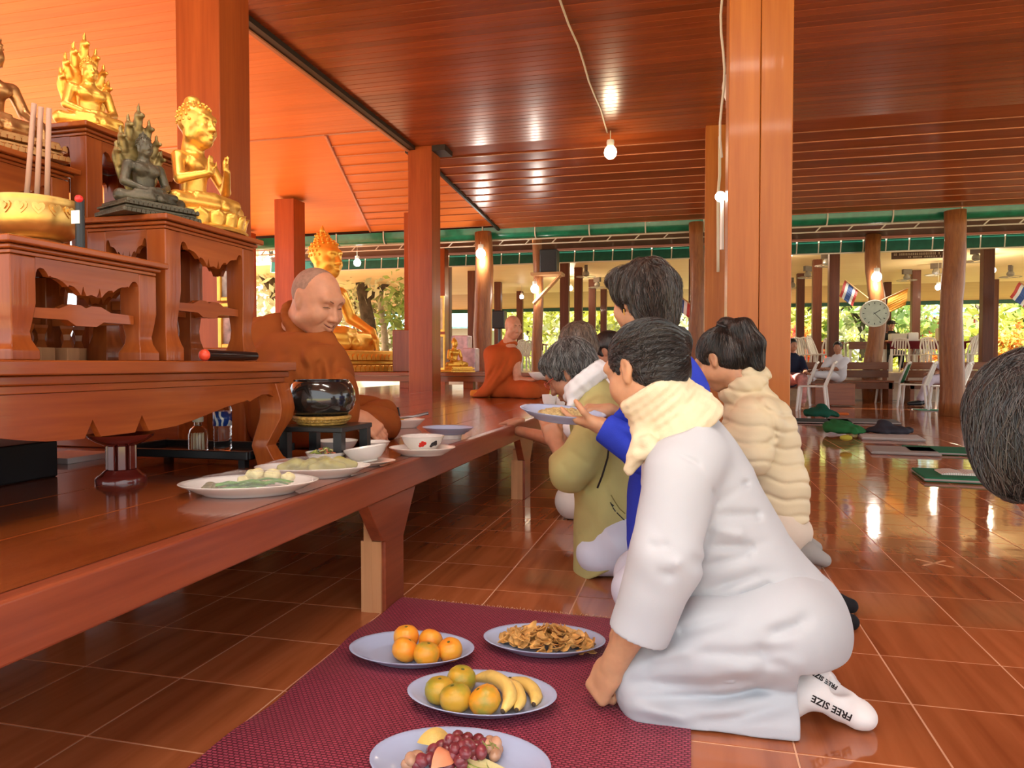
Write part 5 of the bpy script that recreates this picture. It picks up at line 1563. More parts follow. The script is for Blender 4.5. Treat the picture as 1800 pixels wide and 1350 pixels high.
# ---------------------------------------------------------------- woman in the cream puffer jacket
def p_puffer():
    Yc = 3.14
    hd = A(1266, 632, Yc); HR = frame((-.74, .42, -.48)); HS = 1.04
    S = Shape(); head(Local(S, hd, HR, HS))
    nb = A(1312, 690, Yc)
    S.cone(hd + HR @ np.array((0, -.03, -.07)), nb, .05, .055, k=.03)
    S.path([nb, A(1340, 760, Yc), A(1358, 850, Yc), A(1368, 920, Yc)], [.06, .08, .08, .09], k=.03)
    S.path([A(1340, 740, Yc), A(1318, 740, 2.98), A(1312, 800, 2.94), A(1262, 770, 2.98)], [.05, .045, .04, .028], k=.02)
    fy = np.array((-.75, .2, .35)); fy /= np.linalg.norm(fy); bz = np.array((.1, -1, .2)); bz -= fy * (bz @ fy); bz /= np.linalg.norm(bz)
    hand(Local(S, A(1260, 768, 2.99), np.stack([np.cross(fy, bz), fy, bz], 1), .86), side=1, curl=(12, 10, 6), spread=.03)
    for ys in (-.10, .10):
        kn = np.array((.02, Yc + ys, .07))
        S.path([A(1368, 920, Yc + ys), kn, np.array((.44, Yc + ys + .03, .06))], [.07, .055, .032], k=.02)
    body = solid('person', S, .0056, M['skin_f'])
    props(body, 'woman with a high ponytail in a cream puffer jacket bowing behind the white-clad woman', 'person')
    S = Shape(); L = Local(S, hd, HR, HS)
    hair_cap(L, full=1.05)
    L.ell((0, -.085, .115), (.028, .028, .026), k=.012)
    L.path([(0, -.095, .105), (0, -.145, .060), (0, -.155, -.02), (0, -.13, -.10)], [.026, .040, .040, .022], k=.02)
    L.ell((0, -.09, -.02), (.060, .045, .07), k=.03)
    S.ripple(HR @ np.array((1, .1, .1)), 300, .0012, 1.5, 3)
    tie = Vector(hd + HR @ np.array((0, -.085, .11)))
    hr = solid('hair', S, .0055, hair_mat('hair_black', (.007, .005, .004), (.036, .024, .018), (2.4, 2.0, .5), 60), body)
    strands(hr, 1800, lambda p: (tie - p).normalized() if (p - tie).length < .17 and p.x < tie.x + .02 else Vector((.25, 0, -1)), .09, .0007, strand_mat('strand_dark', (.005, .004, .004), (.055, .035, .026)), 4, .003, .15)
    MB().tube([Vector(hd + HR @ np.array((.032 * math.cos(a), -.090 + .02 * math.sin(a), .108 + .030 * math.sin(a)))) for a in [2 * math.pi * i / 14 for i in range(14)]], .008, 8, closed=True).build('hair_tie', M['black'], body, smooth=True)
    M['puffer'] = cloth('cream_nylon', (.66, .55, .36), rough=.5, noise=.04, weave=250, bump=.06)
    n_ = (.95, 0, .3)
    S = Shape()
    S.path([A(1316, 700, Yc), A(1334, 755, Yc), A(1352, 840, Yc), A(1358, 930, Yc)], [.10, .175, .175, .180], k=.05, flat=(n_, .82))
    S.ell(A(1330, 738, 2.98), .09, k=.05); S.ell(A(1335, 735, 3.3), .09, k=.05)
    S.path([A(1326, 740, 2.965), A(1316, 800, 2.93)], [.092, .085], k=.03); S.path([A(1316, 800, 2.93), A(1268, 775, 2.965)], [.082, .062], k=.03)
    S.path([A(1335, 740, 3.3), A(1316, 800, 3.32)], [.085, .08], k=.03)
    # collar
    c_ = A(1308, 678, Yc); u_ = np.array((.72, 0, .69))
    pts = [c_ + u_ * .088 * math.cos(a) + np.array((0, 1, 0)) * .088 * math.sin(a) for a in [2 * math.pi * i / 16 for i in range(17)]]
    S.path(pts, [.022] * 17, k=.02, flat=((.69, 0, -.72), 2.0))
    S.cut(A(1355, 924, 3.0), (.05, 0, -1), k=.012)
    # quilting: stitched lines round the body
    S.quilt(.066, .0065, .009, (.16, .05, 1), .007)
    S.creases([A(1300, 690, 2.93), A(1330, 700, 2.90), A(1358, 735, 2.90), A(1362, 770, 2.90), A(1328, 790, 2.86)], .014, .012, .25)
    S.creases([A(1328, 790, 2.86), A(1330, 850, 2.95), A(1340, 915, 2.97)], .008, .008)
    S.lumps(.004, 26, 3)
    solid('puffer_jacket', S, .006, M['puffer'], body)
    S = Shape()
    S.ell(A(1365, 930, Yc), (.14, .16, .10), k=.04)
    for ys in (-.09, .10):
        kn = np.array((.05, Yc + ys, .088))
        S.path([A(1362, 930, Yc + ys), kn], [.11, .085], k=.04); S.path([kn, np.array((.36, Yc + ys, .072))], [.082, .06], k=.03)
    S.cut((0, 0, .002), (0, 0, -1), .003); S.lumps(.003, 20, 7)
    solid('trousers', S, .008, cloth('beige_trousers', (.62, .52, .42)), body)
    for k, yy in enumerate((3.06, 3.26)):
        S = Shape(); S.path([np.array((.40, yy, .058)), np.array((.46, yy, .062)), np.array((.52, yy, .035))], [.040, .042, .028], k=.02); S.cut((0, 0, .002), (0, 0, -1), .003)
        solid('sock', S, .006, cloth('grey_sock%d' % k, (.30, .28, .26)), body)
p_puffer()

# ---------------------------------------------------------------- people behind the khaki jacket
def p_behind():
    Yc = 3.86
    hd = A(1014, 610, Yc); HR = frame((-.80, .35, -.42)); HS = .98
    S = Shape(); head(Local(S, hd, HR, HS)); nb = A(1045, 650, Yc)
    S.cone(hd + HR @ np.array((0, -.03, -.07)), nb, .05, .055, k=.03)
    S.path([nb, A(1058, 720, Yc), A(1062, 800, Yc), A(1060, 870, Yc)], [.06, .08, .08, .09], k=.03)
    sh = A(1050, 700, 3.74); el = A(985, 775, 3.74); wr = A(912, 758, 3.93)
    S.path([A(1056, 700, Yc), sh, el, wr], [.055, .05, .042, .028], k=.02)
    fy = A(876, 752, 3.99) - wr; fy[2] = -.02; fy /= np.linalg.norm(fy); bz = np.array((0, -.15, 1.0)); bz -= fy * (bz @ fy); bz /= np.linalg.norm(bz)
    wr2 = wr.copy(); wr2[2] = max(wr2[2], DZ + .022)
    hand(Local(S, wr2, np.stack([np.cross(fy, bz), fy, bz], 1), .9), side=-1, curl=(6, 10, 6), spread=.12)
    for ys in (-.12, .10):
        kn = atz(990, 900, .08); kn = np.array((kn.x, Yc + ys, .08))
        S.path([A(1060, 875, Yc + ys), kn, kn + np.array((.40, 0, -.02))], [.07, .055, .035], k=.02)
    body = solid('person', S, .006, M['skin_d'])
    props(body, 'person with short brown-grey hair in white behind the khaki jacket, one hand on the platform', 'person')
    S = Shape(); L = Local(S, hd, HR, HS); hair_cap(L, full=1.08); L.ell((0, -.03, .05), (.084, .085, .075), k=.03)
    S.ripple(HR @ np.array((.3, 1, .2)), 200, .002, 1.5, 4)
    crown = Vector(hd + HR @ np.array((0, -.05, .10)))
    hr = solid('hair', S, .007, hair_mat('hair_ash_brown', (.06, .038, .026), (.24, .17, .12), (2, 2, .6), 45), body)
    strands(hr, 900, lambda p: (p - crown) * 6 + Vector((0, 0, -.4)), .07, .001, strand_mat('strand_ash', (.05, .03, .02), (.28, .2, .15)), 5, .007, .4)
    M['white2'] = cloth('white_shirt', (.74, .73, .76))
    S = Shape()
    S.path([A(1048, 665, Yc), A(1056, 720, Yc), A(1062, 800, Yc), A(1062, 870, Yc)], [.09, .16, .16, .17], k=.05, flat=((.97, 0, .2), .8))
    S.path([A(1052, 700, 3.72), A(1010, 752, 3.72)], [.075, .062], k=.04)
    S.cut(A(1040, 655, Yc), (-.5, 0, .85), .004); S.lumps(.003, 20, 5)
    solid('shirt', S, .008, M['white2'], body)
    S = Shape()
    for ys in (-.11, .10):
        kn = atz(992, 900, .09); kn = np.array((kn.x, Yc + ys, .092))
        S.path([A(1055, 880, Yc + ys), kn], [.12, .092], k=.04); S.path([kn, kn + np.array((.38, 0, -.02))], [.09, .066], k=.03)
    S.cut((0, 0, .002), (0, 0, -1), .003)
    solid('trousers', S, .009, cloth('off_white_trousers', (.66, .60, .56)), body)
    # person further on, dark hair and white shirt
    Yc = 4.5
    hd = A(1068, 618, Yc); HR = frame((-.8, .2, -.5))
    S = Shape(); head(Local(S, hd, HR, .95)); S.path([hd + HR @ np.array((0, -.03, -.08)), A(1090, 665, Yc), A(1100, 760, Yc), A(1100, 830, Yc)], [.05, .06, .08, .09], k=.03)
    for ys in (-.1, .1):
        kn = np.array((-.42, Yc + ys, .07)); S.path([A(1100, 840, Yc + ys), kn, kn + np.array((.4, 0, 0))], [.07, .055, .035], k=.02)
    body = solid('person', S, .010, M['skin_d'])
    props(body, 'dark-haired person in white, mostly hidden beyond the brown-grey head', 'person')
    S = Shape(); hair_cap(Local(S, hd, HR, .95), full=1.12)
    solid('hair', S, .009, hair_mat('hair_dark', (.008, .006, .006), (.03, .025, .022), (2, 2, .6), 45), body)
    S = Shape(); S.path([A(1085, 655, Yc), A(1098, 740, Yc), A(1102, 840, Yc)], [.09, .16, .17], k=.05, flat=((1, 0, .2), .8)); S.cut(A(1080, 648, Yc), (-.5, 0, .85), .004)
    for ys in (-.1, .1):
        kn = np.array((-.40, Yc + ys, .09)); S.path([A(1100, 850, Yc + ys), kn], [.12, .09], k=.04); S.path([kn, kn + np.array((.36, 0, -.02))], [.09, .066], k=.03)
    S.cut((0, 0, .002), (0, 0, -1), .003)
    solid('shirt', S, .012, M['white2'], body)
p_behind()

# ---------------------------------------------------------------- dark head close at the right edge
def p_edge():
    hd = V3(Vector((0, 0, CAM_H)) + _ray(1836, 772) * 1.12)
    HR = frame((-.38, .62, -.68)); HS = 1.04
    S = Shape(); head(Local(S, hd, HR, HS))
    nb = hd + np.array((.20, -.07, -.05))
    S.cone(hd + HR @ np.array((0, -.03, -.07)), nb, .05, .058, k=.03)
    pel = np.array((hd[0] + .50, hd[1] - .12, .24))
    S.path([nb, nb + (pel - nb) * .4, pel], [.065, .11, .12], k=.03)
    legs = []
    for s in (-1, 1):
        kn = np.array((pel[0] - .22, pel[1] + s * .10, .075)); ft = kn + np.array((.42, 0, -.02)); legs.append((pel + np.array((0, s * .08, 0)), kn, ft))
        S.path(legs[-1], [.08, .06, .035], k=.03)
        S.path([nb + np.array((.06, s * .14, -.05)), nb + np.array((.10, s * .18, -.30)), nb + np.array((.02, s * .05, -.36))], [.05, .042, .03], k=.03)
        hand(Local(S, nb + np.array((.02, s * .05, -.36)), frame((-.8, -s * .25, .5)), .9), side=-s, curl=(8, 8, 5), spread=.03)
    body = solid('person', S, .006, M['skin_d'])
    props(body, 'person at the right edge bowing, seen as a dark grey-streaked head of hair', 'person')
    S = Shape(); L = Local(S, hd, HR, HS)
    L.ell((0, -.020, .032), (.090, .106, .100)); L.ell((0, -.055, -.025), (.090, .075, .090), k=.03)
    for s in (-1, 1): L.ell((s * .062, .015, -.020), (.036, .060, .065), k=.03)
    L.ell((0, .130, -.050), (.070, .080, .095), k=.012, op='s')
    S.ripple(HR @ np.array((1, .2, .1)), 240, .0022, 2.0, 5)
    h = solid('hair', S, .0042, hair_mat('hair_close', (.006, .005, .005), (.045, .038, .036), (2.6, 2.0, .45), 40), body)
    crown = Vector(hd + HR @ np.array((0, -.07, .09)))
    strands(h, 3400, lambda p: (p - crown) * 6 + Vector((-.1, 0, -.35)), .11, .00045, strand_mat('strand_edge', (.004, .0035, .0035), (.075, .065, .06)), 6, .006, .5)
    S = Shape(); S.path([nb + np.array((.03, 0, -.02)), nb + (pel - nb) * .4, pel], [.10, .165, .17], k=.05)
    for s in (-1, 1): S.path([nb + np.array((.06, s * .14, -.05)), nb + np.array((.10, s * .18, -.30)), nb + np.array((.05, s * .10, -.34))], [.075, .062, .05], k=.04)
    S.cut(nb + np.array((.0, 0, -.0)), (-1, 0, .3), .004); S.lumps(.003, 22, 3)
    solid('shirt', S, .008, cloth('white_edge_cloth', (.6, .6, .62)), body)
    S = Shape()
    for a_, b_, c_ in legs: S.path([a_, b_, c_], [.13, .095, .07], k=.04)
    S.cut((0, 0, .002), (0, 0, -1), .003)
    solid('trousers', S, .010, cloth('edge_trousers', (.6, .6, .62)), body)
p_edge()

# ---------------------------------------------------------------- older monk behind the altar
def p_monk():
    Yc = 2.78
    hd = A(557, 530, 2.70); HR = frame((.86, -.26, -.36)); HS = 1.18
    S = Shape(); head(Local(S, hd, HR, HS), smile=1.0, fat=1.0)
    nb = A(512, 600, Yc)
    S.cone(hd + HR @ np.array((0, -.03, -.06)), nb, .062, .075, k=.03)
    pel = np.array((nb[0] - .06, Yc + .12, DZ + .13))
    S.path([nb, (nb + pel) / 2, pel], [.09, .14, .15], k=.04)
    sh = A(540, 665, 2.62)
    el = A(600, 730, 2.61); wr = A(634, 735, 2.67)
    S.path([nb, sh, el, wr], [.07, .055, .042, .030], k=.03)
    fy = A(668, 760, 2.69) - wr; fy /= np.linalg.norm(fy); bz = np.array((.35, -.55, .75)); bz -= fy * (bz @ fy); bz /= np.linalg.norm(bz)
    hand(Local(S, wr, np.stack([np.cross(fy, bz), fy, bz], 1), 1.0), side=1, curl=(22, 24, 16), spread=.05, thumb=(20, 10))
    for s in (-1, 1):
        S.path([pel, pel + np.array((.28, s * .26, -.06)), pel + np.array((.38, -s * .10, -.08))], [.09, .07, .045], k=.03)
    body = solid('person', S, .005, M['skin_m'])
    props(body, 'smiling older monk with a shaved head in a brown-orange robe, seated beside the altar', 'person')
    face_bits(hd, HR, HS, body, m_brow=plain('brow_thin', (.22, .10, .06), .8))
    L = Local(None, hd, HR, HS)
    mo = MB().tube([Vector(L.p((x, y, z))) for x, y, z in ((-.026, .085, -.053), (-.012, .0945, -.0605), (.0, .0965, -.062), (.012, .0945, -.0605), (.026, .085, -.053))], [.0012, .0026, .003, .0026, .0012], 6)
    mo.build('mouth', plain('mouth_dark', (.16, .04, .03), .5), body, smooth=True)
    for s in (-1, 1):
        MB().tube([Vector(L.p((s * x, y, z))) for x, y, z in ((.018, .0865, .0035), (.031, .0865, .0055), (.045, .0795, .0030))], [.0010, .0016, .0010], 5).build('eye_line', M['brow'], body, smooth=True)
    # stubble cap
    S = Shape(); Q = Local(S, hd, HR, HS)
    Q.ell((0, -.015, .028), (.0738, .0938, .0858), k=.004)
    Q.ell((0, .085, .015), (.10, .105, .120), k=.01, op='s'); Q.cut((0, 0, -.035), (0, 0, -1)); 
    for s in (-1, 1): Q.ell((s * .078, .0, -.01), (.02, .03, .045), k=.006, op='s')
    solid('hair_stubble', S, .005, plain('stubble', (.30, .17, .12), .7, noise=.2, nscale=60), body)
    # robe
    M['robe'] = cloth('brown_orange_robe', (.27, .066, .012), noise=.12, weave=420, bump=.2)
    S = Shape()
    mid = A(520, 655, Yc)
    S.path([nb + np.array((-.01, .02, -.02)), A(505, 640, Yc), A(512, 720, Yc + .03), pel + np.array((.05, 0, 0))], [.115, .205, .215, .23], k=.06, flat=((.9, -.2, .2), .85))
    S.ell(A(470, 600, 2.81), (.14, .15, .10), k=.06)
    S.ell(A(535, 690, 2.64), (.17, .17, .22), k=.10)
    S.path([A(545, 660, 2.62), A(580, 705, 2.60), A(606, 730, 2.61)], [.12, .10, .060], k=.10)
    S.path([A(575, 600, 2.69), A(585, 660, 2.71), A(588, 700, 2.75)], [.05, .075, .08], k=.04)
    # neck roll
    c_ = A(520, 560, 2.75); ax = nb - hd; ax /= np.linalg.norm(ax); u_ = np.cross(ax, np.array((0, 1, 0))); u_ /= np.linalg.norm(u_); w_ = np.cross(ax, u_)
    c_ = hd + ax * .115
    pts = [c_ + u_ * .088 * math.cos(a) + w_ * .090 * math.sin(a) for a in [2 * math.pi * i / 18 for i in range(19)]]
    S.path(pts, [.020] * 19, k=.02)
    # lap
    for s in (-1, 1):
        S.path([pel, pel + np.array((.28, s * .26, -.05)), pel + np.array((.40, -s * .10, -.07))], [.12, .095, .07], k=.05)
    S.cut((0, 0, DZ + .003), (0, 0, -1), .004)
    for a_, b_, c2, dp in (((540, 590), (560, 640), (566, 700), .018), ((555, 590), (575, 640), (578, 700), -.012), ((566, 592), (585, 640), (588, 690), .014), ((520, 600), (535, 660), (520, 700), .012), ((500, 610), (530, 640), (560, 660), .008), ((470, 590), (500, 625), (520, 690), .008), ((530, 610), (548, 650), (548, 700), -.012), ((590, 690), (600, 720), (585, 740), .010)):
        S.creases([A(*a_, 2.50), A(*b_, 2.48), A(*c2, 2.48)], dp * 1.3, .020, .25)
    S.ripple((.8, -.5, -.25), 42, .007, 1.2, 3); S.lumps(.004, 16, 8)
    solid('robe', S, .0065, M['robe'], body)
p_monk()

# ---------------------------------------------------------------- younger monk further along the platform
def p_monk2():
    Yc = 7.15
    hd = A(902, 575, Yc); HR = frame((.66, -.72, -.16)); HS = 1.03
    S = Shape(); head(Local(S, hd, HR, HS), smile=.3)
    nb = A(893, 608, Yc + .03); pel = A(885, 682, Yc + .05); pel[2] = DZ + .12
    S.cone(hd + HR @ np.array((0, -.03, -.06)), nb, .05, .06, k=.03)
    S.path([nb, (nb + pel) / 2, pel], [.08, .12, .13], k=.04)
    sh, el, wr = A(906, 630, Yc - .08), A(910, 668, Yc - .12), A(930, 668, Yc - .14)
    S.path([nb, sh, el, wr], [.06, .05, .04, .028], k=.03)
    fy = np.array((.9, -.3, .05)); fy /= np.linalg.norm(fy); bz = np.array((0, -.1, -1.)); bz -= fy * (bz @ fy); bz /= np.linalg.norm(bz)
    hand(Local(S, wr, np.stack([np.cross(fy, bz), fy, bz], 1), 1.0), side=1, curl=(12, 12, 8))
    for s in (-1, 1): S.path([pel, pel + np.array((.34, s * .22 - .05, -.06)), pel + np.array((.30, -s * .12 - .05, -.08))], [.09, .07, .045], k=.03)
    body = solid('person', S, .009, M['skin_m'])
    props(body, 'younger monk in an orange-red robe sitting cross-legged further along the platform', 'person')
    face_bits(hd, HR, HS, body)
    M['robe2'] = cloth('orange_red_robe', (.40, .075, .014), noise=.1, weave=300)
    S = Shape()
    S.path([nb + np.array((-.02, 0, -.02)), A(884, 640, Yc), pel + np.array((0, 0, .02))], [.10, .19, .21], k=.06, flat=((.8, -.5, 0), .85))
    S.ell(A(868, 622, Yc), (.10, .11, .09), k=.06); S.ell(A(903, 628, Yc - .05), (.08, .09, .10), k=.06)
    c_ = hd + (nb - hd) * .95
    S.path([c_ + np.array((.075 * math.cos(a), .075 * math.sin(a), .02 * math.sin(a + 2))) for a in [2 * math.pi * i / 14 for i in range(15)]], [.018] * 15, k=.02)
    for s in (-1, 1): S.path([pel, pel + np.array((.36, s * .22 - .05, -.05)), pel + np.array((.32, -s * .12 - .05, -.07))], [.12, .09, .07], k=.05)
    S.path([A(868, 668, Yc - .1), A(850, 690, Yc - .12), A(836, 697, Yc - .12)], [.07, .05, .03], k=.05)
    S.path([A(905, 632, Yc - .1), A(880, 660, Yc - .15), A(855, 690, Yc - .15)], [.05, .06, .04], k=.04)
    S.cut((0, 0, DZ + .003), (0, 0, -1), .004)
    for i in range(6):
        S.creases([A(900 - 6 * i, 622 + 3 * i, Yc - .2), A(888 - 7 * i, 650 + 3 * i, Yc - .22), A(868 - 7 * i, 678 + 3 * i, Yc - .22)], .012 * (-1) ** i, .022)
    S.lumps(.005, 14, 2)
    solid('robe', S, .011, M['robe2'], body)
p_monk2()
# ================================================================== MAT, PLATES AND FOOD
def mat_material():
    m, t, N, L, b = nt('burgundy_weave')
    tc = N.new('ShaderNodeTexCoord'); mp = N.new('ShaderNodeMapping'); L.new(tc.outputs['Object'], mp.inputs['Vector'])
    br = N.new('ShaderNodeTexBrick'); br.inputs['Scale'].default_value = 1.0
    mp.inputs['Scale'].default_value = (42, 42, 42)
    br.inputs['Brick Width'].default_value = .55; br.inputs['Row Height'].default_value = .34; br.inputs['Mortar Size'].default_value = .10; br.inputs['Mortar Smooth'].default_value = .6
    br.inputs['Color1'].default_value = (.45, .07, .115, 1); br.inputs['Color2'].default_value = (.38, .055, .095, 1); br.inputs['Mortar'].default_value = (.13, .012, .026, 1)
    L.new(mp.outputs[0], br.inputs['Vector'])
    L.new(br.outputs['Color'], b.inputs['Base Color'])
    b.inputs['Roughness'].default_value = .5; b.inputs['Specular IOR Level'].default_value = .4
    bp = N.new('ShaderNodeBump'); bp.inputs['Strength'].default_value = .9; bp.inputs['Distance'].default_value = .003; bp.invert = True
    L.new(br.outputs['Fac'], bp.inputs['Height']); L.new(bp.outputs['Normal'], b.inputs['Normal'])
    return m
MX0, MX1, MY0, MY1 = -.968, .006, .70, 2.305
def mat_z(x, y):
    e = max(0, 1 - (x - MX0) / .55)
    return .004 + .0035 * e * (1 + math.sin(y * 21 + 3 * x + math.sin(x * 5))) + .0012 * (1 + math.sin(17 * x + 5 * y)) * min(1, max(0, (MY1 - y) / .1))
mm = MB(); nx, ny = 60, 90
for top in (1, 0):
    for j in range(ny + 1):
        for i in range(nx + 1):
            x = MX0 + (MX1 - MX0) * i / nx; y = MY0 + (MY1 - MY0) * j / ny
            xx = x + .006 * math.sin(y * 9) * (1 - i / nx)
            mm.v.append((xx, y - .03 * (i / nx) * (j / ny) ** 4, mat_z(x, y) - (0 if top else .0035)))
n0 = (nx + 1) * (ny + 1)
for j in range(ny):
    for i in range(nx):
        a = j * (nx + 1) + i
        mm.f.append((a, a + 1, a + nx + 2, a + nx + 1)); mm.f.append((n0 + a, n0 + a + nx + 1, n0 + a + nx + 2, n0 + a + 1))
for i in range(nx):
    for r0 in (0, ny * (nx + 1)):
        a = r0 + i; mm.f.append((a, a + 1, n0 + a + 1, n0 + a))
for j in range(ny):
    for i in (0, nx):
        a = j * (nx + 1) + i; mm.f.append((a, a + nx + 1, n0 + a + nx + 1, n0 + a))
mat_o = mm.build('floor_mat', mat_material(), None, smooth=40)
props(mat_o, 'burgundy woven floor mat with a frayed tan far edge', 'mat')
fr = MB(); rg = random.Random(2)
for k in range(120):
    x = MX0 + .01 + (MX1 - MX0 - .02) * k / 119; y = MY1 - .03 * (k / 119) - .002
    fr.tube([(x, y, .006), (x + rg.uniform(-.006, .006), y + rg.uniform(.002, .008), .007 + rg.uniform(0, .004))], .0013, 4)
fr.build('frayed_edge', plain('fray', (.5, .27, .16), .8), mat_o)

M['blue_plate'] = plain('pale_blue_melamine', (.41, .48, .67), .2, coat=.3)
M['white_china'] = plain('white_china', (.78, .74, .68), .15, coat=.5)
PLATE = [(0, .004), (.58, .004), (.60, 0), (.65, 0), (.67, .006), (.80, .018), (.93, .036), (.99, .043), (1.0, .046), (.985, .048), (.93, .042), (.80, .026), (.70, .013), (.64, .010), (0, .010)]
def plate(name, label, cat, x, y, z, rx, ry, rot, m, h=1.0, group=None, tilt=(0, 0)):
    t = thing(name, label, cat, (x, y, z), rot, group) if False else None
    me = MB().lathe([(r, zz) for r, zz in PLATE], seg=64).mesh(name, m, 40)
    o = link(name, me, None, (x, y, z), (tilt[0], tilt[1], rot))
    for v in me.vertices: v.co = (v.co.x * rx, v.co.y * ry, v.co.z * h * .62)
    props(o, label, cat, group)
    return o
MZ = .0085
plate('oval_plate', 'pale blue oval plate holding five oranges on the mat', 'plate', -.741, 1.838, MZ, .174, .118, .12, M['blue_plate'])
plate('oval_plate', 'pale blue oval plate heaped with banana chips', 'plate', -.400, 1.990, MZ, .174, .112, .10, M['blue_plate'])
plate('oval_plate', 'pale blue oval plate with green oranges and bananas', 'plate', -.478, 1.625, MZ, .180, .118, .08, M['blue_plate'])
plate('oval_plate', 'pale blue oval plate of grapes and fruit slices at the bottom edge', 'plate', -.437, 1.330, MZ, .182, .125, .02, M['blue_plate'])
PW = MZ + .0065

def fruit_mat(name, c1, c2, pos=.5):
    m, t, N, L, b = nt(name)
    tc = N.new('ShaderNodeTexCoord'); oi = N.new('ShaderNodeObjectInfo')
    ad = N.new('ShaderNodeVectorMath'); ad.operation = 'ADD'; L.new(tc.outputs['Object'], ad.inputs[0]); L.new(oi.outputs['Random'], ad.inputs[1])
    n = N.new('ShaderNodeTexNoise'); n.inputs['Scale'].default_value = 22; n.inputs['Detail'].default_value = 4; L.new(ad.outputs[0], n.inputs['Vector'])
    r = N.new('ShaderNodeValToRGB'); r.color_ramp.elements[0].position = pos - .12; r.color_ramp.elements[1].position = pos + .12
    r.color_ramp.elements[0].color = (*c1, 1); r.color_ramp.elements[1].color = (*c2, 1)
    L.new(n.outputs['Fac'], r.inputs['Fac']); L.new(r.outputs[0], b.inputs['Base Color'])
    b.inputs['Roughness'].default_value = .35
    n2 = N.new('ShaderNodeTexNoise'); n2.inputs['Scale'].default_value = 420; L.new(tc.outputs['Object'], n2.inputs['Vector'])
    bp = N.new('ShaderNodeBump'); bp.inputs['Strength'].default_value = .25; bp.inputs['Distance'].default_value = .002; L.new(n2.outputs['Fac'], bp.inputs['Height']); L.new(bp.outputs['Normal'], b.inputs['Normal'])
    return m
M['orange'] = fruit_mat('orange_peel', (.85, .27, .02), (.80, .36, .03))
M['orange_green'] = fruit_mat('green_orange_peel', (.33, .30, .03), (.62, .34, .03))
M['orange_mix'] = fruit_mat('half_green_peel', (.35, .30, .04), (.80, .33, .02), .42)
M['stem'] = plain('fruit_stem', (.10, .10, .02), .8)
oprof = [(0, -.030), (.010, -.0296), (.020, -.027), (.030, -.019), (.0350, -.006), (.0352, .004), (.0325, .015), (.024, .0245), (.012, .0285), (.005, .0275), (0, .0265)]
ome = MB().lathe(oprof, seg=24).mesh('peel', None, True)
sme = MB().lathe([(0, .0262), (.0035, .0264), (.0045, .0278), (.002, .029), (0, .0292)], seg=8).mesh('stem_button', M['stem'])
def orange(px, py, z, label, m, group, s=1.0, tilt=(0, 0)):
    p = atz(px, py, z)
    t = thing('orange', label, 'orange', p, 0, group); t.rotation_euler = (tilt[0], tilt[1], px); t.scale = (s, s, s)
    me = ome.copy(); me.materials.clear(); me.materials.append(m)
    link('peel', me, t); link('stem_button', sme, t)
G1 = 'oranges on the first blue plate'
OZ = PW + .0305
orange(714, 1119, OZ + .010, 'orange at the back left of the five-orange plate', M['orange'], G1)
orange(757, 1126, OZ, 'orange at the back of the plate with its stem scar turned forward', M['orange'], G1, .95, (.8, 0))
orange(712, 1142, OZ, 'orange at the front left of the five-orange plate', M['orange'], G1, 1.0, (.5, .2))
orange(750, 1149, OZ, 'paler orange at the front middle of the five-orange plate', M['orange_mix'], G1, 1.0, (.2, 0))
orange(791, 1142, OZ, 'orange at the far right of the five-orange plate', M['orange'], G1, .95, (.3, .2))
G2 = 'greenish oranges beside the bananas'
orange(773, 1213, OZ, 'yellow-green orange leftmost beside the bananas', M['orange_green'], G2)
orange(811, 1194, OZ + .004, 'dull green orange behind the others beside the bananas', M['orange_green'], G2, 1.0, (.2, .1))
orange(801, 1227, OZ, 'greenish orange at the front of the banana plate', M['orange_green'], G2, 1.06, (0, .3))
orange(852, 1231, OZ, 'half orange, half green fruit touching the bananas', M['orange_mix'], G2, 1.06, (.3, .5))
M['banana'] = fruit_mat('banana_peel', (.55, .36, .10), (.80, .55, .15), .36)
M['banana_tip'] = plain('banana_tip', (.06, .04, .025), .8)
def banana(pts, r, label):
    pts = [Vector(p) for p in pts]
    t = thing('banana', label, 'banana', pts[len(pts) // 2], 0, 'bananas on the blue plate')
    # smooth the path
    P = []
    for i in range(len(pts) - 1):
        p0, p1, p2, p3 = pts[max(i - 1, 0)], pts[i], pts[i + 1], pts[min(i + 2, len(pts) - 1)]
        for k in range(6):
            s = k / 6; P.append(.5 * ((2 * p1) + (p2 - p0) * s + (2 * p0 - 5 * p1 + 4 * p2 - p3) * s * s + (3 * p1 - p0 - 3 * p2 + p3) * s ** 3))
    P.append(pts[-1]); n = len(P)
    rad = [r * min(1, .35 + 2.6 * min(i, n - 1 - i) / n) for i in range(n)]
    MB().tube(P, rad, 10).build('peel', M['banana'], t, smooth=True)
    MB().ball(P[-1], r * .36, 8, 6).build('tip', M['banana_tip'], t, smooth=True)
    MB().tube([P[0], P[0] - (P[1] - P[0]).normalized() * .010], [r * .34, r * .28], 6).build('stalk', M['stem'], t)
b1 = lambda px, py, z: atz(px, py, z)
banana([b1(833, 1194, PW + .020), b1(862, 1190, PW + .034), b1(890, 1206, PW + .040), b1(896, 1228, PW + .030), b1(884, 1250, PW + .017)], .0175, 'fat yellow banana arching over the others')
banana([b1(880, 1196, PW + .020), b1(905, 1208, PW + .026), b1(914, 1228, PW + .020), b1(908, 1248, PW + .016)], .0155, 'spotted banana between the two others')
banana([b1(900, 1194, PW + .018), b1(928, 1204, PW + .022), b1(942, 1222, PW + .018), b1(938, 1238, PW + .015)], .0155, 'short brown-spotted banana at the right of the plate')

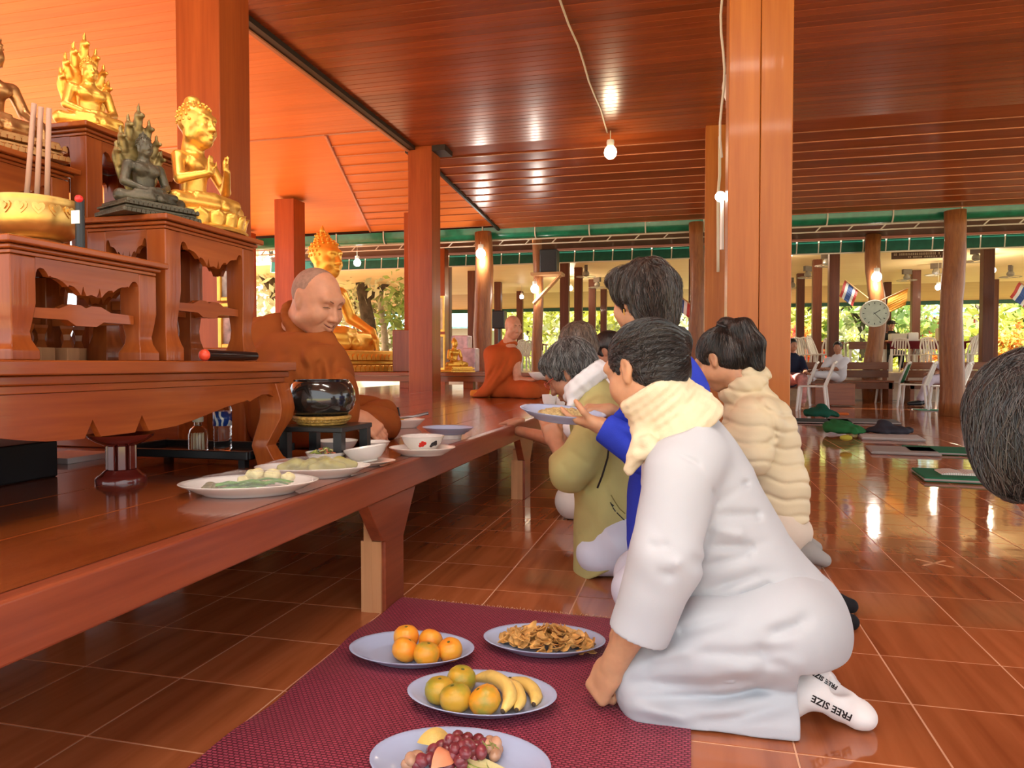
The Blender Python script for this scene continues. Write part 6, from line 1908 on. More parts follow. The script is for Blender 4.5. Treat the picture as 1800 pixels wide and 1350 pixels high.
# banana chips: thin curled slices heaped up
M['chip'] = plain('fried_chip', (.68, .37, .11), .45, noise=.35, nscale=40)
chips = []
for v in range(5):
    rgc = random.Random(v); mb = MB(); nn, na = 4, 9; V = []
    a0, b0 = rgc.uniform(.016, .022), rgc.uniform(.010, .013); cu = rgc.uniform(.3, .6); tw = rgc.uniform(-.3, .3)
    for side in (0, 1):
        for i in range(nn + 1):
            for k in range(na):
                r = i / nn; an = 2 * math.pi * k / na
                x, y = a0 * r * math.cos(an), b0 * r * math.sin(an)
                z = cu * (x * x / .022) * 1.2 + tw * x * y * 40 + .0018 * math.sin(5 * an + v) * r
                V.append((x, y, z - .0012 * side))
    off = (nn + 1) * na
    for i in range(nn):
        for k in range(na):
            k2 = (k + 1) % na
            q = (i * na + k, i * na + k2, (i + 1) * na + k2, (i + 1) * na + k)
            mb.f.append(q); mb.f.append(tuple(off + j for j in q[::-1]))
    for k in range(na):
        k2 = (k + 1) % na; mb.f.append((nn * na + k, nn * na + k2, off + nn * na + k2, off + nn * na + k))
    mb.v = V
    chips.append(mb.mesh('banana_chip', M['chip'], True))
rg = random.Random(11)
for k in range(150):
    a = rg.uniform(0, 2 * math.pi); r = math.sqrt(rg.random())
    x, y = r * math.cos(a), r * math.sin(a)
    hh = .048 * (1 - r * r) ** .8
    z = PW + .006 + hh * rg.uniform(.25, 1.0)
    o = link('banana_chip', chips[k % 5], None, (-.392 + .132 * x, 1.988 + .072 * y, z), (rg.uniform(-.7, .7), rg.uniform(-.7, .7), rg.uniform(0, 6.3)))
    s = rg.uniform(.9, 1.25); o.scale = (s, s, s)
    props(o, 'curled brown fried banana chip heaped on the blue plate', 'chip', 'banana chips on the blue plate')

# grapes and slices
M['grape_red'] = plain('grape_red', (.22, .035, .045), .22, noise=.4, nscale=30, sss=.2, coat=.3)
M['grape_pale'] = plain('grape_pale', (.50, .27, .16), .25, noise=.3, nscale=30, sss=.2, coat=.3)
gme = MB().ball((0, 0, 0), (.0125, .0125, .0155), 12, 9).mesh('grape', None, True)
gr_ = gme.copy(); gr_.materials.append(M['grape_red']); gp_ = gme.copy(); gp_.materials.append(M['grape_pale'])
gpos = [(790, 1304, 2), (803, 1303, 2), (812, 1312, 2), (824, 1310, 2), (800, 1316, 2), (786, 1318, 1), (772, 1326, 1), (818, 1323, 2), (830, 1320, 1), (838, 1312, 1), (846, 1322, 1), (760, 1320, 1), (775, 1312, 1), (834, 1331, 0), (850, 1308, 1), (742, 1336, 1), (780, 1334, 1), (795, 1330, 1), (810, 1335, 1), (735, 1346, 0), (765, 1340, 0), (805, 1294, 1), (822, 1298, 1), (841, 1300, 1), (790, 1345, 0), (812, 1346, 0), (757, 1333, 1)]
for k, (px, py, lv) in enumerate(gpos):
    p = atz(px, py, PW + .014 + lv * .013)
    o = link('grape', gr_, None, p, (rg.uniform(0, 3), rg.uniform(0, 3), 0)); props(o, 'dark red grape in the bunch on the bottom plate', 'grape', 'red grapes on the bottom plate')
for k, (px, py, lv) in enumerate([(722, 1334, 1), (733, 1330, 1), (730, 1342, 0), (718, 1345, 0), (862, 1305, 1), (872, 1308, 1), (866, 1316, 0), (874, 1318, 0), (870, 1327, 0), (858, 1312, 1)]):
    p = atz(px, py, PW + .014 + lv * .012)
    o = link('grape', gp_, None, p, (rg.uniform(0, 3), rg.uniform(0, 3), 0)); props(o, 'pale pinkish grape at the edge of the bunch', 'grape', 'pale grapes on the bottom plate')
gs = MB()
for k in range(6): gs.tube([atz(848 + 4 * k, 1302 + (k % 3) * 4, PW + .045), atz(852 + 5 * k, 1310 + (k % 2) * 6, PW + .036)], .0012, 5)
o = gs.build('grape_stalk', plain('stalk_green', (.25, .25, .06), .7), None); props(o, 'thin green-brown stalk of the grape bunch', 'stalk')
M['guava'] = plain('fruit_flesh', (.72, .66, .33), .4, noise=.08, nscale=25)
M['guava_skin'] = plain('fruit_skin', (.42, .50, .12), .4)
M['apple_skin'] = plain('apple_skin', (.75, .28, .14), .35, noise=.2)
def wedge(px, py, z, rot, tilt, label, mskin, group, s=1.0):
    t = thing('fruit_slice', label, 'fruit slice', atz(px, py, z), rot, group); t.rotation_euler = (tilt, .2, rot); t.scale = (s, s, s)
    P = []; n = 12
    for i in range(n + 1):
        f_ = i / n; x = -.034 + .068 * f_; w = .020 * math.sin(math.pi * f_) ** .7 + .0006
        P.append([(x, -w * .1, 0.0), (x, -w, w * .9), (x, 0, w * 1.25), (x, w, w * .9)])
    V = [q for r in P for q in r]; F = []
    for i in range(n):
        a = i * 4
        F += [(a, a + 1, a + 5, a + 4), (a, a + 4, a + 7, a + 3)]
    MB().add(V, F + [(i * 4 + 1, i * 4 + 2, i * 4 + 6, i * 4 + 5) for i in range(n)] + [(i * 4 + 2, i * 4 + 3, i * 4 + 7, i * 4 + 6) for i in range(n)] + [(0, 3, 2, 1), (n * 4, n * 4 + 1, n * 4 + 2, n * 4 + 3)]).build('flesh', M['guava'], t, world=False, smooth=40)
    mb = MB()
    V = [(q[0] * 1.02, q[1] * 1.03, q[2] * 1.02 + .0008) for r in P for q in r[1:]]
    mb.add(V, [(i * 3 + k, i * 3 + k + 1, i * 3 + k + 4, i * 3 + k + 3) for i in range(n) for k in (0, 1)]).build('rind', mskin, t, world=False, smooth=True)
GS = 'pale fruit slices on the bottom plate'
wedge(815, 1340, PW + .012, .3, 2.6, 'pale fruit slice in front of the red grapes', M['guava_skin'], GS)
wedge(845, 1337, PW + .014, .1, 2.3, 'pale fruit slice right of the red grapes', M['guava_skin'], GS)
wedge(868, 1340, PW + .012, -.2, 2.5, 'pale fruit slice near the rim of the bottom plate', M['guava_skin'], GS)
wedge(850, 1349, PW + .012, .2, 2.2, 'pale fruit slice at the bottom edge of the picture', M['guava_skin'], GS)
wedge(884, 1349, PW + .010, -.1, 2.4, 'rightmost pale fruit slice on the bottom plate', M['guava_skin'], GS)
wedge(773, 1341, PW + .020, 1.4, .6, 'reddish apple wedge standing among the grapes', M['apple_skin'], GS, 1.0)
wedge(765, 1308, PW + .016, .5, .4, 'yellow banana-like slice behind the grapes', M['banana'], GS, 1.1)

# ------------------------------------------------------------------ dishes on the platform
M['film'] = plain('cling_film', (.95, .95, .97), .08, alpha=.13, coat=0, spec=.8, bump=.8, bscale=55)
PZ = DZ + .0005
def film(name, label, x, y, z, rx, ry, rot, h):
    mb = MB(); n = 40; rr = (0, .3, .6, .85, .97, 1.0); rgf = random.Random(int(abs(x) * 1000))
    V = [(0, 0, h)]; F = []
    for i in range(1, 6):
        for k in range(n):
            a = 2 * math.pi * k / n; r = rr[i]
            V.append((rx * r * math.cos(a), ry * r * math.sin(a), h * (1 - r ** 2.6) + (rgf.uniform(-.003, .003) if i < 5 else 0)))
    F += [(0, 1 + k, 1 + (k + 1) % n) for k in range(n)]
    for i in range(4):
        for k in range(n): F.append((1 + i * n + k, 1 + (i + 1) * n + k, 1 + (i + 1) * n + (k + 1) % n, 1 + i * n + (k + 1) % n))
    o = link(name, mb.add(V, F).mesh(name, M['film'], True), None, (x, y, z), (0, 0, rot)); props(o, label, 'cling film'); return o
pa = (-1.125, 1.665)
plate('oval_dish', 'white oval dish of green beans and cauliflower at the platform edge', 'dish', pa[0], pa[1], PZ, .176, .118, .48, M['white_china'], 1.1)
film('cling_film', 'clear film over the dish of green beans', pa[0], pa[1], PZ + .028, .172, .114, .48, .030)
pb = (-1.11, 1.965)
plate('oval_dish', 'white oval dish of wrapped greens behind the bean dish', 'dish', pb[0], pb[1], PZ, .172, .10, .35, M['white_china'], 1.1)
film('cling_film', 'clear film over the dish of wrapped greens', pb[0], pb[1], PZ + .028, .168, .096, .35, .030)
M['bean'] = plain('green_bean', (.10, .24, .035), .4, noise=.35, nscale=30)
M['cauli'] = plain('cauliflower', (.72, .64, .32), .7, noise=.1, nscale=60, bump=.5, bscale=120)
M['olive'] = plain('olive_leaf', (.32, .28, .07), .5, noise=.3, nscale=30)
M['pickle'] = plain('dark_pickle', (.16, .13, .04), .4, noise=.5, nscale=60)
rg = random.Random(4)
def onplate(c, rot, u, v): return Vector((c[0] + u * math.cos(rot) - v * math.sin(rot), c[1] + u * math.sin(rot) + v * math.cos(rot), 0))
for k in range(34):
    u, v = rg.uniform(-.045, .085), rg.uniform(-.07, -.015); z = PZ + .018 + rg.uniform(0, .018); a = rg.uniform(-.35, .5)
    p0 = onplate(pa, .48, u, v); d = Vector((math.cos(.48 + a), math.sin(.48 + a), 0)); ln = rg.uniform(.025, .045)
    pts = [p0 - d * ln + Vector((0, 0, z)), p0 + Vector((0, 0, z + .005)), p0 + d * ln + Vector((0, 0, z - .002))]
    o = MB().tube(pts, [.0022, .003, .0016], 6).build('green_bean', M['bean'], None, smooth=True); props(o, 'thin green bean lying in the heap on the white oval dish', 'bean', 'green beans on the white dish')
for k, (u, v, r) in enumerate(((.01, .045, .026), (.055, .040, .024), (.095, .018, .020), (-.02, .035, .016), (.035, .062, .018))):
    p = onplate(pa, .48, u, v); S = Shape(); c0 = np.array((p.x, p.y, PZ + .014 + r * .8))
    for j in range(14):
        d = np.array((rg.uniform(-1, 1), rg.uniform(-1, 1), rg.uniform(-.3, 1))); d /= np.linalg.norm(d); S.ell(c0 + d * r * .62, r * .42, k=.004)
    S.ell(c0, r * .7, k=.004)
    o = solid('cauliflower', S, .0028, M['cauli']); props(o, ['cauliflower floret in the middle of the bean dish', 'large pale cauliflower floret right of the middle in the bean dish', 'cauliflower floret at the right end of the bean dish', 'small cauliflower floret at the left of the bean dish', 'cauliflower floret at the back of the bean dish'][k], 'cauliflower', 'cauliflower florets on the bean dish')
for k in range(9):
    u, v = -.10 + .02 * (k % 4), -.03 + .025 * (k // 4); p = onplate(pa, .48, u, v)
    o = MB().ball((p.x, p.y, PZ + .022), (.016, .011, .009), 10, 7, Matrix.Rotation(rg.uniform(0, 3), 3, 'Z')).build('pickle_slice', M['pickle'], None, smooth=True); props(o, 'dark green pickle slice at the left end of the bean dish', 'pickle', 'pickle slices on the bean dish')
for k, (u, v, a) in enumerate(((.0, .0, .1), (.045, -.02, .35), (.075, .02, .2), (.03, .03, -.1), (-.05, .0, .5))):
    p = onplate(pb, .35, u, v); S = Shape(); d = np.array((math.cos(.35 + a), math.sin(.35 + a), 0)); c0 = np.array((p.x, p.y, PZ + .028))
    S.path([c0 - d * .045, c0 + np.array((0, 0, .008)), c0 + d * .045], [.012, .019, .012], k=.01); S.ripple((d[1], -d[0], .5), 300, .002, .5, k)
    o = solid('wrapped_green', S, .004, M['olive']); props(o, ['olive leaf parcel in the middle of the back dish', 'olive leaf parcel at the front of the back dish', 'pale olive leaf parcel at the right end of the back dish', 'olive leaf parcel at the back rim of the back dish', 'olive leaf parcel at the left end of the back dish'][k], 'leaf parcel', 'leaf parcels on the back dish')
def bowl(name, label, px, py, r, h, z=PZ, m=None, tilt=0.0, pos=None):
    p = pos or atz(px, py, z)
    t = thing(name, label, 'bowl', p); t.rotation_euler = (0, tilt, 0)
    MB().lathe([(0, .0), (.45 * r, 0), (.48 * r, .003), (.46 * r, .006), (.66 * r, .25 * h), (.86 * r, .6 * h), (.99 * r, .97 * h), (r, h), (.965 * r, h), (.94 * r, .94 * h), (.80 * r, .55 * h), (.58 * r, .25 * h), (0, .14 * h)], seg=40).build('body', m or M['white_china'], t, world=False, smooth=40)
    return t, p
sc_ = atz(596, 822, PZ)
plate('saucer_plate', 'white oval plate carrying two small white bowls', 'plate', sc_.x + .01, sc_.y + .05, PZ, .155, .085, .35, M['white_china'], .6)
SZ = PZ + .0045
t, p = bowl('food_bowl', 'small white bowl of chopped salad greens', 0, 0, .068, .042, pos=Vector((sc_.x - .065, sc_.y + .035, SZ)))
rg = random.Random(8)
sal = [plain('salad_%d' % k, c, .45) for k, c in enumerate(((.30, .36, .06), (.62, .55, .22), (.45, .12, .05), (.16, .2, .04)))]
for k in range(42):
    a, r = rg.uniform(0, 6.3), .050 * math.sqrt(rg.random())
    q = p + Vector((r * math.cos(a), r * math.sin(a), .036 + .018 * (1 - (r / .05) ** 2) * rg.random()))
    d = Vector((rg.uniform(-1, 1), rg.uniform(-1, 1), rg.uniform(-.4, .6))).normalized() * .010
    o = MB().tube([q - d, q + Vector((0, 0, .002)), q + d], [.0025, .0035, .0015], 5).build('salad_shred', sal[k % 4], None, smooth=True); props(o, 'shred of salad greens in the small white bowl', 'salad', 'salad shreds in the small bowl')
bowl('food_bowl', 'tilted white bowl at the front of the saucer plate', 0, 0, .074, .050, pos=Vector((sc_.x + .075, sc_.y + .055, SZ + .010)), tilt=-.16)
t, p = bowl('food_bowl', 'wide white bowl of dark soup behind the salad bowl', 592, 797, .080, .050)
MB().lathe([(0, .034), (.063, .034), (0, .0345)], seg=30).build('soup', plain('soup', (.14, .05, .02), .1), t, world=False)
t, p = bowl('food_bowl', 'white bowl covered with wrinkled film behind the tilted bowl', 660, 792, .058, .036)
MB().lathe([(0, .046), (.03, .044), (.055, .037), (.058, .035)], seg=30).build('film_cover', M['film'], t, world=False, smooth=True)
rp = atz(728, 803, PZ)
plate('deep_dish', 'white deep dish with a dark rim under the flowered bowl', 'dish', rp.x + .005, rp.y + .07, PZ, .125, .10, .2, M['white_china'], 1.0)
t, p = bowl('flower_bowl', 'white bowl with a red flower and black rooster painted on the side', 0, 0, .082, .062, pos=Vector((rp.x + .002, rp.y + .08, PZ + .0075)))
mr_ = plain('paint_red', (.62, .03, .02), .25); mk_ = plain('paint_black', (.015, .015, .02), .25)
def on_bowl(a, f_):
    r = .082 * (.66 + .33 * f_ ** .8) + .0012
    return Vector((r * math.cos(a), r * math.sin(a), .062 * (.25 + .72 * f_)))
for k, (a, f_, rr, mt) in enumerate(((-1.22, .42, .0085, mr_), (-1.10, .55, .0075, mr_), (-1.34, .34, .006, mr_), (-1.20, .65, .006, mr_), (-1.30, .52, .006, mr_), (-.62, .45, .010, mk_), (-.50, .60, .008, mk_), (-.42, .42, .007, mk_), (-.70, .30, .006, mk_))):
    q = on_bowl(a, f_); nrm = Vector((math.cos(a), math.sin(a), -.6)).normalized()
    Mx = Matrix.Translation(q) @ nrm.to_track_quat('Z', 'Y').to_matrix().to_4x4()
    MB().lathe([(0, -.001), (rr, -.001), (rr * .9, .0006), (0, .0009)], seg=12, M=Mx).build('painted_petal' if mt is mr_ else 'painted_feather', mt, t, world=False)
MB().lathe([(0, .071), (.05, .069), (.079, .0625), (.0825, .061)], seg=30).build('film_cover', M['film'], t, world=False, smooth=True)
b2 = atz(772, 775, PZ)
plate('round_plate', 'pale blue-grey plate behind the flowered bowl', 'plate', b2.x, b2.y + .12, PZ + .02, .12, .10, 0, M['blue_plate'], 1.1)
o = MB().lathe([(0, 0), (.06, 0), (.065, .019), (0, .019)], (b2.x, b2.y + .12, PZ), 24).build('plate_stand', M['white_china'], None, smooth=40); props(o, 'small white foot dish under the blue-grey plate', 'dish')
# monk's dish with tongs
md = atz(702, 752, PZ)
plate('serving_dish', 'white dish of yellow food at the hand of the older monk', 'dish', md.x, md.y + .02, PZ, .13, .09, .2, M['white_china'], 1.6)
S = Shape(); S.ell((md.x - .03, md.y + .01, PZ + .03), (.07, .05, .02)); S.lumps(.004, 90, 1)
o = solid('yellow_food', S, .005, plain('yellow_food', (.50, .30, .06), .6, noise=.3, nscale=60)); props(o, 'mound of yellow food on the white dish by the monk', 'food')
o = MB().tube([(md.x - .02, md.y + .02, PZ + .05), (md.x + .06, md.y + .05, PZ + .058), (md.x + .13, md.y + .09, PZ + .075)], [.010, .007, .009], 8).build('ladle', M['grey'], None, smooth=True); props(o, 'metal ladle lying across the white dish', 'ladle')
t = thing('binder_clip', 'black two-armed clip standing on the white dish', 'clip', (md.x - .03, md.y + .05, PZ + .05))
for s in (-1, 1):
    MB().box(-.006, .006, -.004, .004, 0, .055, Matrix.Translation(Vector((md.x - .03 + s * .010, md.y + .05, PZ + .052))) @ Matrix.Rotation(-s * .18, 4, 'Y')).build('arm', M['black'], t, bevel=.002)

# plate of fried rice held by the woman in blue
hp_ = at(988, 731, 2.37)
plate('held_plate', 'pale blue oval plate of fried rice held out by the woman in blue', 'plate', hp_.x, hp_.y, hp_.z - .014, .145, .105, .05, M['blue_plate'], 1.1, tilt=(.10, .10))
S = Shape(); S.ell((hp_.x - .005, hp_.y, hp_.z + .004), (.082, .062, .024)); S.lumps(.0035, 130, 6); S.ripple((1, .4, .3), 500, .0010, 2.0, 3)
o = solid('fried_rice', S, .0034, plain('fried_rice', (.62, .46, .20), .6, noise=.3, nscale=150, bump=.8, bscale=260)); props(o, 'low mound of yellowish fried rice on the held plate', 'rice', kind='stuff')
hp2 = at(970, 712, 2.95)
# ================================================================== BACK OF THE HALL
# long low bench table behind the platform's end
bt = thing('bench_table', 'low wooden table carrying the large golden image at the end of the platform', 'table', (-4.6, 10.0, DZ))
MB().box(-7.4, -1.9, 9.45, 10.75, bt_z - .05, bt_z).build('top', M['teak_x'], bt, bevel=.006)
MB().box(-7.3, -2.0, 9.50, 9.54, bt_z - .13, bt_z - .052).build('apron', M['teak_x'], bt)
for x in (-7.2, -5.6, -3.95, -3.0, -2.1):
    MB().box(x - .07, x + .07, 9.55, 9.69, DZ, bt_z - .052).build('leg', M['col_red'], bt, bevel=.004)
simple('red_panel', 'red panelled cupboard side standing beside the golden image', 'cupboard', MB().box(at(692, 600, 10.2).x, at(728, 600, 10.2).x, 10.15, 10.4, bt_z + .001, at(700, 580, 10.2).z), M['teak_z'], bevel=.01)
for k, (px0, px1, py0, py1, m_, lab) in enumerate(((768, 781, 520, 583, plain('print_a', (.75, .66, .45), .4, noise=.3), 'tall gold-framed print beside the end column'), (768, 782, 588, 650, plain('print_b', (.35, .3, .2), .4, noise=.6), 'gold-framed cabinet picture under the print beside the end column'))):
    a, b_ = at(px0, py1, 9.6), at(px1, py0, 9.6); a.z = max(a.z, bt_z + .002)
    t = thing('framed_print', lab, 'picture', ((a.x + b_.x) / 2, 9.6, a.z))
    for q in ((a.x, a.x + .02, a.z, b_.z), (b_.x - .02, b_.x, a.z, b_.z), (a.x + .02, b_.x - .02, a.z, a.z + .03), (a.x + .02, b_.x - .02, b_.z - .03, b_.z)):
        MB().box(q[0], q[1], 9.58, 9.62, q[2], q[3]).build('frame_bar', M['gold'], t)
    MB().box(a.x + .02, b_.x - .02, 9.60, 9.61, a.z + .03, b_.z - .03).build('print', m_, t)
B1 = at(797, 650, 9.85)
statue('golden_statue', 'small golden seated image beside the end column and framed prints', Vector((B1.x, 9.9, bt_z + .001)), (.8, -.5, 0), .50, M['gold_big'], 'meditate', 'tier', vox=.010)
for k, (px, py0, py1, Yp, w, lab) in enumerate(((812, 652, 590, 10.4, .13, 'lilac plastic-wrapped box on the bench table behind the small image'), (828, 652, 612, 10.3, .10, 'pinkish plastic-wrapped box in front on the bench table'))):
    a, b_ = at(px, py0, Yp), at(px, py1, Yp)
    simple('wrapped_box', lab, 'box', MB().box(a.x - w, a.x + w, Yp - .12, Yp + .12, bt_z + .001, b_.z), plain('lilac_wrap%d' % k, (.62, .42, .46), .3, noise=.3, nscale=12, bump=.5, bscale=20), bevel=.02)
mk2 = at(838, 690, 6.95)
simple('cushion', 'orange seat cushion behind the younger monk', 'cushion', MB().box(mk2.x - .11, mk2.x + .12, 7.05, 7.45, DZ + .001, DZ + .075), cloth('orange_cushion', (.62, .21, .03)), bevel=.025)
bw = at(950, 664, 6.95)
t = thing('monk_bowl', 'white bowl held by the younger monk', 'bowl', bw)
MB().lathe([(0, 0), (.05, 0), (.10, .04), (.12, .07), (.115, .07), (.09, .04), (0, .012)], bw - Vector((0, 0, .02)), 28).build('body', M['white'], t, smooth=40)
cp = at(966, 705, 6.4); cp.z = DZ + .001
for k, (px, s_, lab) in enumerate(((966, 1.0, 'white cup on the platform edge before the khaki-jacketed woman'), (985, .8, 'small white dish beside the white cup on the platform edge'))):
    q = atz(px, 716, DZ); simple('cup', lab, 'cup', MB().lathe([(0, 0), (.035 * s_, 0), (.055 * s_, .05), (.06 * s_, .10 * s_), (.055 * s_, .10 * s_), (.048 * s_, .05), (0, .01)], (q.x, q.y, DZ + .001), 20), M['white'], 40)

# ceiling wire and lamps ---------------------------------------------
w = MB().tube([(-.965 + .01 * math.sin(k * 1.7), 3.0 + .4 * k, CZ - .012 - .004 * (k % 2)) for k in range(15)], .009, 6).build('ceiling_wire', M['white_pipe'], None, smooth=True); props(w, 'pale electric cable stapled along the board ceiling', 'cable')
def bulb(label, p, r, m, power, colr, drop=.08, up=True):
    p = Vector(p)
    t = thing('light_bulb', label, 'lamp', p)
    MB().lathe([(0, 1.9 * r), (.55 * r, 1.9 * r), (.6 * r, 1.6 * r), (.55 * r, .95 * r), (0, .95 * r)], p, 16).build('socket', M['white'], t, smooth=40)
    b = MB().lathe([(0, -1.0 * r), (.5 * r, -.92 * r), (.9 * r, -.5 * r), (r, 0), (.9 * r, .5 * r), (.6 * r, .9 * r), (0, .94 * r)], p, 18).build('glass', m, t, smooth=True)
    if drop: MB().tube([p + Vector((0, 0, 1.9 * r)), p + Vector((0, 0, 1.9 * r + drop))], .006, 6).build('flex', M['white_pipe'], t)
    if power:
        ld = bpy.data.lights.new('bulb_light', 'POINT'); ld.energy = power; ld.color = colr; ld.shadow_soft_size = r
        lo = bpy.data.objects.new('bulb_light', ld); col.objects.link(lo); lo.parent = t; lo.location = (0, 0, -r * 1.6)
bp1 = at(1073, 268, 8.55)
bulb('lit warm bulb hanging at the end of the ceiling cable', bp1, .075, M['bulb'], 12, (1, .78, .5), drop=max(.02, CZ - bp1.z - .15))
bulb('lit white bulb on the log post beside the younger monk', at(845, 446, 12.35), .085, M['bulb_white'], 25, (1, .93, .82), drop=.05)
bulb('lit white bulb under the loudspeaker shelf', at(940, 508, 12.95), .075, M['bulb_white'], 20, (1, .93, .82), drop=.04)
bulb('lit white bulb on the clock post', at(1541, 487, 16.7), .10, M['bulb_white'], 25, (1, .93, .82), drop=.05)
for k, (px, py, Yp, lab) in enumerate(((1390, 445, 18.6, 'small lit lamp on the pavilion ceiling next to the thick column'), (1649, 505, 21, 'small lit lamp beside the thick log post in the dining pavilion'), (1745, 475, 20, 'small lit lamp beside the rightmost dark post'), (1003, 507, 22, 'small lit lamp in the dining pavilion behind the loudspeaker'), (917, 522, 24, 'tiny lit lamp on a dining pavilion post beyond the younger monk'), (628, 462, 13.22, 'small white lamp under the gutter by the golden image'))):
    q = at(px, py, Yp); bulb(lab, q, .07, M['bulb_white'], 45 if 17 < Yp < 23 else 0, (1, .85, .62), drop=max(.05, (3.5 if Yp > 17 else 3.3) - q.z - .133))
# lamp on the back side of the thick column, dish-shaped wall fan above it
wf = at(1268, 163, 4.25)
t = thing('wall_fan', 'pale round wall fan half hidden behind the thick orange column', 'fan', (wf.x + .10, 4.36, wf.z))
MB().lathe([(0, 0), (.10, .01), (.14, .04), (.15, .07), (.145, .075), (.13, .05), (0, .02)], seg=28, M=Matrix.Translation((wf.x + .045, 4.42, wf.z)) @ Matrix.Rotation(1.1, 4, 'Y')).build('dish', M['white_plastic'], t, smooth=40)
MB().box(wf.x + .05, .19, 4.38, 4.46, wf.z - .02, wf.z + .02).build('arm', M['white_plastic'], t)
cb = MB().tube([Vector((.165, 4.33, 2.0 + .1 * k)) + Vector((-.012 * math.sin(k), 0, 0)) for k in range(13)], .008, 6).build('cable', M['white_pipe'], None, smooth=True); props(cb, 'pale cable running up behind the thick orange column', 'cable')
cb2 = MB().tube([at(1262 + (3 if k < 3 else 0), 240 + 34 * k, 8.6) for k in range(8)], .018, 6).build('conduit', M['white_pipe'], None, smooth=True); props(cb2, 'pale conduit on the slim orange column', 'conduit')
bb_ = at(1271, 348, 4.4)
t = thing('tube_lamp', 'glowing lamp fixed on the hidden side of the thick orange column', 'lamp', (bb_.x, 4.40, bb_.z))
MB().tube([(.172, 4.40, bb_.z - .30), (.172, 4.40, bb_.z + .02)], .012, 8).build('housing', M['white_plastic'], t)
MB().ball((.160, 4.36, bb_.z), .030, 12, 8).build('glass', M['bulb_white'], t, smooth=True)

# unseen fluorescent battens added out of view to brighten the floor and mat
def added_batten(label, x, y, power):
    t = thing('added_tube_light', label, 'lamp', (x, y, CZ))
    MB().box(x - .62, x + .62, y - .05, y + .05, CZ - .05, CZ - .001).build('housing', M['white'], t, bevel=.006)
    MB().tube([(x - .58, y, CZ - .075), (x + .58, y, CZ - .075)], .018, 10).build('tube', plain('tube_glow', (1, 1, 1), .5, emit=(1, .93, .82), estr=12), t, smooth=True)
    ld = bpy.data.lights.new('added_batten_light', 'AREA'); ld.shape = 'RECTANGLE'; ld.size = 1.2; ld.size_y = .12; ld.energy = power; ld.color = (1, .90, .76)
    lo = bpy.data.objects.new('added_batten_light', ld); col.objects.link(lo); lo.parent = t; lo.location = (0, 0, -.10)
added_batten('added tube light on the ceiling above the kneeling women', .1, 1.2, 22)
added_batten('added tube light on the ceiling above the platform edge', -1.6, 1.0, 20)
added_batten('added tube light on the ceiling behind the camera', .6, -.6, 24)

# loudspeakers --------------------------------------------------------
def loudspeaker(label, x, y, z, w, d, h, rz=0):
    t = thing('loudspeaker', label, 'loudspeaker', (x, y, z), rz)
    MB().box(-w / 2, w / 2, -d / 2, d / 2, 0, h).build('cabinet', M['black'], t, bevel=.02, world=False)
    MB().box(-w * .42, w * .42, -d / 2 - .012, -d / 2 - .001, h * .06, h * .94).build('grille', plain('grille', (.025, .025, .027), .7, bump=.6, bscale=300), t, world=False)
    return t
spk = at(966, 480, 13.1)
loudspeaker('black loudspeaker standing on the wooden shelf high on a post', spk.x, 13.1, spk.z, .32, .30, .42)
t = thing('speaker_shelf', 'pale wooden triangular shelf bracket fixed high on a log post', 'shelf', (spk.x - .1, 13.1, spk.z))
a, b_ = at(936, 485, 13.1), at(990, 485, 13.1)
MB().box(a.x, b_.x, 12.92, 13.30, spk.z - .05, spk.z - .001).build('board', M['bracket_wood'], t, bevel=.004)
MB().tube([Vector((b_.x - .03, 13.0, spk.z - .06)), at(938, 534, 13.0)], .035, 4).build('brace', M['bracket_wood'], t)
loudspeaker('black loudspeaker on a stand behind the younger monk', at(878, 598, 14).x, 14.0, at(878, 578, 14).z, .26, .24, .36)
o = MB().tube([Vector((at(878, 598, 14).x, 14.0, 0)), Vector((at(878, 598, 14).x, 14.0, at(878, 578, 14).z - .001))], .03, 8).build('speaker_pole', M['black'], None); props(o, 'black pole under the loudspeaker behind the younger monk', 'pole')

# white plastic chairs --------------------------------------------------
def make_chair(label, m, back_m=None):
    t = thing('plastic_chair', label, 'chair', (0, 0, 0), 0, 'white plastic chairs')
    MB().prism([(-.22, -.21), (.20, -.20), (.23, -.12), (.23, .12), (.20, .20), (-.22, .21)], 'z', .415, .44).build('seat', m, t, bevel=.01, world=False)
    for s in (-1, 1):
        MB().tube([(.20, s * .18, .42), (.235, s * .225, 0)], [.026, .020], 6).build('leg', m, t, world=False)
        MB().tube([(-.20, s * .19, .42), (-.25, s * .225, 0)], [.026, .020], 6).build('leg', m, t, world=False)
        MB().tube([(-.20, s * .20, .43), (-.27, s * .20, .62), (-.34, s * .15, .82)], [.022, .020, .018], 6).build('back_post', m, t, world=False)
    MB().tube([(-.345, -.15, .82), (-.37, 0, .85), (-.345, .15, .82)], [.022, .026, .022], 6).build('top_rail', m, t, world=False)
    for k in range(5):
        y = -.12 + .06 * k
        MB().box(-.008, .008, y - .018, y + .018, 0, .40, Matrix.Translation((-.215, 0, .43)) @ Matrix.Rotation(-.33, 4, 'Y')).build('back_slat', back_m or m, t, world=False)
    return t
ch0 = make_chair('white plastic chair', M['white_plastic'])
chg = make_chair('white plastic chair with a green back panel', M['white_plastic'], M['green_plastic'])
def put_chair(src, px, py, label, rz, first=False, z=0.0, y=None):
    p = atz(px, py, z) if y is None else Vector((at(px, 640, y).x, y, z))
    o = src if first else copy_tree(src)
    o.location = (p.x, p.y, z); o.rotation_euler = (0, 0, rz); o['label'] = label
    return o
put_chair(ch0, 1428, 722, 'white plastic chair nearest the thick column, second of the pair', 2.9, True)
put_chair(ch0, 1402, 712, 'white plastic chair half hidden by the puffer jacket', 2.9)
put_chair(chg, 1565, 708, 'white plastic chair with a green back beside the clock post', 2.7, True)
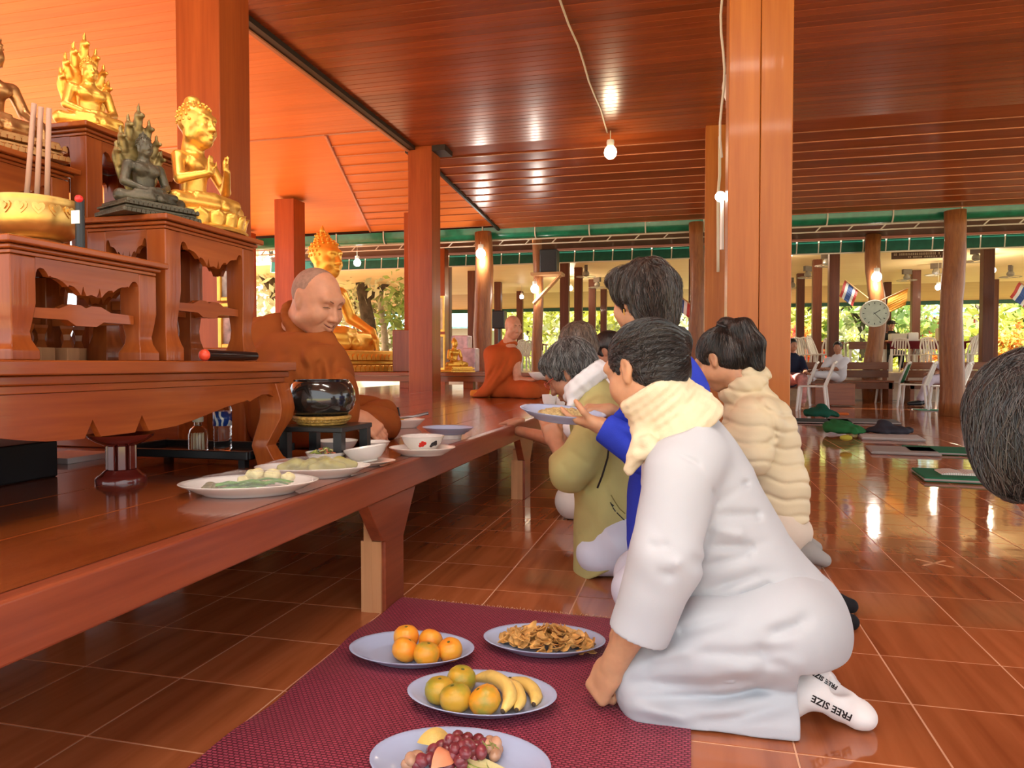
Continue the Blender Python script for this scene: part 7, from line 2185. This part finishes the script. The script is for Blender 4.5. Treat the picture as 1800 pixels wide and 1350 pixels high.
put_chair(ch0, 1606, 716, 'white plastic chair in front of the green-backed one', 2.7)
put_chair(ch0, 1665, 722, 'white plastic chair behind the thick log post with a person on it', 2.6)
# chairs up in the dining pavilion
k = 0
CW = ['beyond the navy-clad person', 'second in the pavilion row', 'third in the pavilion row', 'by the dark post', 'under the red-clothed table', 'beside the red-clothed table', 'behind the thick log post', 'right of the thick log post', 'next to the rightmost dark post', 'at the right edge of the pavilion', 'left of the loudspeaker post', 'behind the younger monk', 'far left in the pavilion']
for px, Yp in ((1412, 18.9), (1428, 19.4), (1446, 18.8), (1460, 19.6), (1580, 20.4), (1606, 20.4), (1640, 19.4), (1702, 19.0), (1722, 19.4), (1782, 19.0), (930, 19.5), (912, 20.0), (898, 19.2)):
    o = put_chair(ch0, px, 0, 'white plastic chair ' + CW[k], random.Random(k).uniform(0, 6), z=.622, y=Yp); o['group'] = 'chairs in the dining pavilion'; k += 1

# benches along the porch edge -----------------------------------------
def long_bench(label, x0, x1, y):
    t = thing('long_bench', label, 'bench', ((x0 + x1) / 2, y, 0))
    for k in range(3): MB().box(x0, x1, y + .14 * k, y + .14 * k + .13, .44, .475).build('seat_plank', M['bench'], t, bevel=.004)
    for k in range(2): MB().box(x0, x1, y + .44, y + .47, .53 + .17 * k, .53 + .17 * k + .155).build('back_plank', M['bench'], t, bevel=.004)
    MB().box(x0, x1, y + .02, y + .05, .30, .435).build('front_rail', M['bench'], t, bevel=.004)
    n = max(2, int((x1 - x0) / 1.3))
    for i in range(n + 1):
        x = x0 + .06 + (x1 - x0 - .12) * i / n
        MB().box(x - .04, x + .04, y + .02, y + .40, 0, .44 - .001).build('leg', M['bench'], t, bevel=.004)
        MB().box(x - .04, x + .04, y + .471, y + .51, 0, .86).build('back_post', M['bench'], t, bevel=.004)
    return t
long_bench('long wooden bench with a plank back left of the clock post', 1.6, 4.05, 16.2)
long_bench('long wooden bench with a plank back right of the clock post', 4.35, 9.0, 16.25)
long_bench('long wooden bench with a plank back behind the kneeling group', -3.4, 1.3, 16.2)
simple('low_table', 'low red-brown wooden table in front of the seated man in white', 'table', MB().box(at(1430, 640, 15.2).x, at(1500, 640, 15.2).x, 15.0, 15.5, .02, .44), M['teak_x'], bevel=.01)

# tables in the pavilion -----------------------------------------------
def red_table(label, px0, px1, Yp, m, legs=True):
    x0, x1 = at(px0, 640, Yp).x, at(px1, 640, Yp).x
    t = thing('dining_table', label, 'table', ((x0 + x1) / 2, Yp, .622))
    MB().box(x0, x1, Yp - .35, Yp + .35, 1.36, 1.40).build('top', m, t, bevel=.006)
    MB().box(x0 + .01, x1 - .01, Yp - .36, Yp - .351, 1.20, 1.385).build('cloth_skirt', m, t)
    for x in (x0 + .06, x1 - .06):
        for y in (Yp - .3, Yp + .3): MB().box(x - .025, x + .025, y - .025, y + .025, .622, 1.359).build('leg', M['white_plastic'], t)
    return t
mrc = cloth('dark_red_cloth', (.14, .015, .022)); 
red_table('dark red-clothed table before the hatted person in the pavilion', 1557, 1622, 20.5, mrc)
red_table('dark red-clothed table behind the thick log post', 1625, 1690, 20.9, mrc)
red_table('dark red-clothed table right of the thick log post', 1697, 1735, 20.5, mrc)
red_table('wooden serving table near the thick column', 1405, 1478, 20.6, M['bench'])
red_table('long wooden serving table by the clock post', 1486, 1552, 20.8, M['bench'])
red_table('wooden serving table behind the younger monk', 918, 960, 20.5, M['bench'])
for k, (px0, px1, h, Yp, m_, lab) in enumerate(((1418, 1440, .18, 20.6, M['white'], 'white box on the wooden serving table near the thick column'), (1562, 1590, .20, 20.5, plain('foam_box', (.6, .55, .45), .6), 'pale foam box on the red-clothed table'), (1592, 1610, .22, 20.5, M['white'], 'white box at the right end of the red-clothed table'), (1645, 1656, .34, 20.8, plain('cream_can', (.7, .6, .45), .5), 'cream canister on the table left of the thick log post'), (1705, 1720, .10, 20.5, plain('bowl_pile', (.5, .5, .45), .4), 'low grey bowl pile on the table right of the thick log post'))):
    x0, x1 = at(px0, 640, Yp).x, at(px1, 640, Yp).x
    simple('table_box', lab, 'box', MB().box(x0, x1, Yp - .2, Yp + .1, 1.401, 1.401 + h), m_, bevel=.02)

# fans under the pavilion ceiling ---------------------------------------
def make_fan(label):
    t = thing('pavilion_fan', label, 'fan', (0, 0, 0), 0, 'orbit fans under the pavilion ceiling')
    MB().box(-.13, .13, -.04, .04, .16, .30).build('mount', plain('fan_mount', (.12, .09, .07), .4), t, world=False)
    MB().lathe([(0, .16), (.05, .16), (.09, .10), (.095, .05), (.05, .0), (0, -.01)], seg=14).build('motor', M['grey'], t, smooth=40, world=False)
    for k in range(3):
        a = 2 * math.pi * k / 3 + .4
        MB().prism([(.05, -.03), (.15, -.055), (.24, -.04), (.25, .02), (.14, .04), (.05, .02)], 'z', -.012, -.004).build('blade', plain('fan_blade%d' % k, (.45, .4, .34), .35), t, world=False).rotation_euler = (.25, 0, a)
    MB().tube([(.26 * math.cos(a), .26 * math.sin(a), -.01) for a in [2 * math.pi * k / 20 for k in range(20)]], .008, 5, closed=True).build('cage_ring', M['grey'], t, world=False)
    return t
fan0 = make_fan('fan')
FL = ['largest orbit fan next to the dark post near the green fascia', 'middle orbit fan of the three near the thick column', 'smallest orbit fan nearest the thick column', 'orbit fan right of the thick log post', 'orbit fan half hidden by the thick log post', 'orbit fan between clock post and hidden sign', 'orbit fan beside the rightmost dark post', 'orbit fan behind the loudspeaker shelf', 'orbit fan behind the head of the woman in blue']
for k, (px, py, Yp) in enumerate(((1453, 462, 18.8), (1420, 482, 21.2), (1393, 502, 24.0), (1716, 452, 18.8), (1645, 485, 21.4), (1594, 492, 22.6), (1776, 492, 22.4), (1030, 474, 19.6), (1050, 496, 22.4))):
    o = fan0 if k == 0 else copy_tree(fan0)
    p = at(px, py, Yp); o.location = (p.x, Yp, 3.50 - .30); o.rotation_euler = (0, 0, k * .7); o['label'] = FL[k]

# clock, sign, flags ----------------------------------------------------
ck = at(1537, 551, 16.72)
t = thing('wall_clock', 'round pale wall clock on the bent log post', 'clock', ck)
Mx = Matrix.Translation(ck) @ Matrix.Rotation(math.pi / 2, 4, 'X')
MB().lathe([(0, -.05), (.26, -.05), (.29, -.02), (.29, .03), (.27, .035), (.262, .02), (0, .02)], seg=40, M=Mx).build('case', plain('clock_case', (.62, .58, .48), .4), t, smooth=40)
MB().lathe([(0, .0205), (.26, .0205), (.26, .022), (0, .022)], seg=40, M=Mx).build('dial', plain('clock_dial', (.48, .53, .44), .5, noise=.1), t)
for k in range(12):
    a = 2 * math.pi * k / 12
    MB().box(-.008, .008, .20, .235, .0222, .024, Mx @ Matrix.Rotation(a, 4, 'Z')).build('hour_mark', M['black'], t)
MB().box(-.007, .007, -.03, .13, .0245, .027, Mx @ Matrix.Rotation(-1.0, 4, 'Z')).build('hour_hand', M['black'], t)
MB().box(-.005, .005, -.03, .19, .0275, .030, Mx @ Matrix.Rotation(-2.4, 4, 'Z')).build('minute_hand', M['black'], t)
sa, sb = at(1567, 456, 18.4), at(1653, 441, 18.4)
t = thing('hanging_sign', 'brown hanging sign with two rows of small pale lettering', 'sign', (sa.x, 18.4, sa.z))
MB().box(sa.x, sb.x + .1, 18.39, 18.42, sa.z, sb.z).build('board', plain('sign_brown', (.07, .025, .015), .5), t)
ms = plain('sign_letter', (.55, .42, .32), .5); rg = random.Random(3)
lt = MB(); hz = sb.z - sa.z
for row, (z0, hh, x0, x1) in enumerate(((sa.z + hz * .50, hz * .34, sa.x + .05, sb.x + .05), (sa.z + hz * .14, hz * .22, sa.x + .35, sb.x + .0))):
    x = x0
    while x < x1:
        wd = rg.uniform(.018, .034)
        lt.box(x, x + wd * .3, 18.384, 18.389, z0, z0 + hh); lt.box(x + wd * .5, x + wd * .8, 18.384, 18.389, z0, z0 + hh * rg.uniform(.6, 1.0)); lt.box(x, x + wd * .8, 18.384, 18.389, z0 + hh * .8, z0 + hh)
        x += wd + .012 + (.04 if rg.random() < .12 else 0)
lt.build('lettering', ms, t)
for s in (.2, 1.0): MB().tube([(sa.x + s, 18.405, sb.z), (sa.x + s, 18.405, 3.5)], .006, 5).build('hanger', M['grey'], t)
def flag(label, tip, base, drop, cols, wave=.02):
    tip, base = Vector(tip), Vector(base)
    t = thing('flag', label, 'flag', base)
    MB().tube([base, tip], .012, 6).build('pole', M['bracket_wood'], t)
    d = (base - tip).normalized() * .42; dn = Vector(drop); n = len(cols); tot = sum(c[1] for c in cols); a0 = 0
    for (cc, wgt) in cols:
        f0, f1 = a0 / tot, (a0 + wgt) / tot; a0 += wgt
        V = []; m_ = 8
        for i in range(m_ + 1):
            for f_ in (f0, f1):
                q = tip + d * f_ + dn * (i / m_) + Vector((0, wave * math.sin(i * .9 + f_ * 2), 0)); V += [q, q + Vector((0, .004, 0))]
        F = []
        for i in range(m_):
            a = i * 4; F += [(a, a + 2, a + 6, a + 4), (a + 1, a + 5, a + 7, a + 3), (a, a + 4, a + 5, a + 1), (a + 2, a + 3, a + 7, a + 6)]
        F += [(0, 1, 3, 2), (m_ * 4, m_ * 4 + 2, m_ * 4 + 3, m_ * 4 + 1)]
        MB().add(V, F).build('stripe', cc, t)
    return t
fr_, fw_, fb_ = plain('flag_red', (.5, .05, .04), .7), plain('flag_white', (.75, .70, .66), .7), plain('flag_blue', (.035, .08, .28), .7)
TH = [(fr_, 1), (fw_, 1), (fb_, 2), (fw_, 1), (fr_, 1)]
flag('red, white and blue striped flag left of the clock', at(1485, 492, 16.5), at(1526, 524, 16.85), (-.10, 0, -.34), TH)
flag('red, white and blue striped flag at the right edge', at(1792, 495, 16.5), at(1876, 560, 16.88), (-.16, 0, -.30), TH)
flag('red, white and blue striped flag behind the head of the woman in blue', at(1182, 512, 12.8), at(1219, 538, 12.62), (-.02, 0, -.24), TH)
flag('orange flag on a thin stick right of the clock', at(1597, 506, 16.6), at(1545, 530, 16.85), (-.05, 0, -.36), [(plain('flag_orange', (.80, .32, .03), .7), 1)])

# mats, cushions and bundles on the floor at the right ------------------
mg, md_, mgy = cloth('green_mat', (.02, .15, .07)), cloth('dark_mat', (.03, .04, .04)), cloth('grey_mat', (.34, .31, .28))
def floor_mat(label, px, py, w, d, rz, m, h=.03, piping=None, z=0.0):
    p = atz(px, py, 0)
    t = thing('seat_mat', label, 'mat', (p.x, p.y, z), rz)
    MB().box(-w / 2, w / 2, -d / 2, d / 2, 0.001, h).build('cover', m, t, bevel=.008, world=False)
    MB().tube([(-w / 2, -d / 2, h * .5), (w / 2, -d / 2, h * .5), (w / 2, d / 2, h * .5), (-w / 2, d / 2, h * .5)], .008, 6, closed=True).build('piping', piping or mgy, t, world=False)
    return t
m1 = floor_mat('green seat mat with the open book at the right', 1700, 842, .62, .50, -.10, mg, .035)
floor_mat('green seat mat behind the book mat', 1658, 795, .62, .50, -.12, mg, .03)
floor_mat('grey seat mat left of the green ones', 1585, 795, .55, .50, -.12, mgy, .03)
floor_mat('white seat mat under the grey bundle', 1565, 771, .60, .5, -.12, plain('white_mat', (.5, .47, .43), .8), .03)
floor_mat('dark grey seat mat behind the bundles', 1515, 742, .9, .6, -.12, cloth('slate_mat', (.16, .15, .14)), .03)
floor_mat('dark seat mat under the dark green cloth', 1440, 742, .8, .6, -.1, md_, .03)
floor_mat('flat green mat on the floor before the clock post', 1525, 703, 1.3, .5, 0, mg, .012)
floor_mat('green mat under the person behind the thick log post', 1655, 722, .8, .5, 0, mg, .012)
bk = atz(1688, 832, .036)
t = thing('open_book', 'open white book lying on the green seat mat', 'book', (bk.x, bk.y, .0355), -.08)
def page_mat():
    m, t_, N, L, b = nt('printed_page')
    tc = N.new('ShaderNodeTexCoord'); w = N.new('ShaderNodeTexWave'); w.bands_direction = 'X'; w.inputs['Scale'].default_value = 22; w.inputs['Distortion'].default_value = .3
    L.new(tc.outputs['Object'], w.inputs['Vector'])
    r = N.new('ShaderNodeValToRGB'); r.color_ramp.elements[0].position = .12; r.color_ramp.elements[1].position = .30
    r.color_ramp.elements[0].color = (.42, .38, .34, 1); r.color_ramp.elements[1].color = (.72, .66, .58, 1)
    L.new(w.outputs['Fac'], r.inputs['Fac']); L.new(r.outputs[0], b.inputs['Base Color']); b.inputs['Roughness'].default_value = .7
    return m
mpg = page_mat()
for s in (-1, 1):
    MB().prism([(0, 0), (s * .14, 0), (s * .14, .008), (s * .09, .016), (s * .04, .018), (0, .010)], 'y', -.11, .11).build('page_block', mpg, t, world=False)
def bundle(label, px, py, blobs, m, name='cloth_bundle', seed=1, vox=.009):
    p = atz(px, py, 0); S = Shape()
    for (x, y, z, rx, ry, rz_) in blobs: S.ell((p.x + x, p.y + y, z), (rx, ry, rz_), k=.04)
    S.cut((0, 0, .032), (0, 0, -1), .004); S.lumps(.010, 22, seed); S.ripple((.7, .5, .4), 60, .006, 1.3, seed)
    o = solid(name, S, vox, m); props(o, label, 'cloth'); return o
bundle('crumpled green cloth bag with a yellow patch', 1480, 765, [(0, 0, .07, .20, .14, .08), (-.08, .02, .11, .12, .10, .06), (.10, -.02, .05, .16, .12, .05)], cloth('bag_green', (.025, .14, .04)), 'cloth_bag', 2)
bg_ = bpy.data.objects['cloth_bag']; S = Shape(); yp = atz(1482, 768, .08); S.ell((yp.x, yp.y - .14, .085), (.06, .03, .03)); solid('yellow_patch', S, .008, cloth('yellow_patch', (.42, .38, .05)), bg_)
bundle('crumpled dark grey cloth on the white seat mat', 1562, 766, [(0, 0, .06, .24, .14, .05), (-.04, .02, .11, .08, .08, .07)], cloth('dark_cloth', (.035, .035, .045)), seed=4)
bundle('crumpled dark green cloth near the white chairs', 1440, 735, [(0, 0, .08, .22, .16, .08), (.04, .04, .14, .10, .10, .09), (.12, 0, .06, .16, .12, .05)], cloth('dark_green_cloth', (.012, .085, .05)), seed=6)
op = atz(1462, 722, .10)
simple('orange_folder', 'orange-red folded strip lying on the dark mat', 'cloth', MB().box(op.x - .28, op.x + .24, op.y - .06, op.y + .06, .034, .075), cloth('orange_cloth', (.62, .14, .03)), bevel=.02)

# ================================================================== FAR PEOPLE
def far_person(label, hd, hips, knees, feet, hands, top_m, leg_m, hair_m, face, vox=.016, sc=1.0, hat=None):
    hd, hips = V3(hd), V3(hips); HR = frame(face)
    S = Shape(); head(Local(S, hd, HR, sc), eyes=False)
    nb = hd + np.array((0, 0, -.20)); S.path([nb, (nb + hips) / 2, hips], [.07, .10, .11], k=.03)
    rt = HR[:, 0]
    for s, kn, ft, hn in zip((-1, 1), knees, feet, hands):
        sh = nb + rt * s * .15 + np.array((0, 0, -.05)); hn = V3(hn)
        el = (sh + hn) / 2 + np.array((0, 0, -.10)) + rt * s * .05
        S.path([nb, sh, el, hn], [.06, .05, .04, .03], k=.02); L = Local(S, hn, HR, 1.0); hand(L, side=s)
        S.path([hips, V3(kn), V3(ft)], [.09, .06, .04], k=.02)
    body = solid('person', S, vox * .75, M['skin_d']); props(body, label, 'person')
    S = Shape(); hair_cap(Local(S, hd, HR, sc), full=1.08); solid('hair', S, vox * .7, hair_m, body)
    S = Shape(); S.path([nb + np.array((0, 0, -.06)), (nb + hips) / 2, hips], [.13, .17, .17], k=.05, flat=(HR[:, 1], .75))
    for s, hn in zip((-1, 1), hands):
        sh = nb + rt * s * .16 + np.array((0, 0, -.07)); el = (sh + V3(hn)) / 2 + np.array((0, 0, -.10)) + rt * s * .05
        S.path([sh, sh + (el - sh) * .8], [.075, .065], k=.04)
    solid('shirt', S, vox, top_m, body)
    S = Shape()
    for kn, ft in zip(knees, feet): S.path([hips, V3(kn), V3(ft) + (V3(kn) - V3(ft)) * .2], [.13, .085, .07], k=.04)
    solid('trousers', S, vox, leg_m, body)
    if hat:
        S = Shape(); Q = Local(S, hd, HR, sc); Q.ell((0, -.01, .075), (.10, .115, .07)); Q.ell((0, 0, .05), (.16, .17, .015)); solid('hat', S, vox * .7, hat, body)
    return body
hd_ = hair_mat('hair_far', (.008, .007, .007), (.03, .028, .026), (2, 2, .6), 30)
x0 = at(1472, 640, 16.0).x
far_person('man in white sitting on the bench with his hands on his knee', (x0, 16.0, at(1468, 612, 16).z + .02), (x0 + .05, 16.2, .60), [(x0 - .42, 15.95, .62), (x0 - .40, 16.15, .60)], [(x0 - .55, 16.2, .50), (x0 - .50, 15.95, .50)], [(x0 - .28, 15.85, .72), (x0 - .30, 16.0, .72)], M['white2'], M['white2'], hd_, (-.3, -.9, 0))
x1_ = at(1392, 640, 14.2).x
far_person('person in a navy jacket and pinkish trousers sitting beside the thick column', (x1_ + .02, 14.3, 1.17), (x1_, 14.4, .54), [(x1_ + .15, 13.95, .56), (x1_ - .15, 13.95, .56)], [(x1_ + .15, 13.9, .06), (x1_ - .15, 13.9, .06)], [(x1_ + .2, 14.0, .66), (x1_ - .2, 14.0, .66)], cloth('navy', (.015, .018, .04)), cloth('pink_print', (.55, .25, .22), noise=.5), hd_, (.3, -.9, 0))
x2 = at(1675, 640, 15.5).x
far_person('person in lilac trousers and dark shoes hidden behind the thick log post', (x2, 15.6, 1.22), (x2, 15.6, .56), [(x2 - .42, 15.4, .52), (x2 - .40, 15.6, .50)], [(x2 - .62, 15.4, .07), (x2 - .52, 15.62, .07)], [(x2 - .3, 15.4, .65), (x2 - .3, 15.7, .65)], cloth('lilac_top', (.5, .46, .55)), cloth('lilac', (.55, .48, .56)), hd_, (-1, -.2, 0))
for k, (dx, dy) in enumerate(((-.66, 15.38), (-.56, 15.60))):
    S = Shape(); S.path([(x2 + dx + .06, dy, .06), (x2 + dx - .12, dy, .045)], [.055, .045]); S.cut((0, 0, .012), (0, 0, -1), .003); o = solid('shoe', S, .012, M['black']); props(o, ['dark shoe in front under the lilac trousers', 'dark shoe behind under the lilac trousers'][k], 'shoe')
x3 = at(1566, 640, 21.4).x
far_person('dark-clothed person in a hat sitting behind the red-clothed table', (x3, 21.4, at(1563, 572, 21.4).z), (x3, 21.5, 1.12), [(x3 - .2, 21.2, 1.1), (x3 + .2, 21.2, 1.1)], [(x3 - .2, 21.2, .68), (x3 + .2, 21.2, .68)], [(x3 - .2, 21.1, 1.42), (x3 + .2, 21.1, 1.42)], cloth('black_top', (.015, .015, .015)), cloth('black_legs', (.02, .02, .02)), hd_, (0, -1, 0), hat=cloth('dark_hat', (.02, .018, .015)))

# ================================================================== GARDEN
def leaf_mat(name, c, tr=.5):
    m, t, N, L, b = nt(name)
    oi = N.new('ShaderNodeNewGeometry'); r = N.new('ShaderNodeValToRGB')
    r.color_ramp.elements[0].color = (*[x * .55 for x in c], 1); r.color_ramp.elements[1].color = (*[min(1, x * 1.45) for x in c], 1)
    L.new(oi.outputs['Random Per Island'], r.inputs['Fac']); L.new(r.outputs[0], b.inputs['Base Color'])
    b.inputs['Roughness'].default_value = .5
    tl = N.new('ShaderNodeBsdfTranslucent'); L.new(r.outputs[0], tl.inputs['Color'])
    mx = N.new('ShaderNodeMixShader'); mx.inputs[0].default_value = tr
    out = N['Material Output']; L.new(b.outputs[0], mx.inputs[1]); L.new(tl.outputs[0], mx.inputs[2]); L.new(mx.outputs[0], out.inputs['Surface'])
    return m
M['leaf_y'] = leaf_mat('leaf_yellow_green', (.62, .64, .18)); M['leaf_g'] = leaf_mat('leaf_green', (.32, .46, .16)); M['leaf_d'] = leaf_mat('leaf_deep', (.10, .20, .06)); M['leaf_p'] = leaf_mat('leaf_pale', (.72, .76, .52)); M['leaf_o'] = leaf_mat('leaf_orange', (.75, .30, .06)); M['leaf_r'] = leaf_mat('leaf_red', (.60, .10, .06))
M['bark'] = plain('bark', (.09, .07, .055), .9, noise=.4, nscale=6, bump=.6, bscale=12)
M['bark_pale'] = plain('bark_pale', (.42, .38, .33), .9, noise=.3, nscale=5)
def tree(name, label, x, y, h, r, n, leaf, bark, size=.22, trunk=.18, z0=-.12, low=.35, seed=0, lean=0.0, group=None):
    rg = np.random.RandomState(seed)
    t = thing(name, label, 'tree' if trunk > .05 else 'bush', (x, y, z0), 0, group)
    mb = MB(); tp = Vector((x + lean, y, z0 + h * .75))
    mb.tube([(x, y, z0), (x + lean * .4 + .1, y, z0 + h * .3), tp], [trunk, trunk * .8, trunk * .35], 8)
    for k in range(6):
        a = rg.uniform(0, 6.3); f_ = rg.uniform(.35, .7); p0 = Vector((x + lean * f_, y, z0 + h * f_))
        mb.tube([p0, p0 + Vector((math.cos(a) * r * .5, math.sin(a) * r * .5, h * .12)), p0 + Vector((math.cos(a) * r * .85, math.sin(a) * r * .85, h * .2))], [trunk * .4, trunk * .25, trunk * .08], 5)
    mb.build('trunk' if trunk > .05 else 'stems', bark, t, smooth=True)
    cl = rg.randn(26, 3) * np.array((r * .55, r * .55, h * (1 - low) * .28)); cl += np.array((x + lean, y, z0 + h * (low + (1 - low) * .5)))
    pc = cl[rg.randint(0, 26, n)] + rg.randn(n, 3) * r * .20
    pc[:, 2] = np.maximum(pc[:, 2], z0 + .1)
    d1 = rg.randn(n, 3); d1 /= np.linalg.norm(d1, axis=1)[:, None]; d2 = np.cross(d1, rg.randn(n, 3)); d2 /= np.linalg.norm(d2, axis=1)[:, None]
    s = size * rg.uniform(.6, 1.3, (n, 1))
    V = np.stack([pc - d1 * s, pc + d2 * s * .45, pc + d1 * s, pc - d2 * s * .45], 1).reshape(-1, 3)
    me = bpy.data.meshes.new('foliage'); me.from_pydata((V - np.array((x, y, z0))).tolist(), [], [(4 * i, 4 * i + 1, 4 * i + 2, 4 * i + 3) for i in range(n)]); me.materials.append(leaf)
    link('foliage', me, t)
    return t
def tx(px, Y): return at(px, 640, Y).x
GT = 'garden trees beyond the dining pavilion'
tree('garden_tree', 'dark leaning tree trunk with sparse leaves beside the golden image', tx(662, 22), 22, 8, 2.6, 1700, M['leaf_g'], M['bark'], .14, .30, seed=1, lean=-1.0, low=.42, group=GT)
tree('garden_tree', 'pale slim tree beside the dark leaning trunk', tx(682, 24), 24, 7, 2.0, 1800, M['leaf_p'], M['bark_pale'], .16, .16, seed=2, lean=-.6, low=.2, group=GT)
tree('garden_tree', 'slender green tree left of the golden image shoulder', tx(622, 25), 25, 7, 2.2, 2600, M['leaf_g'], M['bark'], .16, .14, seed=3, low=.15, group=GT)
tree('garden_tree', 'pale green tree far left behind the red columns', tx(575, 27), 27, 8, 2.8, 2400, M['leaf_p'], M['bark'], .2, .2, seed=4, low=.1, group=GT)
tree('garden_tree', 'pale leafy tree glimpsed left of the older monk', tx(478, 20), 20, 6, 2.4, 2000, M['leaf_p'], M['bark'], .18, .18, seed=5, low=.1, group=GT)
for k, (px, Y_, h, r, lf, lab) in enumerate(((800, 44, 9, 3.2, 'leaf_y', 'yellow-green tree over the teal-roofed house'), (890, 42, 8, 3.0, 'leaf_p', 'pale tree behind the younger monk'), (925, 38, 7, 2.6, 'leaf_y', 'yellow-green tree right of the younger monk'), (975, 40, 8, 3.0, 'leaf_p', 'pale tree behind the loudspeaker post'), (1025, 37, 6, 2.2, 'leaf_p', 'pale tree between two dark pavilion posts'), (1060, 36, 6, 2.2, 'leaf_y', 'bright yellow tree beside the face of the woman in blue'), (1190, 38, 7, 2.6, 'leaf_p', 'pale tree behind the woman in blue'), (1300, 42, 8, 3, 'leaf_y', 'yellow-green tree hidden by the thick column'), (1400, 36, 6, 2.2, 'leaf_y', 'yellow-green tree nearest the thick column'), (1460, 38, 7, 2.4, 'leaf_p', 'pale whitish tree between two dark posts near the thick column'), (1512, 36, 6, 2.2, 'leaf_g', 'green tree left of the clock'), (1560, 40, 8, 2.6, 'leaf_y', 'yellow-green tree right of the clock'), (1715, 36, 6, 2.4, 'leaf_y', 'yellow-green tree between log post and dark post'), (1790, 37, 6, 2.4, 'leaf_g', 'green tree at the right edge'))):
    tree('garden_tree', lab, tx(px, Y_), Y_, h, r, 1500, M[lf], M['bark'], .26, .16, seed=20 + k, low=.08, group=GT)
for k, (px, Y_, h, r, lf, lab) in enumerate(((1398, 33, 2.4, .7, 'leaf_r', 'red flowering shrub nearest the thick column'), (1423, 33, 2.8, .7, 'leaf_o', 'orange-red flowering shrub between dark posts'), (1545, 33, 2.2, .9, 'leaf_y', 'bright yellow shrub under the clock'), (1585, 33.5, 2.2, .9, 'leaf_y', 'bright yellow shrub beside the red house'), (1640, 33, 1.6, .8, 'leaf_o', 'pinkish flower bed before the red house'), (1770, 33, 2.2, .9, 'leaf_o', 'orange flowering shrub right of the last dark post'), (1795, 32.5, 2.0, .8, 'leaf_y', 'yellow shrub at the right edge'), (960, 33, 2.0, .9, 'leaf_y', 'yellow shrub beyond the loudspeaker post'), (905, 33, 2.0, .9, 'leaf_g', 'green shrub beyond the younger monk'))):
    tree('garden_shrub', lab, tx(px, Y_), Y_, h, r, 700, M[lf], M['bark'], .14, .03, seed=50 + k, low=.05, group='garden shrubs')
# houses
def house(label, px0, px1, Y_, zw, zr, wall_m, roof_m, over=.5, slats=0):
    x0, x1 = tx(px0, Y_), tx(px1, Y_)
    t = thing('garden_house', label, 'building', ((x0 + x1) / 2, Y_, -.12))
    MB().box(x0, x1, Y_, Y_ + 4, -.12, zw).build('wall', wall_m, t)
    P = [(x0 - over, Y_ - over, zw - .05), (x1 + over, Y_ - over, zw - .05), (x1 + over, Y_ + 2, zr), (x0 - over, Y_ + 2, zr)]
    P += [(p[0], p[1], p[2] + .08) for p in P]
    MB().add(P, [(0, 1, 2, 3), (4, 7, 6, 5), (0, 4, 5, 1), (1, 5, 6, 2), (2, 6, 7, 3), (3, 7, 4, 0)]).build('roof', roof_m, t)
    for i in range(slats):
        x = x0 + (x1 - x0) * (.08 + .045 * i)
        MB().box(x, x + .08, Y_ - .04, Y_ - .001, zw - 1.5, zw - .8).build('window_slit', M['bark'], t)
    n = int((x1 - x0) / 2.2)
    for i in range(n + 1):
        x = x0 + (x1 - x0) * i / max(1, n); MB().box(x - .08, x + .08, Y_ - over - .02, Y_ - over + .14, -.12, zw - .06).build('veranda_post', M['white'], t)
    return t
house('red-walled house with a blue roof beyond the pavilion at the right', 1575, 1830, 44, 3.4, 5.4, plain('red_wall', (.42, .06, .045), .7), plain('blue_roof', (.22, .42, .58), .5), slats=7)
house('teal-roofed house seen between columns beyond the bench table', 640, 838, 34, 2.6, 4.4, plain('pale_wall', (.45, .42, .38), .7), plain('teal_roof', (.18, .33, .34), .5, noise=.3, nscale=3))
house('pale-walled house with a red-brown roof far behind the younger monk', 880, 1010, 52, 3.0, 5.0, plain('cream_wall', (.62, .55, .42), .7), plain('brown_roof', (.30, .14, .09), .6))
